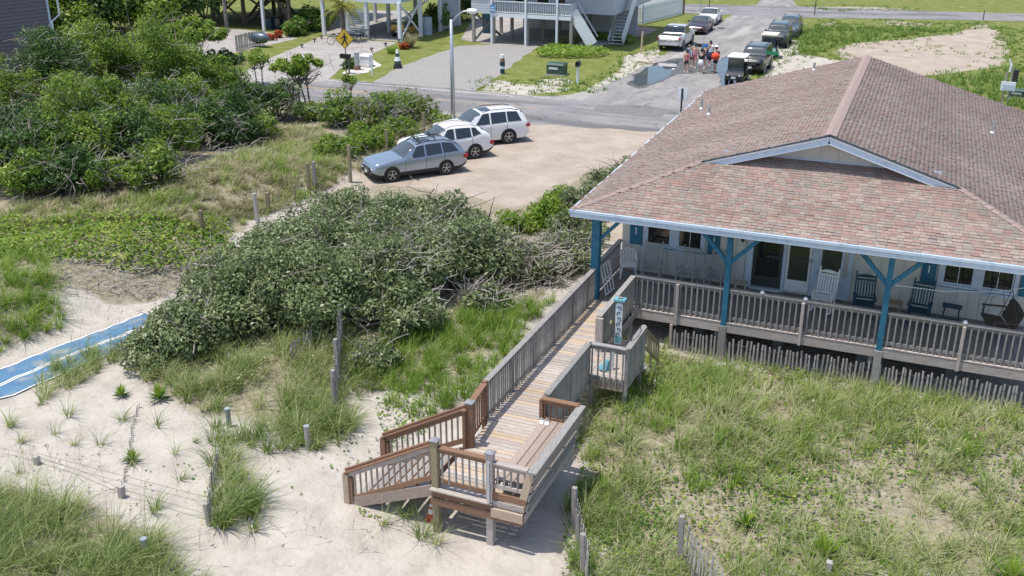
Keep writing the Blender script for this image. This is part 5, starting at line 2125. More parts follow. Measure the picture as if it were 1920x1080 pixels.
def lap_wall(o, x0, x1, y, z0, z1, mat, step=.2):
    z = z0
    while z < z1:
        m = MB()
        m.add([(x0, y - .008, z + step), (x1, y - .008, z + step), (x1, y - .035, z), (x0, y - .035, z), (x0, y, z), (x1, y, z)], [(3, 2, 1, 0), (4, 5, 2, 3)])
        m.build('siding_board', mat, o)
        z += step


# --- brown stilt house
h1 = thing('brown_stilt_house', 'brown house on timber stilts with cross braces and open stair below', 'house', (-52, 56, 0))
m = MB()
m.box((-52.2, 57.6, 4.7), (13.2, 13.2, 3.4))
m.build('wall', mt['brown_post'], h1)
gable_roof(h1, -59.5, -45, 50.2, 65, 6.4, 2.6, mt['roof_grey'])
for x, y, s, mm_ in ((-58.6, 51.2, .22, 'vinyl'), (-52.6, 50.5, .24, 'pile_grey'), (-48.75, 50.9, .24, 'vinyl'), (-55.8, 52.7, .28, 'brown_post'), (-52.6, 53.2, .28, 'brown_post'), (-46.3, 51.5, .26, 'brown_post'), (-49.2, 54.2, .28, 'brown_post'), (-58.6, 57, .28, 'brown_post'), (-52.6, 58, .28, 'brown_post'), (-46.3, 57, .28, 'brown_post')):
    piece('stilt', (x, y, -.1), (x, y, 3.05), s, s, mt[mm_], h1)
for (x0, y0), (x1, y1) in (((-55.8, 52.7), (-52.6, 53.2)), ((-52.6, 53.2), (-49.2, 54.2)), ((-49.2, 54.2), (-46.3, 51.5)), ((-58.6, 57), (-55.8, 52.7))):
    piece('cross_brace', (x0, y0, .3), (x1, y1, 2.9), .09, .2, mt['brown_post'], h1)
    piece('cross_brace', (x0, y0 + .12, 2.9), (x1, y1 + .12, .3), .09, .2, mt['brown_post'], h1)
for i in range(12):
    piece('stair_tread', (-55.0 + .22 * i, 57, .25 * i), (-55.0 + .22 * i, 58.2, .25 * i), .28, .05, mt['pile_grey'], h1)
for y in (57, 58.2):
    piece('stringer', (-55.2, y, -.1), (-52.3, y, 3.0), .06, .3, mt['brown_post'], h1)
for i in range(12):
    piece('stair_tread', (-46.0 - .24 * i, 52.6, .27 * i), (-46.0 - .24 * i, 53.6, .27 * i), .28, .05, mt['brown_post'], h1)
for y in (52.6, 53.6):
    piece('stringer', (-45.8, y, -.1), (-49.0, y, 3.2), .06, .34, mt['brown_post'], h1)
for u, v, lab in ((505, 55, 'dark blue wheeled bin under the brown stilt house, left of two'), (521, 55, 'dark green wheeled bin under the brown stilt house, right of two')):
    p = at(u, v)
    o = thing('wheeled_bin', lab, 'bin', (p.x, p.y + .3, 0))
    m = MB()
    m.add([(p.x - .24, p.y, 0), (p.x + .24, p.y, 0), (p.x + .24, p.y + .5, 0), (p.x - .24, p.y + .5, 0), (p.x - .3, p.y - .05, 1.0), (p.x + .3, p.y - .05, 1.0), (p.x + .3, p.y + .62, 1.0), (p.x - .3, p.y + .62, 1.0)], [(3, 2, 1, 0), (0, 1, 5, 4), (1, 2, 6, 5), (2, 3, 7, 6), (3, 0, 4, 7)])
    m.build('bin_body', mt['navy'] if u == 505 else mt['car_green'], o)
    m = MB()
    m.box((p.x, p.y + .28, 1.03), (.64, .72, .07))
    m.build('lid', mt['black'], o)

# --- light blue stilt house
h2 = thing('blue_stilt_house', 'light blue house on white stilts with an open carport and cross braces', 'house', (-38, 56, 0))
m = MB()
m.box((-38.3, 57.2, 4.9), (8.4, 13.4, 3.4))
m.build('wall', mt['blue_siding'], h2)
gable_roof(h2, -43.2, -33.5, 49.8, 64.6, 6.6, 2.6, mt['roof_grey'])
m = MB()
m.box((-38.3, 50.15, 3.28), (8.5, .12, .34))
m.build('rim_beam', mt['vinyl'], h2)
n = 40
for i in range(n):
    x = -42.4 + 8.2 * i / (n - 1)
    piece('baluster', (x, 50.05, 3.45), (x, 50.05, 4.3), .05, .04, mt['vinyl'], h2)
piece('handrail', (-42.5, 50.05, 4.34), (-34.1, 50.05, 4.34), .1, .08, mt['vinyl'], h2)
for x, y in ((-42.4, 51.0), (-37.6, 50.3), (-34.2, 50.0), (-34.0, 53.4), (-33.9, 57), (-42.4, 55), (-37.8, 54.5), (-42.4, 60), (-38, 60), (-34, 61)):
    piece('stilt', (x, y, -.1), (x, y, 3.2), .28, .28, mt['vinyl'], h2)
for a, b in (((-34.1, 50.1), (-34.0, 53.3)), ((-37.7, 54.5), (-34, 55.0))):
    piece('cross_brace', (a[0], a[1], .3), (b[0], b[1], 3.0), .07, .18, mt['vinyl'], h2)
    piece('cross_brace', (a[0], a[1], 3.0), (b[0], b[1], .3), .07, .18, mt['vinyl'], h2)
m = MB()
m.box((-33.95, 59.2, 1.6), (.1, 4.2, 3.1))
m.build('enclosed_wall', mt['blue_siding'], h2)
for i in range(14):
    piece('screen_slat', (-40.8, 51.3, .25 + .16 * i), (-38.0, 51.3, .25 + .16 * i), .03, .09, mt['vinyl'], h2)
for x in (-40.8, -39.4, -38.0):
    piece('screen_post', (x, 51.36, 0), (x, 51.36, 2.5), .08, .06, mt['vinyl'], h2)
p = at(735, 72)
car('yellow_car', 'small yellow car parked in the carport of the blue house', 'car', (p.x + .3, p.y + 2.0, .012), R(-90), put(BOXSUV, mt['yellow_paint']), None, .72)
m = MB()
p = at(798, 66)
m.tube([(p.x, p.y + .4, 0), (p.x, p.y + .4, 1.5)], .42, 14)
tag(m.build('rain_tank', mt['blue_siding']), 'pale blue round tank beside the blue house', 'tank')

# --- grey blue house with white porch railing
h3 = thing('porch_stilt_house', 'pale grey house on stilts with white porch railing, stairs and carport', 'house', (-23, 58, 0))
DZ = 2.5
m = MB()
m.box((-22.6, 60.4, 4.3), (11.6, 11.4, 3.6))
w3 = m.build('wall', mt['grey_siding'], h3)
m = MB()
m.box((-27.5, 53.4, 4.3), (1.9, 2.6, 3.6))
m.build('bay_wall', mt['grey_siding'], h3)
lap_wall(h3, -28.45, -26.55, 52.1, DZ, 5.2, mt['grey_siding'], .2)
gable_roof(h3, -29.4, -16, 51.6, 66.8, 6.1, 2.8, mt['roof_grey'])
m = MB()
m.box((-23.1, 53.4, DZ - .12), (7.1, 2.7, .24))
dk = m.build('porch_deck', mt['pile_grey'], h3)
m = MB()
m.box((-23.1, 52.02, DZ - .10), (7.1, .05, .30))
m.build('porch_rim', mt['vinyl'], h3)
rr3 = piece('porch_railing', (-26.6, 52.05, DZ + 1.0), (-19.6, 52.05, DZ + 1.0), .12, .07, mt['vinyl'], h3)
piece('bottom_rail', (-26.6, 52.05, DZ + .14), (-19.6, 52.05, DZ + .14), .06, .07, mt['vinyl'], rr3)
for i in range(46):
    x = -26.5 + 6.85 * i / 45
    if -20.9 < x:
        continue
    piece('baluster', (x, 52.05, DZ + .16), (x, 52.05, DZ + .98), .055, .04, mt['vinyl'], rr3)
for i in range(7):
    x = -20.75 + .17 * i
    for s in (0, 1):
        a, b = (DZ + .16, DZ + .98) if (i + s) % 2 else (DZ + .98, DZ + .16)
        piece('fret', (x, 52.05 + .02 * s, a), (x + .17, 52.05 + .02 * s, b), .05, .03, mt['vinyl'], rr3)
piece('porch_railing', (-19.55, 52.1, DZ + 1.0), (-19.55, 53.2, DZ + 1.0), .12, .07, mt['vinyl'], h3)
for i in range(9):
    piece('baluster', (-19.55, 52.15 + .12 * i, DZ + .05), (-19.55, 52.15 + .12 * i, DZ + .98), .1, .03, mt['vinyl'], h3)
for x, y, top, mm_ in ((-28.35, 52.3, 2.45, 'pile_grey'), (-26.55, 52.0, 5.9, 'vinyl'), (-23.5, 52.0, 5.9, 'vinyl'), (-20.75, 52.0, 5.9, 'vinyl'), (-19.55, 52.15, 2.45, 'pile_grey'), (-18.8, 53.2, 2.3, 'pile_grey'), (-26.4, 56, 2.4, 'pile_grey'), (-23.5, 56, 2.4, 'pile_grey'), (-20.6, 56, 2.4, 'pile_grey'), (-28.3, 58, 2.4, 'pile_grey'), (-17.2, 56, 2.4, 'pile_grey'), (-23.5, 60, 2.4, 'pile_grey'), (-20.6, 60, 2.4, 'pile_grey')):
    piece('stilt', (x, y, -.1), (x, y, top), .24 if mm_ == 'pile_grey' else .17, .24 if mm_ == 'pile_grey' else .17, mt[mm_], h3)
for x in (-26.55, -23.5):
    piece('pile_base', (x + .1, 52.16, -.1), (x + .1, 52.16, 2.4), .24, .24, mt['pile_grey'], h3)
for x in (-23.5, -20.6):
    for s in (-1, 1):
        piece('knee_brace', (x, 56, 1.7), (x + .6 * s, 56, 2.4), .1, .12, mt['pile_grey'], h3)
for a, b in (((-28.3, 52.4), (-28.3, 55.6)),):
    piece('cross_brace', (a[0], a[1], .2), (b[0] + 1, b[1], 2.4), .08, .2, mt['pile_grey'], h3)
    piece('cross_brace', (a[0], a[1], 2.4), (b[0] + 1, b[1], .2), .08, .2, mt['pile_grey'], h3)
m = MB()
m.box((-22.4, 62.2, 1.2), (11, .1, 2.5))
m.build('carport_back_wall', mt['grey_siding'], h3)
for x0, x1 in ((-25.6, -24.3), (-23.6, -22.4), (-21.9, -20.9)):
    m = MB()
    m.box(((x0 + x1) / 2, 54.64, 4.0), (x1 - x0, .06, 1.7))
    wn = m.build('window', mt['vinyl'], h3)
    m = MB()
    m.box(((x0 + x1) / 2, 54.60, 4.0), (x1 - x0 - .2, .03, 1.5))
    m.build('pane', mt['glass'], wn)
m = MB()
m.box((-27.5, 52.02, 4.3), (1.0, .05, 1.1))
wn = m.build('window', mt['vinyl'], h3)
m = MB()
m.box((-27.5, 51.985, 4.3), (.8, .03, .95))
m.build('pane', mt['glass'], wn)
# stairs: one down from the porch to the right, one rising along the flank
for i in range(11):
    z = DZ - .22 * (i + 1)
    x = -19.4 + .155 * i
    piece('stair_tread', (x, 52.3, z), (x, 53.5, z), .22, .04, mt['pile_grey'], h3)
piece('stair_screen', (-19.5, 52.22, DZ + .40), (-17.75, 52.22, .42), .04, .95, mt['vinyl'], h3)
piece('stair_rail', (-19.5, 53.55, DZ + .95), (-17.75, 53.55, .9), .06, .1, mt['vinyl'], h3)
for i in range(14):
    z = .24 * (i + .5)
    y = 55.4 + .26 * i
    piece('stair_tread', (-17.35, y, z), (-16.2, y, z), .24, .045, mt['vinyl'], h3)
for x in (-17.4, -16.15):
    piece('stair_side', (x, 55.3, .35), (x, 59.0, 3.9), .05, .9 if x > -17 else .35, mt['vinyl'], h3)
# things in the carport of that house
p = at(1047, 48)
m = MB()
m.box((p.x, p.y, .55), (.8, .5, 1.0))
tag(m.build('red_cooler', mt['cone_red']), 'red box standing in the shade of the carport', 'box')
p = at(912, 63)
m = MB()
m.add([(p.x - .35, p.y, 0), (p.x + .35, p.y, 0), (p.x + .35, p.y + .6, 0), (p.x - .35, p.y + .6, 0), (p.x - .42, p.y - .05, 1.7), (p.x + .42, p.y - .05, 1.7), (p.x + .42, p.y + .7, 1.7), (p.x - .42, p.y + .7, 1.7)], [(0, 1, 5, 4), (1, 2, 6, 5), (2, 3, 7, 6), (3, 0, 4, 7), (4, 5, 6, 7)])
tag(m.build('dark_locker', mt['navy']), 'dark tall locker under the bay of the grey house', 'locker')
# white vinyl fence round the yard
vf = thing('vinyl_fence', 'white vinyl picket fence enclosing the yard beside the grey stilt house', 'fence', (-18, 70, 0))
A_, B_, C_ = at(1166, 43), at(1204, 46), at(1276, 28)
D_ = at(1176, 14)
for a, b, sp in ((A_, B_, .28), (B_, C_, .30), (D_, C_, .30)):
    n = int((b - a).length / sp)
    d = (b - a).normalized()
    for i in range(n + 1):
        q = a.lerp(b, i / max(1, n))
        piece('picket', (q.x, q.y, .05), (q.x, q.y, 1.75), .24, .03, mt['vinyl'], vf, up=Vector((-d.y, d.x, 0)))
    for z in (.3, 1.5):
        piece('rail', (a.x, a.y, z), (b.x, b.y, z), .06, .1, mt['vinyl'], vf)
    for q in (a, b):
        piece('fence_post', (q.x, q.y, 0), (q.x, q.y, 1.9), .13, .13, mt['vinyl'], vf)

# --- street lamp
lp = at(850, 229)
o = thing('street_lamp', 'tall grey street lamp with curved arm behind the parked white cars', 'street lamp', lp)
m = MB()
m.tube([lp, lp + Vector((0, 0, 3)), lp + Vector((0, 0, 5.75))], [.13, .115, .085], 12)
m.build('pole', mt['steel'], o, smooth=True)
m = MB()
m.tube([lp + Vector((0, 0, .0)), lp + Vector((0, 0, .25))], .19, 10)
m.build('base', mt['steel'], o)
m = MB()
m.tube([lp + Vector((0, 0, 5.5)), lp + Vector((.35, -.02, 5.95)), lp + Vector((.75, -.03, 6.22)), lp + Vector((1.05, -.03, 6.28))], .05, 8)
m.build('arm', mt['steel'], o, smooth=True)
m = MB()
c_ = lp + Vector((1.3, -.03, 6.27))
prof = [(.02, -.34), (.12, -.26), (.16, 0), (.13, .22), (.02, .30)]
m.lathe(c_, prof, 10, axis='X')
m.build('lamp_head', mt['white'], o, smooth=True)

# --- signs


def flat_poly(m, pts, y0, y1, mi=0):
    n = len(pts)
    m.add([(a, y0, b) for a, b in pts] + [(a, y1, b) for a, b in pts], [tuple(range(n)), tuple(range(2 * n - 1, n - 1, -1))] + [(i, n + i, n + (i + 1) % n, (i + 1) % n) for i in range(n)], mi)


mt['sign_yellow'] = M('sign_yellow', (.62, .40, .04), (.70, .47, .06), 4, .5)
mt['sign_red'] = M('sign_red', (.50, .02, .03), rough=.45)
mt['sign_green'] = M('sign_green', (.02, .22, .10), rough=.45)
p = at(650, 138)
o = thing('crossing_sign', 'yellow diamond pedestrian crossing sign on a thin post by the road', 'sign', p, R(8))
frame(o)
m = MB()
m.tube([(0, 0.03, 0), (0, 0.03, 2.9)], .035, 6)
m.build('post', mt['dark_metal'], o)
zc, r_ = 2.45, .72
m = MB()
flat_poly(m, [(0, zc - r_), (r_, zc), (0, zc + r_), (-r_, zc)], -.02, 0)
pl = m.build('plate', mt['black'], o)
m = MB()
q = r_ - .05
flat_poly(m, [(0, zc - q), (q, zc), (0, zc + q), (-q, zc)], -.026, -.021)
m.build('face', mt['sign_yellow'], pl)
m = MB()
m.lathe((0.02, -.032, zc + .33), [(.075, 0), (.075, .004)], 10, axis='Y')
flat_poly(m, [(-.08, zc + .22), (.10, zc + .22), (.10, zc - .08), (-.06, zc - .08)], -.034, -.028)
for a, b, w_ in (((-.0, zc - .06), (-.20, zc - .42), .10), ((.06, zc - .06), (.20, zc - .44), .10), ((-.07, zc + .2), (-.27, zc - .02), .06), ((.09, zc + .2), (.24, zc + .0), .06)):
    m.bar((a[0], -.031, a[1]), (b[0], -.031, b[1]), .005, w_, up=(0, 0, 1))
m.build('pedestrian_symbol', mt['black'], pl)
frame()


def text_mesh(s, size, mat, name, parent, mw):
    cu = bpy.data.curves.new(name, 'FONT')
    cu.body = s
    cu.size = size
    cu.align_x = 'CENTER'
    cu.align_y = 'CENTER'
    cu.extrude = .002
    t = bpy.data.objects.new(name, cu)
    COL.objects.link(t)
    dg = bpy.context.evaluated_depsgraph_get()
    me = bpy.data.meshes.new_from_object(t.evaluated_get(dg))
    bpy.data.objects.remove(t)
    me.materials.clear()
    me.materials.append(mat)
    return mobj(name, me, parent, mw)


p = at(1527, 29)
o = thing('stop_sign', 'red octagonal stop sign at the far street corner', 'sign', p, R(0))
frame(o)
m = MB()
m.tube([(0, .03, 0), (0, .03, 2.75)], .045, 6)
m.build('post', mt['dark_metal'], o)
oc = [(math.cos(R(22.5 + 45 * k)), math.sin(R(22.5 + 45 * k))) for k in range(8)]
m = MB()
flat_poly(m, [(.46 * a, 2.45 + .46 * b) for a, b in oc], -.02, 0)
pl = m.build('plate', mt['white'], o)
m = MB()
flat_poly(m, [(.43 * a, 2.45 + .43 * b) for a, b in oc], -.026, -.021)
m.build('face', mt['sign_red'], pl)
text_mesh('STOP', .36, mt['white'], 'lettering', pl, Matrix.Translation((0, -.032, 2.45)) @ Matrix.Rotation(R(90), 4, 'X'))
frame()
p = at(1444, 152)
o = thing('street_name_sign', 'green street name sign on a thin post behind the roof', 'sign', p, R(-20))
frame(o)
m = MB()
m.tube([(0, .03, 0), (0, .03, 2.0)], .03, 6)
m.build('post', mt['pile_grey'], o)
m = MB()
m.box((0, 0, 1.9), (.95, .02, .20))
m.build('blade', mt['sign_green'], o)
frame()
p = at(1276, 222)
o = thing('roadside_sign', 'white sign panel seen from behind on a dark post by the roof edge', 'sign', p, R(0))
frame(o)
m = MB()
m.box((0, 0, .75), (.09, .06, 2.0))
m.build('post', mt['black'], o)
m = MB()
m.box((0, .05, 1.45), (.52, .02, .72))
m.build('panel', mt['vinyl'], o)
frame()
p = aty(925, 16, 52.0)
o = thing('blue_house_sign', 'small blue sign on the porch corner post of the grey house', 'sign', p)
m = MB()
m.box((p.x, 51.86, p.z), (.5, .03, .62))
m.build('panel', M('sign_blue', (.08, .25, .50), rough=.5), o)
for k in (.12, -.04, -.16):
    m = MB()
    m.box((p.x, 51.838, p.z + k), (.36, .012, .05))
    m.build('line_of_writing', mt['white'], o)

# --- yard things


def box_thing(name, label, cat, u, v, d, body, lid=None, rz=0.0, plate=False):
    p = at(u, v)
    o = thing(name, label, cat, (p.x, p.y + d[1] / 2, 0), rz)
    frame(o)
    m = MB()
    m.box((0, 0, d[2] * .43), (d[0], d[1], d[2] * .86))
    m.build('cabinet', body, o)
    m = MB()
    a, b, h = d[0] / 2 + .04, d[1] / 2 + .04, d[2]
    m.add([(-a, -b, h * .86), (a, -b, h * .86), (a, b, h * .86), (-a, b, h * .86), (-a * .9, -b * .8, h), (a * .9, -b * .8, h), (a * .9, b * .8, h), (-a * .9, b * .8, h)], [(3, 2, 1, 0), (0, 1, 5, 4), (1, 2, 6, 5), (2, 3, 7, 6), (3, 0, 4, 7), (4, 5, 6, 7)])
    m.build('lid', lid or body, o)
    m = MB()
    m.box((0, 0, .04), (d[0] + .2, d[1] + .2, .08))
    m.build('pad', mt['concrete'], o)
    if plate:
        m = MB()
        m.box((-.12, -d[1] / 2 - .008, d[2] * .6), (d[0] * .55, .012, d[2] * .2))
        m.build('label_plate', mt['plate'], o)
    frame()
    return o


mt['util_green'] = M('utility_green', (.035, .075, .06), (.05, .095, .075), 4, .5)
box_thing('transformer_box', 'dark green utility transformer on the lawn by the corner', 'utility box', 1040, 142, (1.25, .9, .85), mt['util_green'], plate=True)
box_thing('transformer_box', 'dark green utility box beside the woods near the grey house', 'utility box', 207, 75, (1.5, 1.0, 1.0), mt['util_green'])
box_thing('utility_box', 'small white utility box on the pebble bed by the road', 'utility box', 684, 126, (.75, .6, .9), mt['white'])
box_thing('utility_box', 'dark utility box with white label in the grass at the right edge', 'utility box', 1908, 185, (1.1, .6, .55), mt['util_green'], plate=True)
p = at(670, 131)
o = thing('stone_pillar', 'short grey pillar with dark base on the pebble bed', 'pillar', p)
m = MB()
m.tube([p, p + Vector((0, 0, .3))], .26, 10)
m.build('foot', mt['brown_wood'], o)
m = MB()
m.tube([p + Vector((0, 0, .3)), p + Vector((0, 0, 1.25))], .2, 10)
m.build('shaft', mt['steel'], o)
p = at(655, 139)
o = thing('mailbox', 'dark mailbox on a wooden post beside the crossing sign', 'mailbox', p)
piece('post', p, p + Vector((0, 0, 1.1)), .1, .1, mt['brown_post'], o)
m = MB()
m.box((p.x - .25, p.y, 1.25), (.75, .3, .3))
m.build('letter_box', mt['black'], o)
p = at(1083, 157)
o = thing('mailbox', 'dark mailbox with pale post on the lawn at the street corner', 'mailbox', p)
piece('post', p, p + Vector((0, 0, 1.15)), .14, .14, mt['vinyl'], o)
m = MB()
for k in range(8):
    pass
m.box((p.x, p.y, 1.3), (.25, .5, .26))
m.tube([(p.x, p.y - .25, 1.42), (p.x, p.y + .25, 1.42)], .125, 10)
m.build('letter_box', mt['dark_metal'], o)
p = at(698, 141)
tag(piece('white_marker', p, p + Vector((0, 0, .95)), .10, .10, mt['vinyl'], None), 'thin white marker post at the verge by the pebble bed', 'post')
# painted lawn figures: stacked turned posts
for u, v, lab, cols in ((746, 128, 'small lighthouse shaped lawn ornament in green and white at the gravel driveway', ('dark_metal', 'util_green', 'white', 'util_green', 'white')), (942, 138, 'carved wooden captain figure with white cap beside the gravel driveway', ('navy', 'white', 'navy', 'brown_wood', 'white'))):
    p = at(u, v)
    o = thing('lawn_ornament', lab, 'ornament', p)
    zs_, rs = [0, .35, .55, .85, 1.1, 1.35], ([.36, .25, .24, .17, .13, .08] if u < 800 else [.17, .17, .19, .19, .15, .14])
    for k in range(5):
        m = MB()
        m.lathe(p, [(rs[k], zs_[k]), (rs[k + 1], zs_[k + 1])], 10)
        m.build(['base', 'lower_band', 'belly', 'upper_band', 'top'][k], mt[cols[k]], o)
p = at(1202, 100)
tag(piece('wooden_stake', p, p + Vector((0.05, 0, 1.7)), .12, .12, mt['tan_wood'], None), 'lone wooden stake on the verge beside the pickup truck', 'post')
a, b = at(1196, 117), at(1228, 121)
tag(piece('loose_plank', a + Vector((0, 0, .08)), b + Vector((0, 0, .08)), .2, .12, mt['tan_wood'], None), 'yellowish wooden beam lying at the edge of the left puddle', 'plank')
for (u, v, h, lab) in ((1281, 26, 3.2, 'dark pole at the corner of the white yard fence'), (1313, 24, 2.6, 'thin grey pole, left of two by the cross road'), (1329, 23, 3.0, 'thin grey pole, right of two by the cross road'), (1843, 38, 1.0, 'small dark post beside the cross road')):
    p = at(u, v)
    m = MB()
    m.tube([p, p + Vector((0, 0, h))], .11 if u == 1281 else .05, 8)
    tag(m.build('utility_pole', mt['brown_post'] if u != 1313 else mt['steel']), lab, 'pole')
p = at(1352, 53)
m = MB()
m.lathe((p.x, p.y, .022), [(.38, 0), (.38, .01)], 18)
tag(m.build('manhole_cover', mt['dark_metal']), 'round dark manhole cover in the side street', 'manhole')
# meter stand at the right
p = at(1882, 196)
o = thing('meter_stand', 'grey utility meter stand with white panel on the vacant lot', 'utility stand', p, R(-5))
frame(o)
for x in (-.14, .16):
    piece('post', (x, 0, 0), (x, 0, 2.0 if x < 0 else 2.3), .1, .1, mt['pile_grey'], o)
m = MB()
m.box((.06, -.1, 1.15), (.82, .1, .55))
pn = m.build('panel', mt['vinyl'], o)
m = MB()
m.box((.10, -.158, 1.1), (.66, .012, .30))
m.build('label', mt['blue_siding'], pn)
m = MB()
m.box((.34, .05, 1.75), (.35, .2, .8))
m.build('meter_box', mt['dark_metal'], o)
m = MB()
m.tube([(.0, -.05, 2.0), (.02, -.05, 2.35), (-.12, -.05, 2.75)], .07, 8)
m.build('weather_head', mt['vinyl'], o)
frame()
# slatted screen with covered kayak by the second driveway
ps = [at(443, 97), at(465, 90), at(498, 85)]
o = thing('slat_screen', 'weathered slat screen around the rubbish corner beside the driveway', 'fence', ps[0])
for a, b in zip(ps[:-1], ps[1:]):
    n = int((b - a).length / .16)
    for i in range(n):
        q = a.lerp(b, i / n)
        piece('slat', q, q + Vector((random.uniform(-.05, .05), 0, 1.25)), .08, .03, mt['pile_grey'], o, up=Vector((-(b - a).y, (b - a).x, 0)).normalized())
    for z in (.25, 1.1):
        piece('rail', a + Vector((0, .04, z)), b + Vector((0, .04, z)), .04, .08, mt['pile_grey'], o)
p = at(486, 88)
m = MB()
m.lathe((p.x, p.y, .75), [(.05, -1.1), (.38, -.7), (.46, 0), (.40, .7), (.06, 1.1)], 10, axis='X')
tag(m.build('covered_boat', mt['car_grey'], smooth=True), 'small boat under a blue grey cover leaning at the slat screen', 'boat')
# bicycles by the palm


def bicycle(u, v, rz, lab):
    p = at(u, v)
    o = thing('bicycle', lab, 'bicycle', p, rz, 'bicycles in front of the carport')
    frame(o)
    for x in (-.52, .52):
        m = MB()
        m.tube([(x + .33 * math.cos(t), 0, .34 + .33 * math.sin(t)) for t in np.linspace(0, 6.2832, 17)], .025, 5, cap=False)
        m.build('wheel', mt['rubber'], o)
    m = MB()
    for a, b in (((-.52, .34), (-.2, .85)), ((-.2, .85), (.38, .82)), ((.38, .82), (-.05, .32)), ((-.05, .32), (-.2, .85)), ((-.05, .32), (-.52, .34)), ((.38, .95), (.52, .34))):
        m.tube([(a[0], 0, a[1]), (b[0], 0, b[1])], .022, 5)
    m.build('frame', mt['chrome'] if u < 640 else mt['dark_metal'], o)
    m = MB()
    m.tube([(.36, -.28, 1.0), (.38, 0, .96), (.36, .28, 1.0)], .018, 5)
    m.build('handlebar', mt['black'], o)
    m = MB()
    m.box((-.22, 0, .90), (.26, .14, .06))
    m.build('saddle', mt['black'], o)
    frame()


bicycle(632, 84, .3, 'bicycle standing on the driveway left of the palm')
bicycle(672, 78, .1, 'dark bicycle in front of the white slat screen')
bicycle(690, 76, -.2, 'dark bicycle beside the front stilt of the blue house')
for (u, v), pl_ in zip(((452, 106), (566, 90), (590, 79), (603, 73), (697, 97), (723, 87), (748, 80)), ('beside the slat screen', 'left side, nearest the road', 'left side, second from the road', 'left side, at the first stilt', 'right side, nearest the road', 'right side, second from the road', 'right side, at the front stilt')):
    p = at(u, v)
    m = MB()
    m.tube([p, p + Vector((0, 0, .22))], .05, 6)
    m.lathe(p + Vector((0, 0, .2)), [(.16, 0), (.17, .05), (.05, .14)], 8)
    tag(m.build('path_light', mt['black']), 'small black path light of the concrete driveway, ' + pl_, 'path light', 'path lights along the driveway')
# ================================================================ PEOPLE CROSSING THE SIDE STREET
mt['skin_tan'] = M('skin_tan', (.50, .30, .21), rough=.55)
mt['skin_fair'] = M('skin_fair', (.60, .39, .29), rough=.55)
mt['hair_dark'] = M('hair_dark', (.03, .02, .016), rough=.6)
mt['hair_blond'] = M('hair_blond', (.30, .20, .10), rough=.6)


def cloth(name, c):
    return M(name, c, tuple(min(1, q * 1.25 + .01) for q in c), 9, .85)


def skin(name, pts, edges, rad, mat, parent, root=0, sub=1):
    me = bpy.data.meshes.new(name)
    me.from_pydata([tuple(p) for p in pts], edges, [])
    me.materials.append(mat)
    ob = mobj(name, me, parent)
    md = ob.modifiers.new('skin', 'SKIN')
    md.use_smooth_shade = True
    for i, r in enumerate(rad):
        me.skin_vertices[0].data[i].radius = r if isinstance(r, tuple) else (r, r)
        me.skin_vertices[0].data[i].use_root = (i == root)
    ob.modifiers.new('sub', 'SUBSURF').levels = sub
    ob.modifiers[-1].render_levels = sub
    return ob


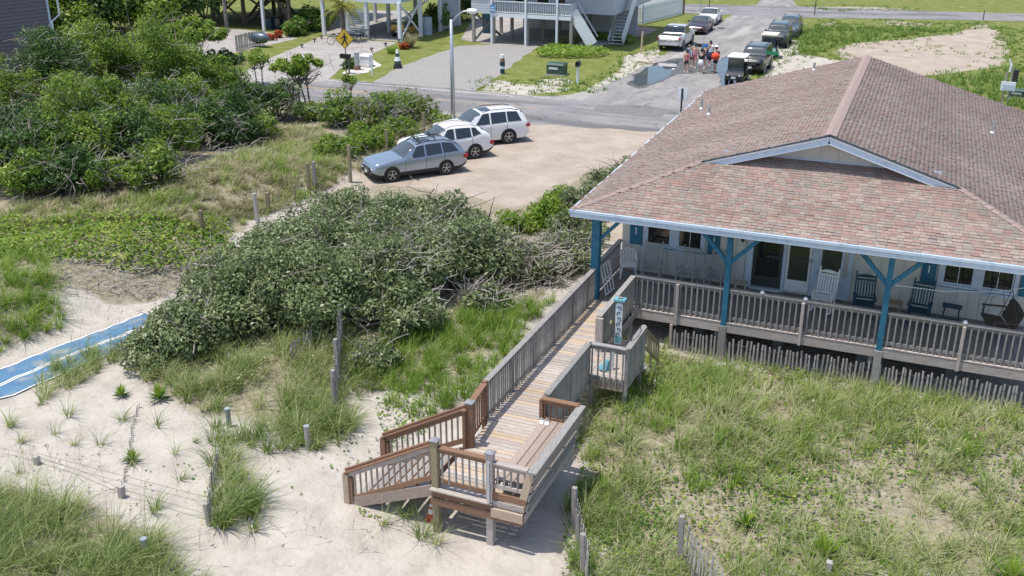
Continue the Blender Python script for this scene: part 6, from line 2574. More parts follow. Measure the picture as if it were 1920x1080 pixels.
def person(label, loc, rz, h, top, bottom, hair, skinm, step=.12, arms='relaxed', skirt=False, hat=None, sleeves=True):
    o = thing('person', label, 'person', loc, rz, 'people walking in the side street')
    frame(o)
    FR[0] = FR[0] @ Matrix.Scale(h / 1.75, 4)
    # faces -y
    P = {'pel': (0, 0, .95), 'bel': (0, 0, 1.10), 'che': (0, -.01, 1.32), 'nek': (0, 0, 1.48), 'hd0': (0, -.01, 1.56), 'hd1': (0, -.015, 1.69)}
    E = [('pel', 'bel'), ('bel', 'che'), ('che', 'nek'), ('nek', 'hd0'), ('hd0', 'hd1')]
    Rr = {'pel': (.15, .11), 'bel': (.135, .10), 'che': (.165, .11), 'nek': .055, 'hd0': .075, 'hd1': .085}
    for s, n in ((-1, 'l'), (1, 'r')):
        f = step * s
        P['hip' + n], P['kne' + n], P['ank' + n], P['toe' + n] = (.095 * s, 0, .88), (.10 * s, -f * .8 - .02, .48), (.10 * s, -f * 1.6 + .04, .09), (.11 * s, -f * 1.6 - .12, .035)
        E += [('pel', 'hip' + n), ('hip' + n, 'kne' + n), ('kne' + n, 'ank' + n), ('ank' + n, 'toe' + n)]
        Rr['hip' + n], Rr['kne' + n], Rr['ank' + n], Rr['toe' + n] = .085, .056, .042, .035
        sh = (.185 * s, 0, 1.40)
        if arms == 'relaxed':
            el, wr, hd = (.25 * s, .03 + .08 * f, 1.14), (.26 * s, -.06 + f * .8, .90), (.26 * s, -.08 + f * .9, .80)
        elif arms == 'carry':
            el, wr, hd = (.27 * s, -.02, 1.14), (.20 * s, -.26, 1.12), (.14 * s, -.32, 1.13)
        else:
            el, wr, hd = (.34 * s, -.02, 1.52), (.24 * s, -.08, 1.78), (.18 * s, -.08, 1.85)
        P['sho' + n], P['elb' + n], P['wri' + n], P['pal' + n] = sh, el, wr, hd
        E += [('che', 'sho' + n), ('sho' + n, 'elb' + n), ('elb' + n, 'wri' + n), ('wri' + n, 'pal' + n)]
        Rr['sho' + n], Rr['elb' + n], Rr['wri' + n], Rr['pal' + n] = .062, .043, .030, .034
        dv_ = (Vector(hd) - Vector(wr)).normalized()
        sd = Vector((0, 1, 0)) if abs(dv_.y) < .8 else Vector((0, 0, 1))
        for k, (o_, L_) in enumerate(((-.03, .07), (-.012, .085), (.008, .08), (.026, .065))):
            nm = 'f%d%s' % (k, n)
            P[nm] = tuple(Vector(hd) + dv_ * L_ + sd * o_ + Vector((-.02 * s, 0, 0)))
            E.append(('pal' + n, nm))
            Rr[nm] = .009
        nm = 'th' + n
        P[nm] = tuple(Vector(hd) + sd * -.055 + dv_ * .02)
        E.append(('pal' + n, nm))
        Rr[nm] = .010
    K = list(P)
    skin('body', [P[k] for k in K], [(K.index(a), K.index(b)) for a, b in E], [Rr[k] for k in K], skinm, o)
    # shirt
    q = [P['bel'], (0, 0, .99), P['che'], (0, 0, 1.44), P['shol'], P['shor']]
    e = [(0, 1), (0, 2), (2, 3), (2, 4), (2, 5)]
    r = [(.155, .12), (.165, .125), (.185, .13), .075, .078, .078]
    if sleeves:
        for n in 'lr':
            q.append(tuple(Vector(P['sho' + n]).lerp(Vector(P['elb' + n]), .6)))
            e.append((4 if n == 'l' else 5, len(q) - 1))
            r.append(.062)
    skin('shirt', q, e, r, top, o)
    if skirt:
        m = MB()
        m.lathe((0, 0, 0), [(.16, 1.02), (.20, .85), (.25, .62)], 14)
        m.build('skirt', bottom, o, smooth=True)
    else:
        q = [(0, 0, 1.0), P['pel'], P['hipl'], P['hipr']] + [tuple(Vector(P['hip' + n]).lerp(Vector(P['kne' + n]), .75)) for n in 'lr']
        skin('shorts', q, [(0, 1), (1, 2), (1, 3), (2, 4), (3, 5)], [(.165, .125), (.17, .13), .10, .10, .088, .088], bottom, o)
    m = MB()
    hp = []
    for i, (rr_, z) in enumerate(((.098, 1.58), (.112, 1.66), (.105, 1.74), (.06, 1.79), (.01, 1.805))):
        hp.append((rr_, z))
    m.lathe((0, .018, 0), hp, 12)
    m.build('hair', hair, o, smooth=True)
    m = MB()
    m.box((0, -.10, 1.635), (.022, .03, .035))
    m.build('nose', skinm, o)
    for s in (-1, 1):
        m = MB()
        m.box((.032 * s, -.098, 1.665), (.022, .012, .012))
        m.build('eye', mt['hair_dark'], o)
        m = MB()
        m.box((.09 * s, 0, 1.645), (.02, .035, .055))
        m.build('ear', skinm, o)
        m = MB()
        n = 'l' if s < 0 else 'r'
        a = Vector(P['ank' + n])
        m.box((a.x, a.y - .05, .025), (.09, .26, .05))
        m.build('shoe', mt['black'] if hat else mt['white'], o)
    m = MB()
    m.box((0, -.095, 1.595), (.05, .012, .012))
    m.build('mouth', mt['cone_red'], o)
    if hat:
        m = MB()
        m.lathe((0, 0, 0), [(.17, 1.735), (.17, 1.745), (.105, 1.75), (.10, 1.82), (.03, 1.84)], 14)
        m.build('hat', hat, o, smooth=True)
    frame()
    return o


cl = {k: cloth('cloth_' + k, c) for k, c in dict(pink=(.55, .16, .20), blue=(.06, .20, .48), navy=(.015, .022, .06), black=(.015, .015, .018), white=(.72, .72, .74), red=(.55, .06, .03), rose=(.58, .25, .32), grey=(.2, .2, .22), teal=(.08, .25, .3)).items()}


def gp(u, v):
    p = at(u, v)
    return (p.x, p.y, .012)


person('person in pink top and dark shorts walking at the left of the group', gp(1286, 135), R(20), 1.55, cl['pink'], cl['black'], mt['hair_dark'], mt['skin_tan'], .14)
person('child in bright blue shirt in the middle of the group', gp(1296, 124), R(-10), 1.38, cl['blue'], cl['navy'], mt['hair_blond'], mt['skin_fair'], .10)
person('person in rose top with dark hair behind the child in blue', gp(1302, 127), R(5), 1.72, cl['rose'], cl['pink'], mt['hair_dark'], mt['skin_tan'], .12, sleeves=False)
person('person in black top and white skirt carrying beach chairs overhead', gp(1313, 138), R(0), 1.70, cl['black'], cl['white'], mt['hair_dark'], mt['skin_fair'], .05, 'up', True)
person('person in dark clothes half hidden behind the carrier of beach chairs', gp(1321, 128), R(-15), 1.72, cl['navy'], cl['grey'], mt['hair_dark'], mt['skin_tan'], .12, 'up')
person('person in white hat and navy shorts hugging a red bag, right of the group', gp(1340, 136), R(-8), 1.85, cl['navy'], cl['navy'], mt['hair_dark'], mt['skin_fair'], .13, 'carry', hat=cl['white'])
person('child in teal shirt trailing behind the group on the left', gp(1291, 116), R(15), 1.25, cl['teal'], cl['grey'], mt['hair_blond'], mt['skin_fair'], .1)
person('person in white shirt and grey shorts at the back of the group', gp(1330, 122), R(-5), 1.75, cl['white'], cl['grey'], mt['hair_dark'], mt['skin_tan'], .12)
p = Vector(gp(1340, 136))
m = MB()
m.lathe((p.x + .05, p.y - .36, 1.2), [(.05, -.30), (.22, -.22), (.26, 0), (.22, .22), (.05, .30)], 10, axis='X')
tag(m.build('beach_bag', cl['red'], smooth=True), 'big red beach bag in the arms of the person in the white hat', 'bag')
m = MB()
m.lathe((p.x - .42, p.y, 1.15), [(.05, -.32), (.2, -.2), (.22, .15), (.05, .3)], 9)
tag(m.build('backpack', cl['navy'], smooth=True), 'dark round backpack hanging at the left of the person in the white hat', 'bag')
p = Vector(gp(1313, 138))
for k, (dx, c, lab) in enumerate(((-.15, 'black', 'black folded beach chair carried overhead, left one'), (.22, 'blue', 'blue folded beach chair carried overhead, right one'))):
    o = thing('folded_chair', lab, 'beach chair', p + Vector((dx, -.05, 1.85)), R(20 * (k * 2 - 1)))
    frame(o)
    m = MB()
    m.box((0, 0, .12), (.42, .06, .24))
    m.build('canvas', cl[c], o)
    for s in (-1, 1):
        m = MB()
        m.tube([(.23 * s, 0, -.08), (.25 * s, .02, .34)], .018, 6)
        m.build('frame_tube', mt['chrome'], o)
    frame()
# ================================================================ VEGETATION
LM = {
    'grey_shrub': leafmat('silvery_shrub_leaf', [(.055, .09, .028), (.105, .15, .05), (.165, .215, .083), (.25, .30, .14), (.38, .42, .25)], .45, .25, .45),
    'myrtle': leafmat('wax_myrtle_leaf', [(.05, .10, .012), (.10, .185, .018), (.165, .265, .03), (.25, .345, .055), (.35, .42, .11)], .5, .38),
    'dark_tree': leafmat('dark_tree_leaf', [(.03, .07, .012), (.05, .11, .02), (.08, .155, .03), (.125, .21, .05)], .5, .3),
    'lime': leafmat('bright_low_leaf', [(.05, .10, .008), (.10, .19, .015), (.17, .28, .025), (.27, .36, .05), (.36, .36, .10)], .5, .3),
    'vine': leafmat('vine_leaf', [(.035, .09, .012), (.08, .17, .02), (.14, .24, .035), (.24, .30, .06)], .5, .25),
    'dune': leafmat('dune_grass_blade', [(.10, .16, .035), (.17, .245, .06), (.26, .33, .10), (.37, .405, .175), (.50, .47, .29)], .55, .3),
    'green_grass': leafmat('green_grass_blade', [(.085, .16, .02), (.15, .26, .03), (.23, .355, .05), (.35, .43, .12)], .55, .35),
    'dry': leafmat('dry_grass_blade', [(.19, .205, .08), (.29, .285, .14), (.41, .37, .22), (.54, .48, .33)], .6, .25),
    'lawn_grass': leafmat('tall_lot_grass', [(.06, .13, .02), (.10, .20, .025), (.15, .26, .04), (.27, .30, .08)], .6, .25),
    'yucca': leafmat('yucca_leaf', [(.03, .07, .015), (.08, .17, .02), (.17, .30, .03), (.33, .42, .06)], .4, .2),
    'palm': leafmat('palm_leaf', [(.06, .07, .02), (.15, .17, .03), (.30, .30, .05), (.42, .36, .10)], .5, .2),
    'flower': leafmat('red_flower_leaf', [(.05, .09, .02), (.30, .06, .02), (.45, .08, .02), (.40, .14, .03)], .5, .2),
}
mt['bark'] = M('grey_bark', (.12, .10, .085), (.24, .21, .18), 8, .9, .4, 30, stretch=(2, 2, 12))
mt['twig'] = M('bare_twig', (.24, .215, .195), (.40, .365, .335), 9, .9)


def nrmz(a):
    return a / np.maximum(np.linalg.norm(a, axis=1, keepdims=True), 1e-9)


def leafquads(P, N, ln, wd, tone, jit=.5):
    n = len(P)
    N = nrmz(N)
    T = nrmz(np.cross(N, rng.normal(size=(n, 3))))
    B = np.cross(N, T)
    s = (1 + jit * rng.uniform(-1, 1, (n, 1))) * np.where(rng.uniform(0, 1, (n, 1)) < .12, 1.45, 1.0)
    t, b = T * (ln / 2) * s, B * (wd / 2) * s
    fold = N * (wd * .18) * s
    v = np.stack([P - t, P + b + fold, P + t, P - b + fold], 1).reshape(-1, 3)
    f = np.arange(n * 4).reshape(n, 4)
    return v, f, np.repeat(np.clip(tone, 0, 1), 4)


def tonefield(P, amp=.22, spread=.2, base=.45, s=1.0):
    x, y, z = P[:, 0] * s, P[:, 1] * s, P[:, 2] * s
    c = np.sin(1.9 * x + 1.1 * z) * np.sin(1.7 * y - .7 * z + 1) + .6 * np.sin(4.1 * x - 2.3 * y) * np.sin(3.7 * z + y)
    return base + amp * c / 1.4 + spread * rng.normal(size=len(P))


def crown_points(c, rx, ry, rz, nl, n, lob=.42, low=-.2, inner=.3, sprig=.16):
    """points on the shells of many small lobes packed into an ellipsoid, so the outline is lumpy with gaps"""
    d = nrmz(rng.normal(size=(nl, 3)))
    d[:, 2] = np.where(d[:, 2] < low, -d[:, 2] * .6, d[:, 2])
    q = rng.uniform(.45, .9, (nl, 1))
    q[: nl // 4] *= .5
    LC = d * q * np.array([rx, ry, rz])
    LR = rng.uniform(.6, 1.25, nl) * lob * min(rx, ry, rz * 1.2)
    w_ = LR ** 2
    k = rng.choice(nl, n, p=w_ / w_.sum())
    e = nrmz(rng.normal(size=(n, 3)) + np.array([0, 0, .35]))
    rad = LR[k][:, None] * (1 - inner * rng.uniform(0, 1, (n, 1)) ** 2)
    out = np.where(rng.uniform(0, 1, (n, 1)) < sprig, 1 + .45 * rng.uniform(0, 1, (n, 1)), 1.0)      # sprigs that stick out
    P = LC[k] + e * rad * out * np.array([1.15, 1.15, .85]) + rng.normal(size=(n, 3)) * .03
    return P + np.array(c), e


def tubes(paths, n=4):
    """paths: list of (points, radii) -> arrays"""
    m = MB()
    for p, r in paths:
        m.tube(p, r, n, cap=False)
    return m


def branches(base, tips, r0, twig=0, wig=.15):
    """stems from one foot to several tips, tapering and kinked"""
    out = []
    base = Vector(base)
    for t in tips:
        t = Vector(t)
        L = (t - base).length
        a = base.lerp(t, .35) + Vector(rng.normal(size=3)) * wig * L * .5 + Vector((0, 0, .06 * L))
        b = base.lerp(t, .7) + Vector(rng.normal(size=3)) * wig * L * .5
        out.append(([base, a, b, t], [r0, r0 * .7, r0 * .45, r0 * .15]))
        for _ in range(twig):
            s = a.lerp(t, random.uniform(.1, .9))
            e = s + Vector(rng.normal(size=3)) * .28 * L * Vector((1, 1, .6)).length / 1.5
            out.append(([s, s.lerp(e, .5) + Vector(rng.normal(size=3)) * .04 * L, e], [r0 * .35, r0 * .22, r0 * .08]))
    return out


def shrub(name, label, cat, c, rx, ry, rz, n, leaf, matname, group, nl=26, stems=9, stem_mat='bark', base=.45, spread=.2, amp=.2, lift=.35, bare=0, lob=.42, part='foliage', inner=.3, low=-.2, twig=3):
    c = Vector(c)
    o = thing(name, label, cat, c, group=group)
    P, E = crown_points((c.x, c.y, c.z + rz * lift), rx, ry, rz, nl, n, lob, low, inner, .04 if matname == 'grey_shrub' else .16)
    P[:, 2] = np.maximum(P[:, 2], H(P[:, 0], P[:, 1]) + .03)
    N = E * .7 + rng.normal(size=(n, 3)) * .55 + np.array([0, 0, .45])
    v, f, t = leafquads(P, N, leaf[0], leaf[1], tonefield(P, amp, spread, base, 1.2 / max(.6, rx * .5)))
    mobj(part, npmesh(part, v, f, LM[matname], tone=t), o)
    tips = [c + Vector((rng.uniform(-.8, .8) * rx, rng.uniform(-.8, .8) * ry, rng.uniform(.3, .95) * rz * (1 + lift))) for _ in range(stems)]
    tubes(branches(c - Vector((0, 0, .15)), tips, .045 + .012 * rx, twig)).build('stem', mt[stem_mat], o)
    if bare:
        m = MB()
        for _ in range(bare):
            a = rng.uniform(0, 6.28)
            q = rng.uniform(.35, 1.0)
            s = c + Vector((math.cos(a) * rx * q, math.sin(a) * ry * q, rz * (1 + lift) * math.sqrt(max(.02, 1 - q * q)) * rng.uniform(.55, .95)))
            e = s + Vector((rng.normal() * .45, rng.normal() * .45, rng.uniform(-.1, .5)))
            m.tube([s, s.lerp(e, .5) + Vector(rng.normal(size=3)) * .1, e], [.018, .013, .005], 3, cap=False)
        tag(m.build('bare_twigs', mt['twig'], o), kind='stuff')
    return o


# ---- the big silvery shrubs between boardwalk, mat and parking lot
BIG = [(300, 672, 1.2, .75, 'low silvery shrub at the sandy tip near the blue mat'),
       (372, 648, 1.6, 1.1, 'silvery green shrub between the blue mat and the tall grass tufts'),
       (455, 618, 1.9, 1.5, 'broad silvery green shrub behind the grass tufts left of the fence posts'),
       (425, 556, 1.5, 1.25, 'silvery green shrub overhanging the upper end of the blue mat'),
       (545, 590, 2.0, 1.9, 'tall silvery green shrub left of the pair of weathered fence posts'),
       (545, 505, 1.8, 1.6, 'silvery green shrub along the sandy path below the row of posts'),
       (645, 610, 1.7, 1.6, 'silvery green shrub directly behind the pair of weathered fence posts'),
       (640, 520, 2.1, 1.9, 'large silvery green shrub at the middle of the thicket'),
       (735, 565, 1.8, 1.8, 'silvery green shrub in front of the bare grey twig tangle'),
       (650, 455, 1.8, 1.55, 'silvery green shrub on the far left edge of the parking lot'),
       (745, 470, 1.9, 1.75, 'silvery green shrub in front of the silver blue wagon'),
       (835, 520, 2.0, 1.8, 'silvery green shrub with bare twigs near the middle of the lot edge'),
       (845, 462, 1.6, 1.35, 'silvery green shrub reaching furthest into the parking lot'),
       (925, 515, 1.6, 1.25, 'half bare silvery shrub between thicket and boardwalk'),
       (770, 612, 1.1, 1.0, 'small silvery shrub at the front of the thicket above the green grass'),
       (1000, 520, 1.4, .95, 'mostly bare brown shrub beside the upper boardwalk'),
       (905, 575, .8, .6, 'small leafy clump among dead twigs near the boardwalk'),
       (705, 690, .75, .55, 'small round bluish shrub right of the weathered fence posts'),
       (1062, 500, 1.2, .95, 'silvery shrub with dead twigs next to the corner porch post'),
       (1085, 455, 1.2, 1.1, 'silvery shrub under the left eave of the porch roof'),
       (1095, 405, 1.2, 1.05, 'grey green shrub beside the left roof edge, nearest the lot'),
       (1135, 365, 1.0, .95, 'grey green shrub farther along the left roof edge'),
       (1170, 340, .8, .8, 'last grey green shrub along the left roof edge')]
for i, (u, v, r, h, lab) in enumerate(BIG):
    c = gr(u, v)
    bare = {8: 150, 11: 190, 13: 200, 15: 300, 9: 20, 7: 90, 10: 20, 5: 30, 16: 120, 18: 160, 3: 60}.get(i, 25)
    n = int(5200 * r * r * (.5 if i == 15 else .8 if i in (13, 18, 16) else 1.1))
    shrub('coastal_shrub', lab, 'shrub', c, r, r, h, n, (.115, .054), 'grey_shrub', 'silvery shrubs of the dune thicket', nl=int(26 + 12 * r), lob=.31, base=.45 if i != 17 else .4, spread=.22, amp=.24, bare=bare, stems=10)
# brighter green bushes at the lot corner
for u, v, r, h, lab in ((965, 435, .9, .65, 'bright green bush at the corner of the parking lot'), (1020, 420, 1.1, .8, 'bright green bush with reddish leaves left of the roof corner'), (1050, 390, .9, .7, 'bright green bush behind the reddish bush at the lot edge')):
    shrub('green_bush', lab, 'bush', gr(u, v), r, r, h, int(3000 * r * r), (.12, .06), 'lime', 'bright bushes at the lot corner', nl=16, stems=5)

# ---- wax myrtles left of the lot
MY = [(25, 236, 2.5, 2.9), (105, 226, 2.6, 3.0), (185, 200, 2.6, 3.1), (255, 190, 2.6, 3.3), (20, 330, 2.0, 1.5), (95, 325, 2.1, 1.6), (170, 320, 2.1, 1.7), (245, 315, 2.1, 1.7),
      (315, 300, 2.0, 1.7), (375, 275, 2.0, 1.7), (430, 262, 1.8, 1.6), (330, 214, 2.5, 3.1), (400, 208, 2.3, 2.6), (455, 225, 1.7, 1.4), (520, 225, 1.9, 1.6), (60, 365, 1.8, 1.2), (135, 362, 1.8, 1.2), (215, 355, 1.7, 1.1),
      (300, 345, 1.5, 1.0), (-40, 290, 2.2, 1.9), (-50, 350, 2.0, 1.5), (590, 225, 1.4, .8),
      (55, 290, 2.1, 2.0), (135, 280, 2.2, 2.1), (212, 268, 2.2, 2.2), (288, 258, 2.2, 2.2), (362, 248, 2.0, 2.0), (150, 245, 2.2, 2.3), (445, 275, 1.5, 1.2), (480, 262, 1.4, 1.1)]
ML = ['wax myrtle half under the left picture edge, below the grey house', 'wax myrtle with grey twigs in front of the grey house wall', 'wax myrtle right of the grey house corner', 'tall wax myrtle left of the flat crowned tree',
      'dark wax myrtle low on the left picture edge', 'wax myrtle in the lower left of the thicket, beside the bare sandy gap', 'wax myrtle above the dry grass, third along the thicket front', 'wax myrtle in the middle of the thicket front',
      'wax myrtle with fallen grey branches in front', 'wax myrtle right of the fallen grey branches', 'bright wax myrtle at the right end of the thicket front', 'wax myrtle at the foot of the flat crowned tree', 'wax myrtle in front of the driveway, right of the tree trunks',
      'small wax myrtle left of the dark rounded bush', 'dark rounded bush between thicket and small vase shaped tree', 'low myrtle over the pale grass on the left', 'low myrtle second from the left above the pale grass', 'low myrtle third from the left above the pale grass',
      'low sprawling myrtle where thicket meets the dry field', 'wax myrtle cut by the left picture edge', 'low wax myrtle cut by the left picture edge', 'low bush at the foot of the vase shaped tree',
      'wax myrtle in the middle row near the left picture edge', 'wax myrtle in the middle row below the grey house corner', 'wax myrtle in the middle row at the centre of the thicket', 'bright wax myrtle in the middle row right of the centre', 'wax myrtle in the middle row below the two tree trunks', 'wax myrtle behind the middle row left of the centre', 'low myrtle where the thicket runs out to the right', 'last low myrtle of the thicket before the roadside bushes']
for i, ((u, v, r, h), lab) in enumerate(zip(MY, ML)):
    h *= rng.uniform(.85, 1.3)
    shrub('wax_myrtle', lab, 'shrub', gr(u, v), r, r, h, int(2100 * r * r), (.14, .065), 'dark_tree' if i % 3 == 1 or i in (14, 5, 9) else 'myrtle', 'wax myrtles of the left thicket', nl=int(30 + 15 * r), lob=.22, lift=.55, base=.43, spread=.24, amp=.34, bare=[150, 200, 90, 40, 60, 90, 60, 50, 140, 90, 30, 50, 30, 60, 90, 50, 40, 40, 90, 50, 40, 40, 90, 70, 60, 40, 60, 60, 60, 60][i], stems=8, inner=.5)
# ---- trees with visible trunks


def tree(label, base, hgt, crown, n, leaf, matname, group, trunks=2, nl=22, lob=.34, flat=.35, stem_r=.11, basec=.5, bare=0, name='coastal_tree'):
    base = Vector(base)
    o = thing(name, label, 'tree', base, group=group)
    rx, ry, rz = crown
    cc = base + Vector((0, 0, hgt - rz))
    P, E = crown_points(cc, rx, ry, rz, nl, n, lob, -.05, .4)
    N = E * .5 + rng.normal(size=(n, 3)) * .5 + np.array([0, 0, .7])
    v, f, t = leafquads(P, N, leaf[0], leaf[1], tonefield(P, .2, .22, basec, .8))
    mobj('crown', npmesh('crown', v, f, LM[matname], tone=t), o)
    paths = []
    for k in range(trunks):
        a = 6.28 * k / trunks + .6
        foot = base + Vector((math.cos(a) * .12 * trunks, math.sin(a) * .12 * trunks, -.2))
        top = base + Vector((math.cos(a) * rx * .22, math.sin(a) * ry * .22, (hgt - rz) * .62))
        mid = foot.lerp(top, .5) + Vector(rng.normal(size=3)) * .08
        paths.append(([foot, mid, top], [stem_r, stem_r * .85, stem_r * .7]))
        tips = [cc + Vector((rng.uniform(-.9, .9) * rx, rng.uniform(-.9, .9) * ry, rng.uniform(-.5, .6) * rz)) for _ in range(int(12 / trunks) + 3)]
        paths += branches(top, tips, stem_r * .6, 3, .12)
    tubes(paths, 6).build('trunk', mt['bark'], o)
    return o


tree('flat crowned coastal tree with two dark trunks behind the thicket', gr(362, 178), 4.9, (3.3, 2.6, 1.25), 7500, (.22, .10), 'myrtle', 'trees of the left thicket', 2, 64, .20)
tree('small vase shaped tree by the road below the crossing sign', gr(566, 205), 3.3, (1.95, 1.7, .95), 4200, (.19, .09), 'lime', 'trees of the left thicket', 4, 40, .21, stem_r=.07)
tree('thin sparse little tree left of the vase shaped tree', gr(487, 160), 2.6, (1.1, 1.0, .9), 1000, (.19, .09), 'myrtle', 'trees of the left thicket', 2, 14, .3, stem_r=.05)
tree('sparse spreading tree hanging over the concrete driveway', gr(425, 180), 2.9, (2.0, 1.5, .8), 1700, (.2, .1), 'dark_tree', 'trees of the left thicket', 2, 18, .3, stem_r=.06)
tree('tiny leaning tree at the roadside above the grey bush', gr(655, 200), 2.0, (.8, .7, .45), 700, (.17, .08), 'myrtle', 'trees of the left thicket', 1, 8, .4, stem_r=.04)
# grey half bare bushes near the lamp post
for u, v, r, h, n, br, lab in ((650, 235, 1.6, 1.2, 3400, 160, 'round green bush with grey bare flank beside the road'), (715, 240, 1.7, 1.35, 2600, 420, 'large grey half bare bush beside the road'), (765, 228, 1.5, 1.35, 3000, 200, 'half bare bush with dark top left of the lamp post')):
    shrub('roadside_bush', lab, 'bush', gr(u, v), r, r, h, n, (.19, .09), 'myrtle', 'half bare bushes by the road', nl=22, bare=br, base=.42, lift=.5)
for u, v, r, h, lab in ((635, 290, 1.6, .75, 'bright green low bush left of the wooden posts'), (690, 275, 1.7, .8, 'bright green low bush behind the silver wagon'), (745, 255, 1.2, .7, 'bright green low bush by the white crossover'), (820, 235, 1.0, .5, 'green creeper patch at the foot of the lamp post')):
    shrub('low_bush', lab, 'bush', gr(u, v), r, r, h, int(2600 * r * r), (.13, .05), 'lime', 'low bushes beside the parked cars', nl=18, stems=4, base=.42, bare=20)
# woods behind the grey house
for i, (u, v, hgt, r) in enumerate(((130, 88, 5.5, 3.0), (185, 80, 6.2, 3.2), (235, 74, 6.0, 3.2), (290, 76, 5.5, 3.0), (335, 60, 6.0, 3.0), (165, 62, 7, 3.6), (250, 52, 7, 3.6), (330, 40, 7, 3.4), (385, 40, 6, 2.8), (410, 30, 7, 3.0), (100, 60, 7, 3.5))):
    side = ['nearest the grey house', 'second from the grey house, front row', 'third from the grey house, front row', 'above the flat crowned tree', 'left of the brown stilt house', 'in the back row left', 'in the back row middle', 'in the back row right', 'beside the first stilt post', 'behind the brown stilt house', 'hidden deepest behind the grey house'][i]
    shrub('woodland_tree', 'dense dark green tree at the wood edge, ' + side, 'tree', gr(u, v), r, r, hgt * .62, 3600, (.34, .17), 'dark_tree' if i % 3 else 'myrtle', 'trees of the wood behind the grey house', nl=34, lift=.6, spread=.22, amp=.25, part='crown', stems=6, inner=.5, lob=.34, bare=12)


# ---- grasses
def blades(root, hgt, wid, az, lean, tone):
    n = len(root)
    d = np.stack([np.cos(az), np.sin(az), np.zeros(n)], 1)
    up = np.array([0, 0, 1.0])
    side = np.stack([-np.sin(az), np.cos(az), np.zeros(n)], 1)
    tw = rng.uniform(-1, 1, n)[:, None]
    side = nrmz(side + d * tw)
    lv = []
    for t in (0, .45, 1.0):
        p = root + d * (lean * hgt * t ** 1.7)[:, None] + up * (hgt * (t - .42 * lean * t ** 2.2))[:, None]
        wv = (wid * (1 - .35 * t) if t < 1 else wid * .12)[:, None] / 2
        lv += [p - side * wv, p + side * wv]
    v = np.stack(lv, 1).reshape(-1, 3)
    b = np.arange(n)[:, None] * 6
    f = np.concatenate([b + np.array([[0, 1, 3, 2]]), b + np.array([[2, 3, 5, 4]])], 0)
    return v, f, np.repeat(np.clip(tone, 0, 1), 6)


def tufts(cx, cy, nb, hgt, wid, spread=.10, lean=(.25, 1.0), base=.5, sp=.24, csp=.17, hv=.4):
    nt_ = len(cx)
    nbv = np.maximum(3, (nb * rng.uniform(.5, 1.5, nt_)).astype(int))
    k = np.repeat(np.arange(nt_), nbv)
    n = len(k)
    th = rng.uniform(.55, 1.35, nt_)
    az = rng.uniform(0, 2 * np.pi, n)
    rr_ = spread * np.sqrt(rng.uniform(0, 1, n))
    x = cx[k] + np.cos(az) * rr_ * th[k]
    y = cy[k] + np.sin(az) * rr_ * th[k]
    z = H(x, y) - .01
    az2 = az + rng.normal(size=n) * .5
    bx, by = np.cos(az2) + .55, np.sin(az2) + .25      # the sea wind bends all blades one way
    az2 = np.arctan2(by, bx)
    hh = hgt * th[k] * rng.uniform(1 - hv, 1 + hv, n)
    ln = rng.uniform(lean[0], lean[1], n)
    tc = rng.normal(size=nt_) * csp + .16 * wob(cx * 1.9 + 4, cy * 1.9 - 2)
    return blades(np.stack([x, y, z], 1), hh, wid * rng.uniform(.7, 1.3, n), az2, ln, base + tc[k] + sp * rng.normal(size=n))


def scatter(px, dens, thr=-9., s=1.0, ph=0.0, poly=None):
    g = poly or [(p.x, p.y) for p in (gr(u, v) for u, v in px)]
    xs, ys = [p[0] for p in g], [p[1] for p in g]
    A = (max(xs) - min(xs)) * (max(ys) - min(ys))
    n = int(A * dens)
    x, y = rng.uniform(min(xs), max(xs), n), rng.uniform(min(ys), max(ys), n)
    k = inpoly(x, y, g)
    k &= (wob(x * s + ph, y * s - ph) + .25 * rng.normal(size=n)) > thr
    k &= ~((x > -.15) & (x < 1.66) & (y > -8.3) & (y < 0)) & ~((x > -.15) & (x < 2.45) & (y > -11.3) & (y < -8.2))
    k &= ~((x > -2.3) & (x < .2) & (y > -11.2) & (y < -9.3))
    k &= ~((x > 0) & (y > -.36))
    return x[k], y[k]


def stuff(name, label, cat, parts, matname):
    v, f, t, b = [], [], [], 0
    for pv, pf, pt in parts:
        v.append(pv)
        f.append(pf + b)
        t.append(pt)
        b += len(pv)
    o = mobj(name, npmesh(name, np.concatenate(v), np.concatenate(f), LM[matname], tone=np.concatenate(t)))
    return tag(o, label, cat, kind='stuff')


def ts(px, dens, nb, hgt, wid, thr=-9., s=1., ph=0., **k):
    x, y = scatter(px, dens, thr, s, ph)
    return tufts(x, y, nb, hgt, wid, **k)


RD = [(1075, 790), (1100, 720), (1240, 655), (1640, 715), (1960, 770), (2000, 1110), (1060, 1110), (1085, 960)]
stuff('dune_grass', 'pale green arching dune grass covering the slope in front of the porch', 'grass', [
    ts(RD, 7, 26, .48, .0165, .04, 1.3, lean=(.35, 1.2), base=.56),
    ts(RD, 6, 22, .42, .016, -.0, 1.7, 3., lean=(.4, 1.3), base=.7),
    ts([(1100, 720), (1240, 640), (1640, 700), (1960, 755), (1960, 830), (1640, 780), (1240, 730)], 8, 24, .40, .015, -.3, 1.4, lean=(.3, 1.0), base=.5),
    ts([(1060, 930), (1180, 900), (1210, 1000), (1150, 1110), (1070, 1110)], 12, 26, .45, .014, lean=(.3, 1.1), base=.3)], 'dune')
stuff('bright_grass', 'bright green grass and low leaves among the pale dune grass', 'grass', [
    ts(RD, 7, 22, .42, .018, .12, .9, 7., lean=(.2, .9), base=.55),
    ts([(1100, 740), (1240, 680), (1420, 700), (1420, 760), (1200, 800)], 8, 22, .45, .016, -.2, lean=(.2, .9), base=.55),
    ts([(640, 730), (700, 655), (860, 590), (1040, 565), (950, 680), (880, 750), (790, 790)], 17, 30, .46, .016, -.6, lean=(.2, .9), base=.5)], 'green_grass')
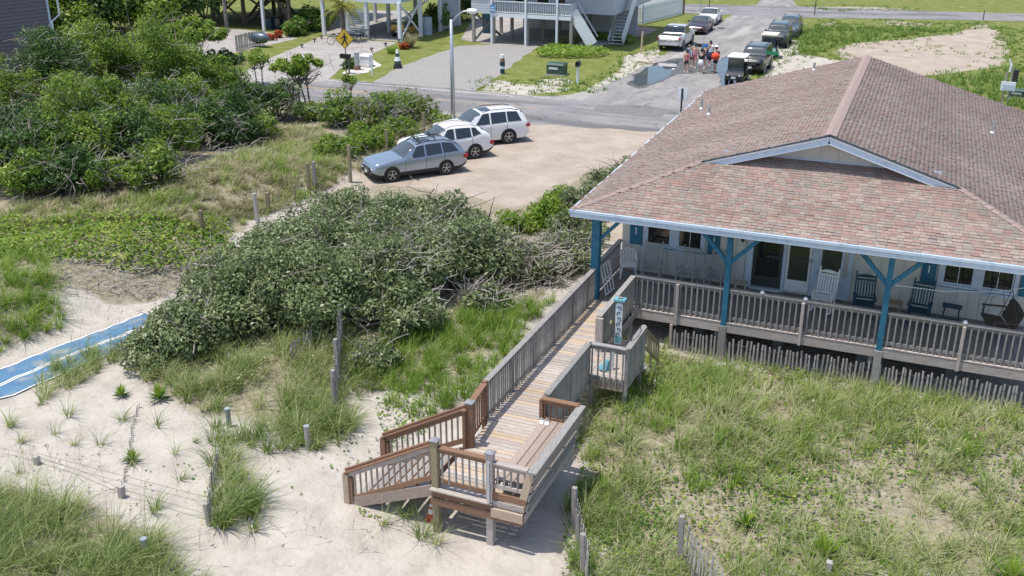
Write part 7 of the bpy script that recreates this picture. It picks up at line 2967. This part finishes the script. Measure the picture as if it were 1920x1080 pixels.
stuff('dry_grass', 'straw coloured grass and litter between the green clumps of the right slope', 'grass', [
    ts(RD, 5, 14, .30, .014, -.1, 1.3, 11., lean=(.6, 1.4), base=.55)], 'dry')
FIELD = [(-150, 400), (200, 372), (330, 335), (440, 290), (480, 240), (600, 245), (660, 320), (580, 372), (480, 412), (400, 440), (-150, 440)]
stuff('field_grass', 'dry mixed grass of the open field between the thicket and the row of posts', 'grass', [
    ts(FIELD, 11, 22, .40, .024, -.6, .7, 2., lean=(.4, 1.3), base=.5),
    ts([(560, 350), (600, 300), (790, 235), (850, 215), (840, 240), (700, 320), (620, 350)], 6, 20, .4, .02, lean=(.3, 1.), base=.4)], 'dry')
stuff('field_green_grass', 'green grass patches in the open field below the thicket', 'grass', [
    ts(FIELD, 9, 20, .42, .024, -.1, .8, 5., lean=(.3, 1.1), base=.6),
    ts([(-80, 470), (60, 470), (110, 520), (115, 600), (70, 640), (-80, 690)], 10, 30, .55, .018, lean=(.4, 1.2), base=.55)], 'green_grass')
stuff('beach_grass', 'clumps of long arching beach grass on the sand left of the boardwalk', 'grass', [
    ts([(235, 700), (420, 650), (640, 630), (700, 720), (640, 840), (560, 850), (410, 790), (330, 740)], 10, 36, .66, .016, -.3, 1.2, lean=(.4, 1.15), base=.42),
    ts([(380, 800), (560, 770), (640, 800), (600, 850), (460, 850), (390, 840)], 9, 36, .62, .016, -.3, 1.2, lean=(.4, 1.15), base=.42),
    ts([(400, 870), (450, 860), (490, 960), (480, 1000), (400, 990)], 14, 40, .60, .016, lean=(.4, 1.1), base=.4),
    ts([(90, 690), (240, 640), (250, 660), (170, 710), (80, 760), (60, 740)], 10, 28, .55, .016, lean=(.3, 1.1), base=.45),
    ts([(-80, 940), (60, 930), (200, 990), (300, 1035), (400, 1110), (-80, 1110)], 15, 36, .68, .015, -.9, lean=(.4, 1.15), base=.38)], 'dune')
# small separate tufts on the open sand
sp_ = [(40, 830), (105, 815), (140, 835), (188, 835), (250, 870), (230, 790), (330, 850), (365, 830), (20, 800), (295, 800), (75, 760), (130, 780), (160, 690), (420, 850), (340, 900), (290, 960), (35, 890), (720, 985), (790, 1010), (820, 1020), (760, 970), (560, 700), (640, 760)]
TL = ['left of the first rope stump', 'above the rope near the left edge', 'just right of the rope stump, above the rope', 'in the middle between rope and mat', 'right of the buried fence, low', 'directly left of the buried fence', 'between the buried fence and the grassy fence', 'above the grassy fence, near the clump', 'at the far left edge below the mat', 'below the right yucca', 'beside the lower edge of the mat', 'below the mat, left of the small yucca', 'on the near edge of the mat', 'next to the round capped post', 'right of the rope end stump', 'below the sagging rope', 'lowest at the left, over the grass corner', 'left of three below the stair platform', 'middle of three below the stair platform', 'right of three below the stair platform', 'nearest the stair foot', 'at the edge of the big shrub', 'at the foot of the tall fence posts']
for (u, v), tl in zip(sp_, TL):
    g = gr(u, v)
    pv, pf, pt = tufts(np.array([g.x]), np.array([g.y]), 42, .45 if u < 700 else .55, .013, .08, (.4, 1.2), .42)
    o = mobj('grass_tuft', npmesh('grass_tuft', pv - np.array(g), pf, LM['dune'], tone=pt), None, Matrix.Translation(g))
    tag(o, 'small beach grass tuft on bare sand, ' + tl, 'grass tuft', 'single tufts on the open sand')
# seed stalks


def stalks(px, n, hgt):
    g = [(p.x, p.y) for p in (gr(u, v) for u, v in px)]
    xs, ys = [p[0] for p in g], [p[1] for p in g]
    x, y = rng.uniform(min(xs), max(xs), n * 3), rng.uniform(min(ys), max(ys), n * 3)
    k = inpoly(x, y, g)
    x, y = x[k][:n], y[k][:n]
    n = len(x)
    az = rng.normal(.3, .8, n)
    r = np.stack([x, y, H(x, y)], 1)
    h_ = hgt * rng.uniform(.7, 1.25, n)
    st = blades(r, h_, np.full(n, .010), az, rng.uniform(.15, .6, n), rng.uniform(.5, .9, n))
    tips = st[0].reshape(n, 6, 3)[:, 4]
    mids = st[0].reshape(n, 6, 3)[:, 2]
    q = []
    for t in np.linspace(.55, 1.0, 6):
        q.append(mids + (tips - mids) * t)
    P = np.concatenate(q)
    lv, lf, lt = leafquads(P, rng.normal(size=(len(P), 3)), .07, .022, rng.uniform(.6, 1, len(P)))
    return [st, (lv, lf, lt)]


stuff('sea_oats', 'thin straw coloured sea oat stalks with drooping seed heads', 'sea oats',
      stalks([(-60, 860), (120, 850), (330, 980), (420, 1080), (-60, 1080)], 90, 1.0) + stalks([(1100, 720), (1640, 740), (1900, 800), (1900, 1060), (1150, 1060)], 60, .95)
      + stalks([(340, 720), (640, 680), (620, 760), (400, 780)], 50, 1.0) + stalks([(60, 640), (240, 600), (300, 640), (120, 700)], 22, .8) + stalks([(480, 980), (620, 960), (720, 1060), (500, 1070)], 14, .8), 'dry')


# ---- leafy ground covers
def cover(px, dens, hgt, leaf, base=.5, thr=-9., s=1., ph=0., up=1.2, sp=.22):
    x, y = scatter(px, dens, thr, s, ph)
    n = len(x)
    z = H(x, y) + .01 + hgt * (.55 + .45 * wob(x * 2.2, y * 2.2)) * rng.uniform(0, 1, n) ** .6
    P = np.stack([x, y, z], 1)
    return leafquads(P, rng.normal(size=(n, 3)) * .6 + np.array([0, 0, up]), leaf[0], leaf[1], tonefield(P, .16, sp, base))


stuff('ground_vine', 'yellow green leafy vines over the low bank beside the beach path', 'ground cover', [
    cover([(-100, 415), (100, 420), (260, 405), (400, 440), (445, 465), (400, 495), (250, 505), (120, 495), (-100, 480)], 190, .5, (.13, .08), .5, -.9),
    cover([(360, 400), (430, 400), (445, 450), (390, 470)], 120, .4, (.12, .07), .4)], 'lime')
stuff('weed_cover', 'yellow green leafy weeds in patches among the dune grass of the right slope', 'weeds', [cover(RD, 150, .30, (.085, .055), .5, .32, .95, 9.), cover(RD, 90, .25, (.08, .05), .7, .3, 1.5, 2.)], 'lime')
stuff('creeping_cover', 'small round leaved creepers spread over the sand of the foreground', 'ground cover', [
    cover(RD, 120, .22, (.075, .055), .35, .05, 1.2, 4.),
    cover([(1060, 950), (1250, 950), (1320, 1110), (1050, 1110)], 150, .22, (.07, .055), .5, -.5),
    cover([(700, 760), (790, 700), (830, 790), (730, 850)], 130, .25, (.08, .055), .6),
    cover([(670, 950), (705, 945), (715, 972), (680, 975)], 260, .16, (.08, .05), .7),
    cover([(230, 850), (560, 880), (600, 930), (300, 940)], 7, .05, (.07, .05), .3), cover([(560, 800), (720, 820), (700, 900), (600, 880)], 25, .08, (.07, .05), .35),
    cover([(1080, 960), (1400, 960), (1920, 1000), (1920, 1080), (1080, 1080)], 40, .15, (.07, .05), .5, .0, 1.1)], 'vine')


def twigs(px, n, ln, hz=.12, rad=.008, thr=-9.):
    x, y = scatter(px, 30, thr)
    m = MB()
    ii = rng.permutation(len(x))[:n]
    for i in ii:
        s = Vector((x[i], y[i], Hs(x[i], y[i]) + rng.uniform(0, hz)))
        e = s + Vector((rng.normal() * ln, rng.normal() * ln, rng.uniform(-.02, .5) * ln))
        m.tube([s, s.lerp(e, .5) + Vector(rng.normal(size=3)) * ln * .15, e], [rad, rad * .7, rad * .3], 3, cap=False)
    return m


tag(twigs([(60, 500), (240, 490), (430, 440), (400, 510), (330, 575), (240, 560), (120, 545)], 900, .38, .2, .013).build('dead_twigs', mt['twig']), 'grey dead twigs littering the bank above the beach path', 'twigs', kind='stuff')
tag(twigs([(860, 560), (1060, 440), (1110, 470), (1030, 570), (900, 610)], 700, .4, .5, .011).build('dead_twigs', mt['twig']), 'brown dead twigs piled between the thicket and the boardwalk', 'twigs', kind='stuff')
tag(twigs([(250, 330), (480, 270), (480, 300), (300, 350)], 160, .7, .3, .014).build('fallen_branches', mt['twig']), 'fallen bleached branches in front of the myrtle thicket', 'branches', kind='stuff')

# ---- tall grass of the vacant lot and the verges across the road
VL = [gpoly(p) for p in ([(1490, 60), (1540, 50), (1800, 58), (1690, 70), (1580, 84), (1520, 110), (1480, 105)], [(1740, 155), (1880, 130), (1960, 125), (1990, 230), (1850, 190)], [(1480, 45), (1830, 42), (1840, 55), (1490, 60)], [(1850, 50), (1960, 55), (1960, 130), (1890, 120)])]
parts = []
for g, d, h in zip(VL, (5, 6, 2.5, 2.5), (.42, .4, .2, .2)):
    xs, ys = [p[0] for p in g], [p[1] for p in g]
    n = int((max(xs) - min(xs)) * (max(ys) - min(ys)) * d)
    x, y = rng.uniform(min(xs), max(xs), n), rng.uniform(min(ys), max(ys), n)
    k = inpoly(x, y, g)
    parts.append(tufts(x[k], y[k], 10, h, .045, .15, (.2, .9), .5))
stuff('lot_grass', 'tall green grass around the bare sand of the vacant lot', 'grass', parts, 'lawn_grass')
for me in YU:
    me.materials.clear()
    me.materials.append(LM['yucca'])

# ---------------------------------------------------------------- planting round the neighbour houses
for u, v, r, h, mn, lab in ((555, 66, 1.5, 1.0, 'vine', 'round leafy shrub beside the concrete driveway, left of two'), (590, 56, 1.6, 1.3, 'vine', 'round leafy shrub beside the first white stilt, right of two'), (790, 62, 1.2, 1.5, 'vine', 'tall leafy shrub by the carport of the blue house'), (822, 55, 1.3, 1.7, 'vine', 'leafy shrub in the middle of the row along the blue house'),
                        (850, 45, 1.3, 1.8, 'vine', 'leafy shrub at the far end of the row along the blue house'), (875, 38, 1.4, 1.9, 'dark_tree', 'dark shrub between the blue house and the grey house'), (660, 128, .6, .5, 'dark_tree', 'small dark plant at the foot of the crossing sign')):
    shrub('garden_shrub', lab, 'shrub', gr(u, v), r, r, h, int(1100 * r * r), (.24, .13), mn, 'garden shrubs of the neighbour houses', nl=18, stems=5, base=.55, lift=.5)
for u, v, lab in ((510, 76, 'red flowering plant beside the driveway, left of two'), (525, 71, 'red flowering plant beside the driveway, right of two'), (758, 92, 'red leaved plant in the lawn bed of the blue house')):
    shrub('flowering_plant', lab, 'plant', gr(u, v), .45, .45, .45, 320, (.2, .12), 'flower', 'red flowering plants', nl=8, stems=3, base=.6)
for px, hgt, dn, lab in (([(1003, 105), (1010, 97), (1035, 90), (1080, 92), (1130, 96), (1146, 103), (1120, 110), (1060, 111), (1015, 110)], .42, 60, 'low clipped green ground cover bed in front of the grey stilt house'),
                        ([(1108, 73), (1125, 67), (1165, 70), (1192, 77), (1185, 86), (1160, 80), (1120, 79)], .4, 60, 'curved low green bed beside the porch stairs')):
    g = gpoly(px)
    xs, ys = [p[0] for p in g], [p[1] for p in g]
    n = int((max(xs) - min(xs)) * (max(ys) - min(ys)) * dn)
    x, y = rng.uniform(min(xs), max(xs), n), rng.uniform(min(ys), max(ys), n)
    k = inpoly(x, y, g)
    x, y = x[k], y[k]
    P = np.stack([x, y, hgt * rng.uniform(.2, 1, len(x)) ** .5], 1)
    v_, f_, t_ = leafquads(P, rng.normal(size=(len(P), 3)) * .5 + np.array([0, 0, 1.]), .24, .14, tonefield(P, .15, .2, .55))
    tag(mobj('hedge_bed', npmesh('hedge_bed', v_, f_, LM['green_grass'], tone=t_)), lab, 'hedge')
# ornamental grass with brown plumes
for u, v, h, mn, lab in ((770, 90, 1.7, 'dry', 'tall ornamental grass with brown plumes before the carport braces'), (735, 100, .6, 'green_grass', 'low green grass clump in the lawn bed'), (1075, 82, .9, 'dune', 'pale spiky plant at the pebble bed of the grey house'), (1052, 84, .7, 'dune', 'small spiky plant left of the pebble bed')):
    g = gr(u, v)
    a = tufts(np.array([g.x]), np.array([g.y]), 150, h, .05, .3, (.2, .8), .5)
    tag(mobj('ornamental_grass', npmesh('ornamental_grass', a[0], a[1], LM[mn], tone=a[2])), lab, 'plant')
# palm
g = gr(645, 78)
o = thing('palm_tree', 'cabbage palm with yellow green fronds in front of the blue house', 'tree', g)
m = MB()
m.tube([g, g + Vector((.05, 0, 1.6)), g + Vector((.0, 0, 3.1))], [.2, .17, .16], 10)
m.build('trunk', mt['brown_post'], o)
for k in range(30):
    a = rng.uniform(0, 6.28)
    e0 = rng.uniform(-.7, 1.2)
    L = rng.uniform(1.2, 1.7)
    d = Vector((math.cos(a), math.sin(a), 0))
    pts = [g + Vector((0, 0, 3.1)) + d * (L * t * math.cos(e0 * .7)) + Vector((0, 0, L * (t * math.sin(e0) - .5 * t * t))) for t in np.linspace(0, 1, 6)]
    V, F, T = [], [], []
    side = Vector((-d.y, d.x, 0))
    for i in range(1, 6):
        for s in (-1, 1):
            for jj in range(3):
                q = pts[i - 1].lerp(pts[i], jj / 3)
                e = q + side * s * (.42 * math.sin(math.pi * min(1, (i + jj / 3) / 6.2))) + (pts[i] - pts[i - 1]) * 1.1 + Vector((0, 0, -.16))
                b = len(V)
                V += [q, q + Vector((0, 0, .03)) + (e - q) * .5 + (pts[i] - pts[i - 1]) * .12, e, (q + e) / 2 - (pts[i] - pts[i - 1]) * .12]
                F.append((b, b + 1, b + 2, b + 3))
                T += [min(1, max(0, .55 + rng.normal() * .2 - (.3 if e0 < -.2 else 0)))] * 4
    mobj('frond', npmesh('frond', np.array(V), np.array(F), LM['palm'], tone=T), o)
# ragged tufts round the bare sand of the vacant lot and over the verges
parts = []
for g in BARE:
    n = len(g)
    for i in range(n):
        a, b = g[i], g[(i + 1) % n]
        L = math.hypot(b[0] - a[0], b[1] - a[1])
        k = int(L * 5)
        t = rng.uniform(0, 1, k)
        x = a[0] + (b[0] - a[0]) * t + rng.normal(size=k) * .5
        y = a[1] + (b[1] - a[1]) * t + rng.normal(size=k) * .5
        ok = ~((x > -11.6) & (x < -3.9) & (y > 33) & (y < 76)) & (y > 33.3)
        parts.append(tufts(x[ok], y[ok], 8, .22, .05, .18, (.3, 1.1), .5))
    cx, cy = np.mean([p[0] for p in g]), np.mean([p[1] for p in g])
    k = 60
    x, y = cx + rng.normal(size=k) * 3, cy + rng.normal(size=k) * 2.2
    ok = inpoly(x, y, g)
    parts.append(tufts(x[ok], y[ok], 8, .18, .05, .2, (.4, 1.2), .7))
stuff('verge_tufts', 'ragged grass tufts round the bare sandy patches of lots and verges', 'grass', parts, 'lawn_grass')
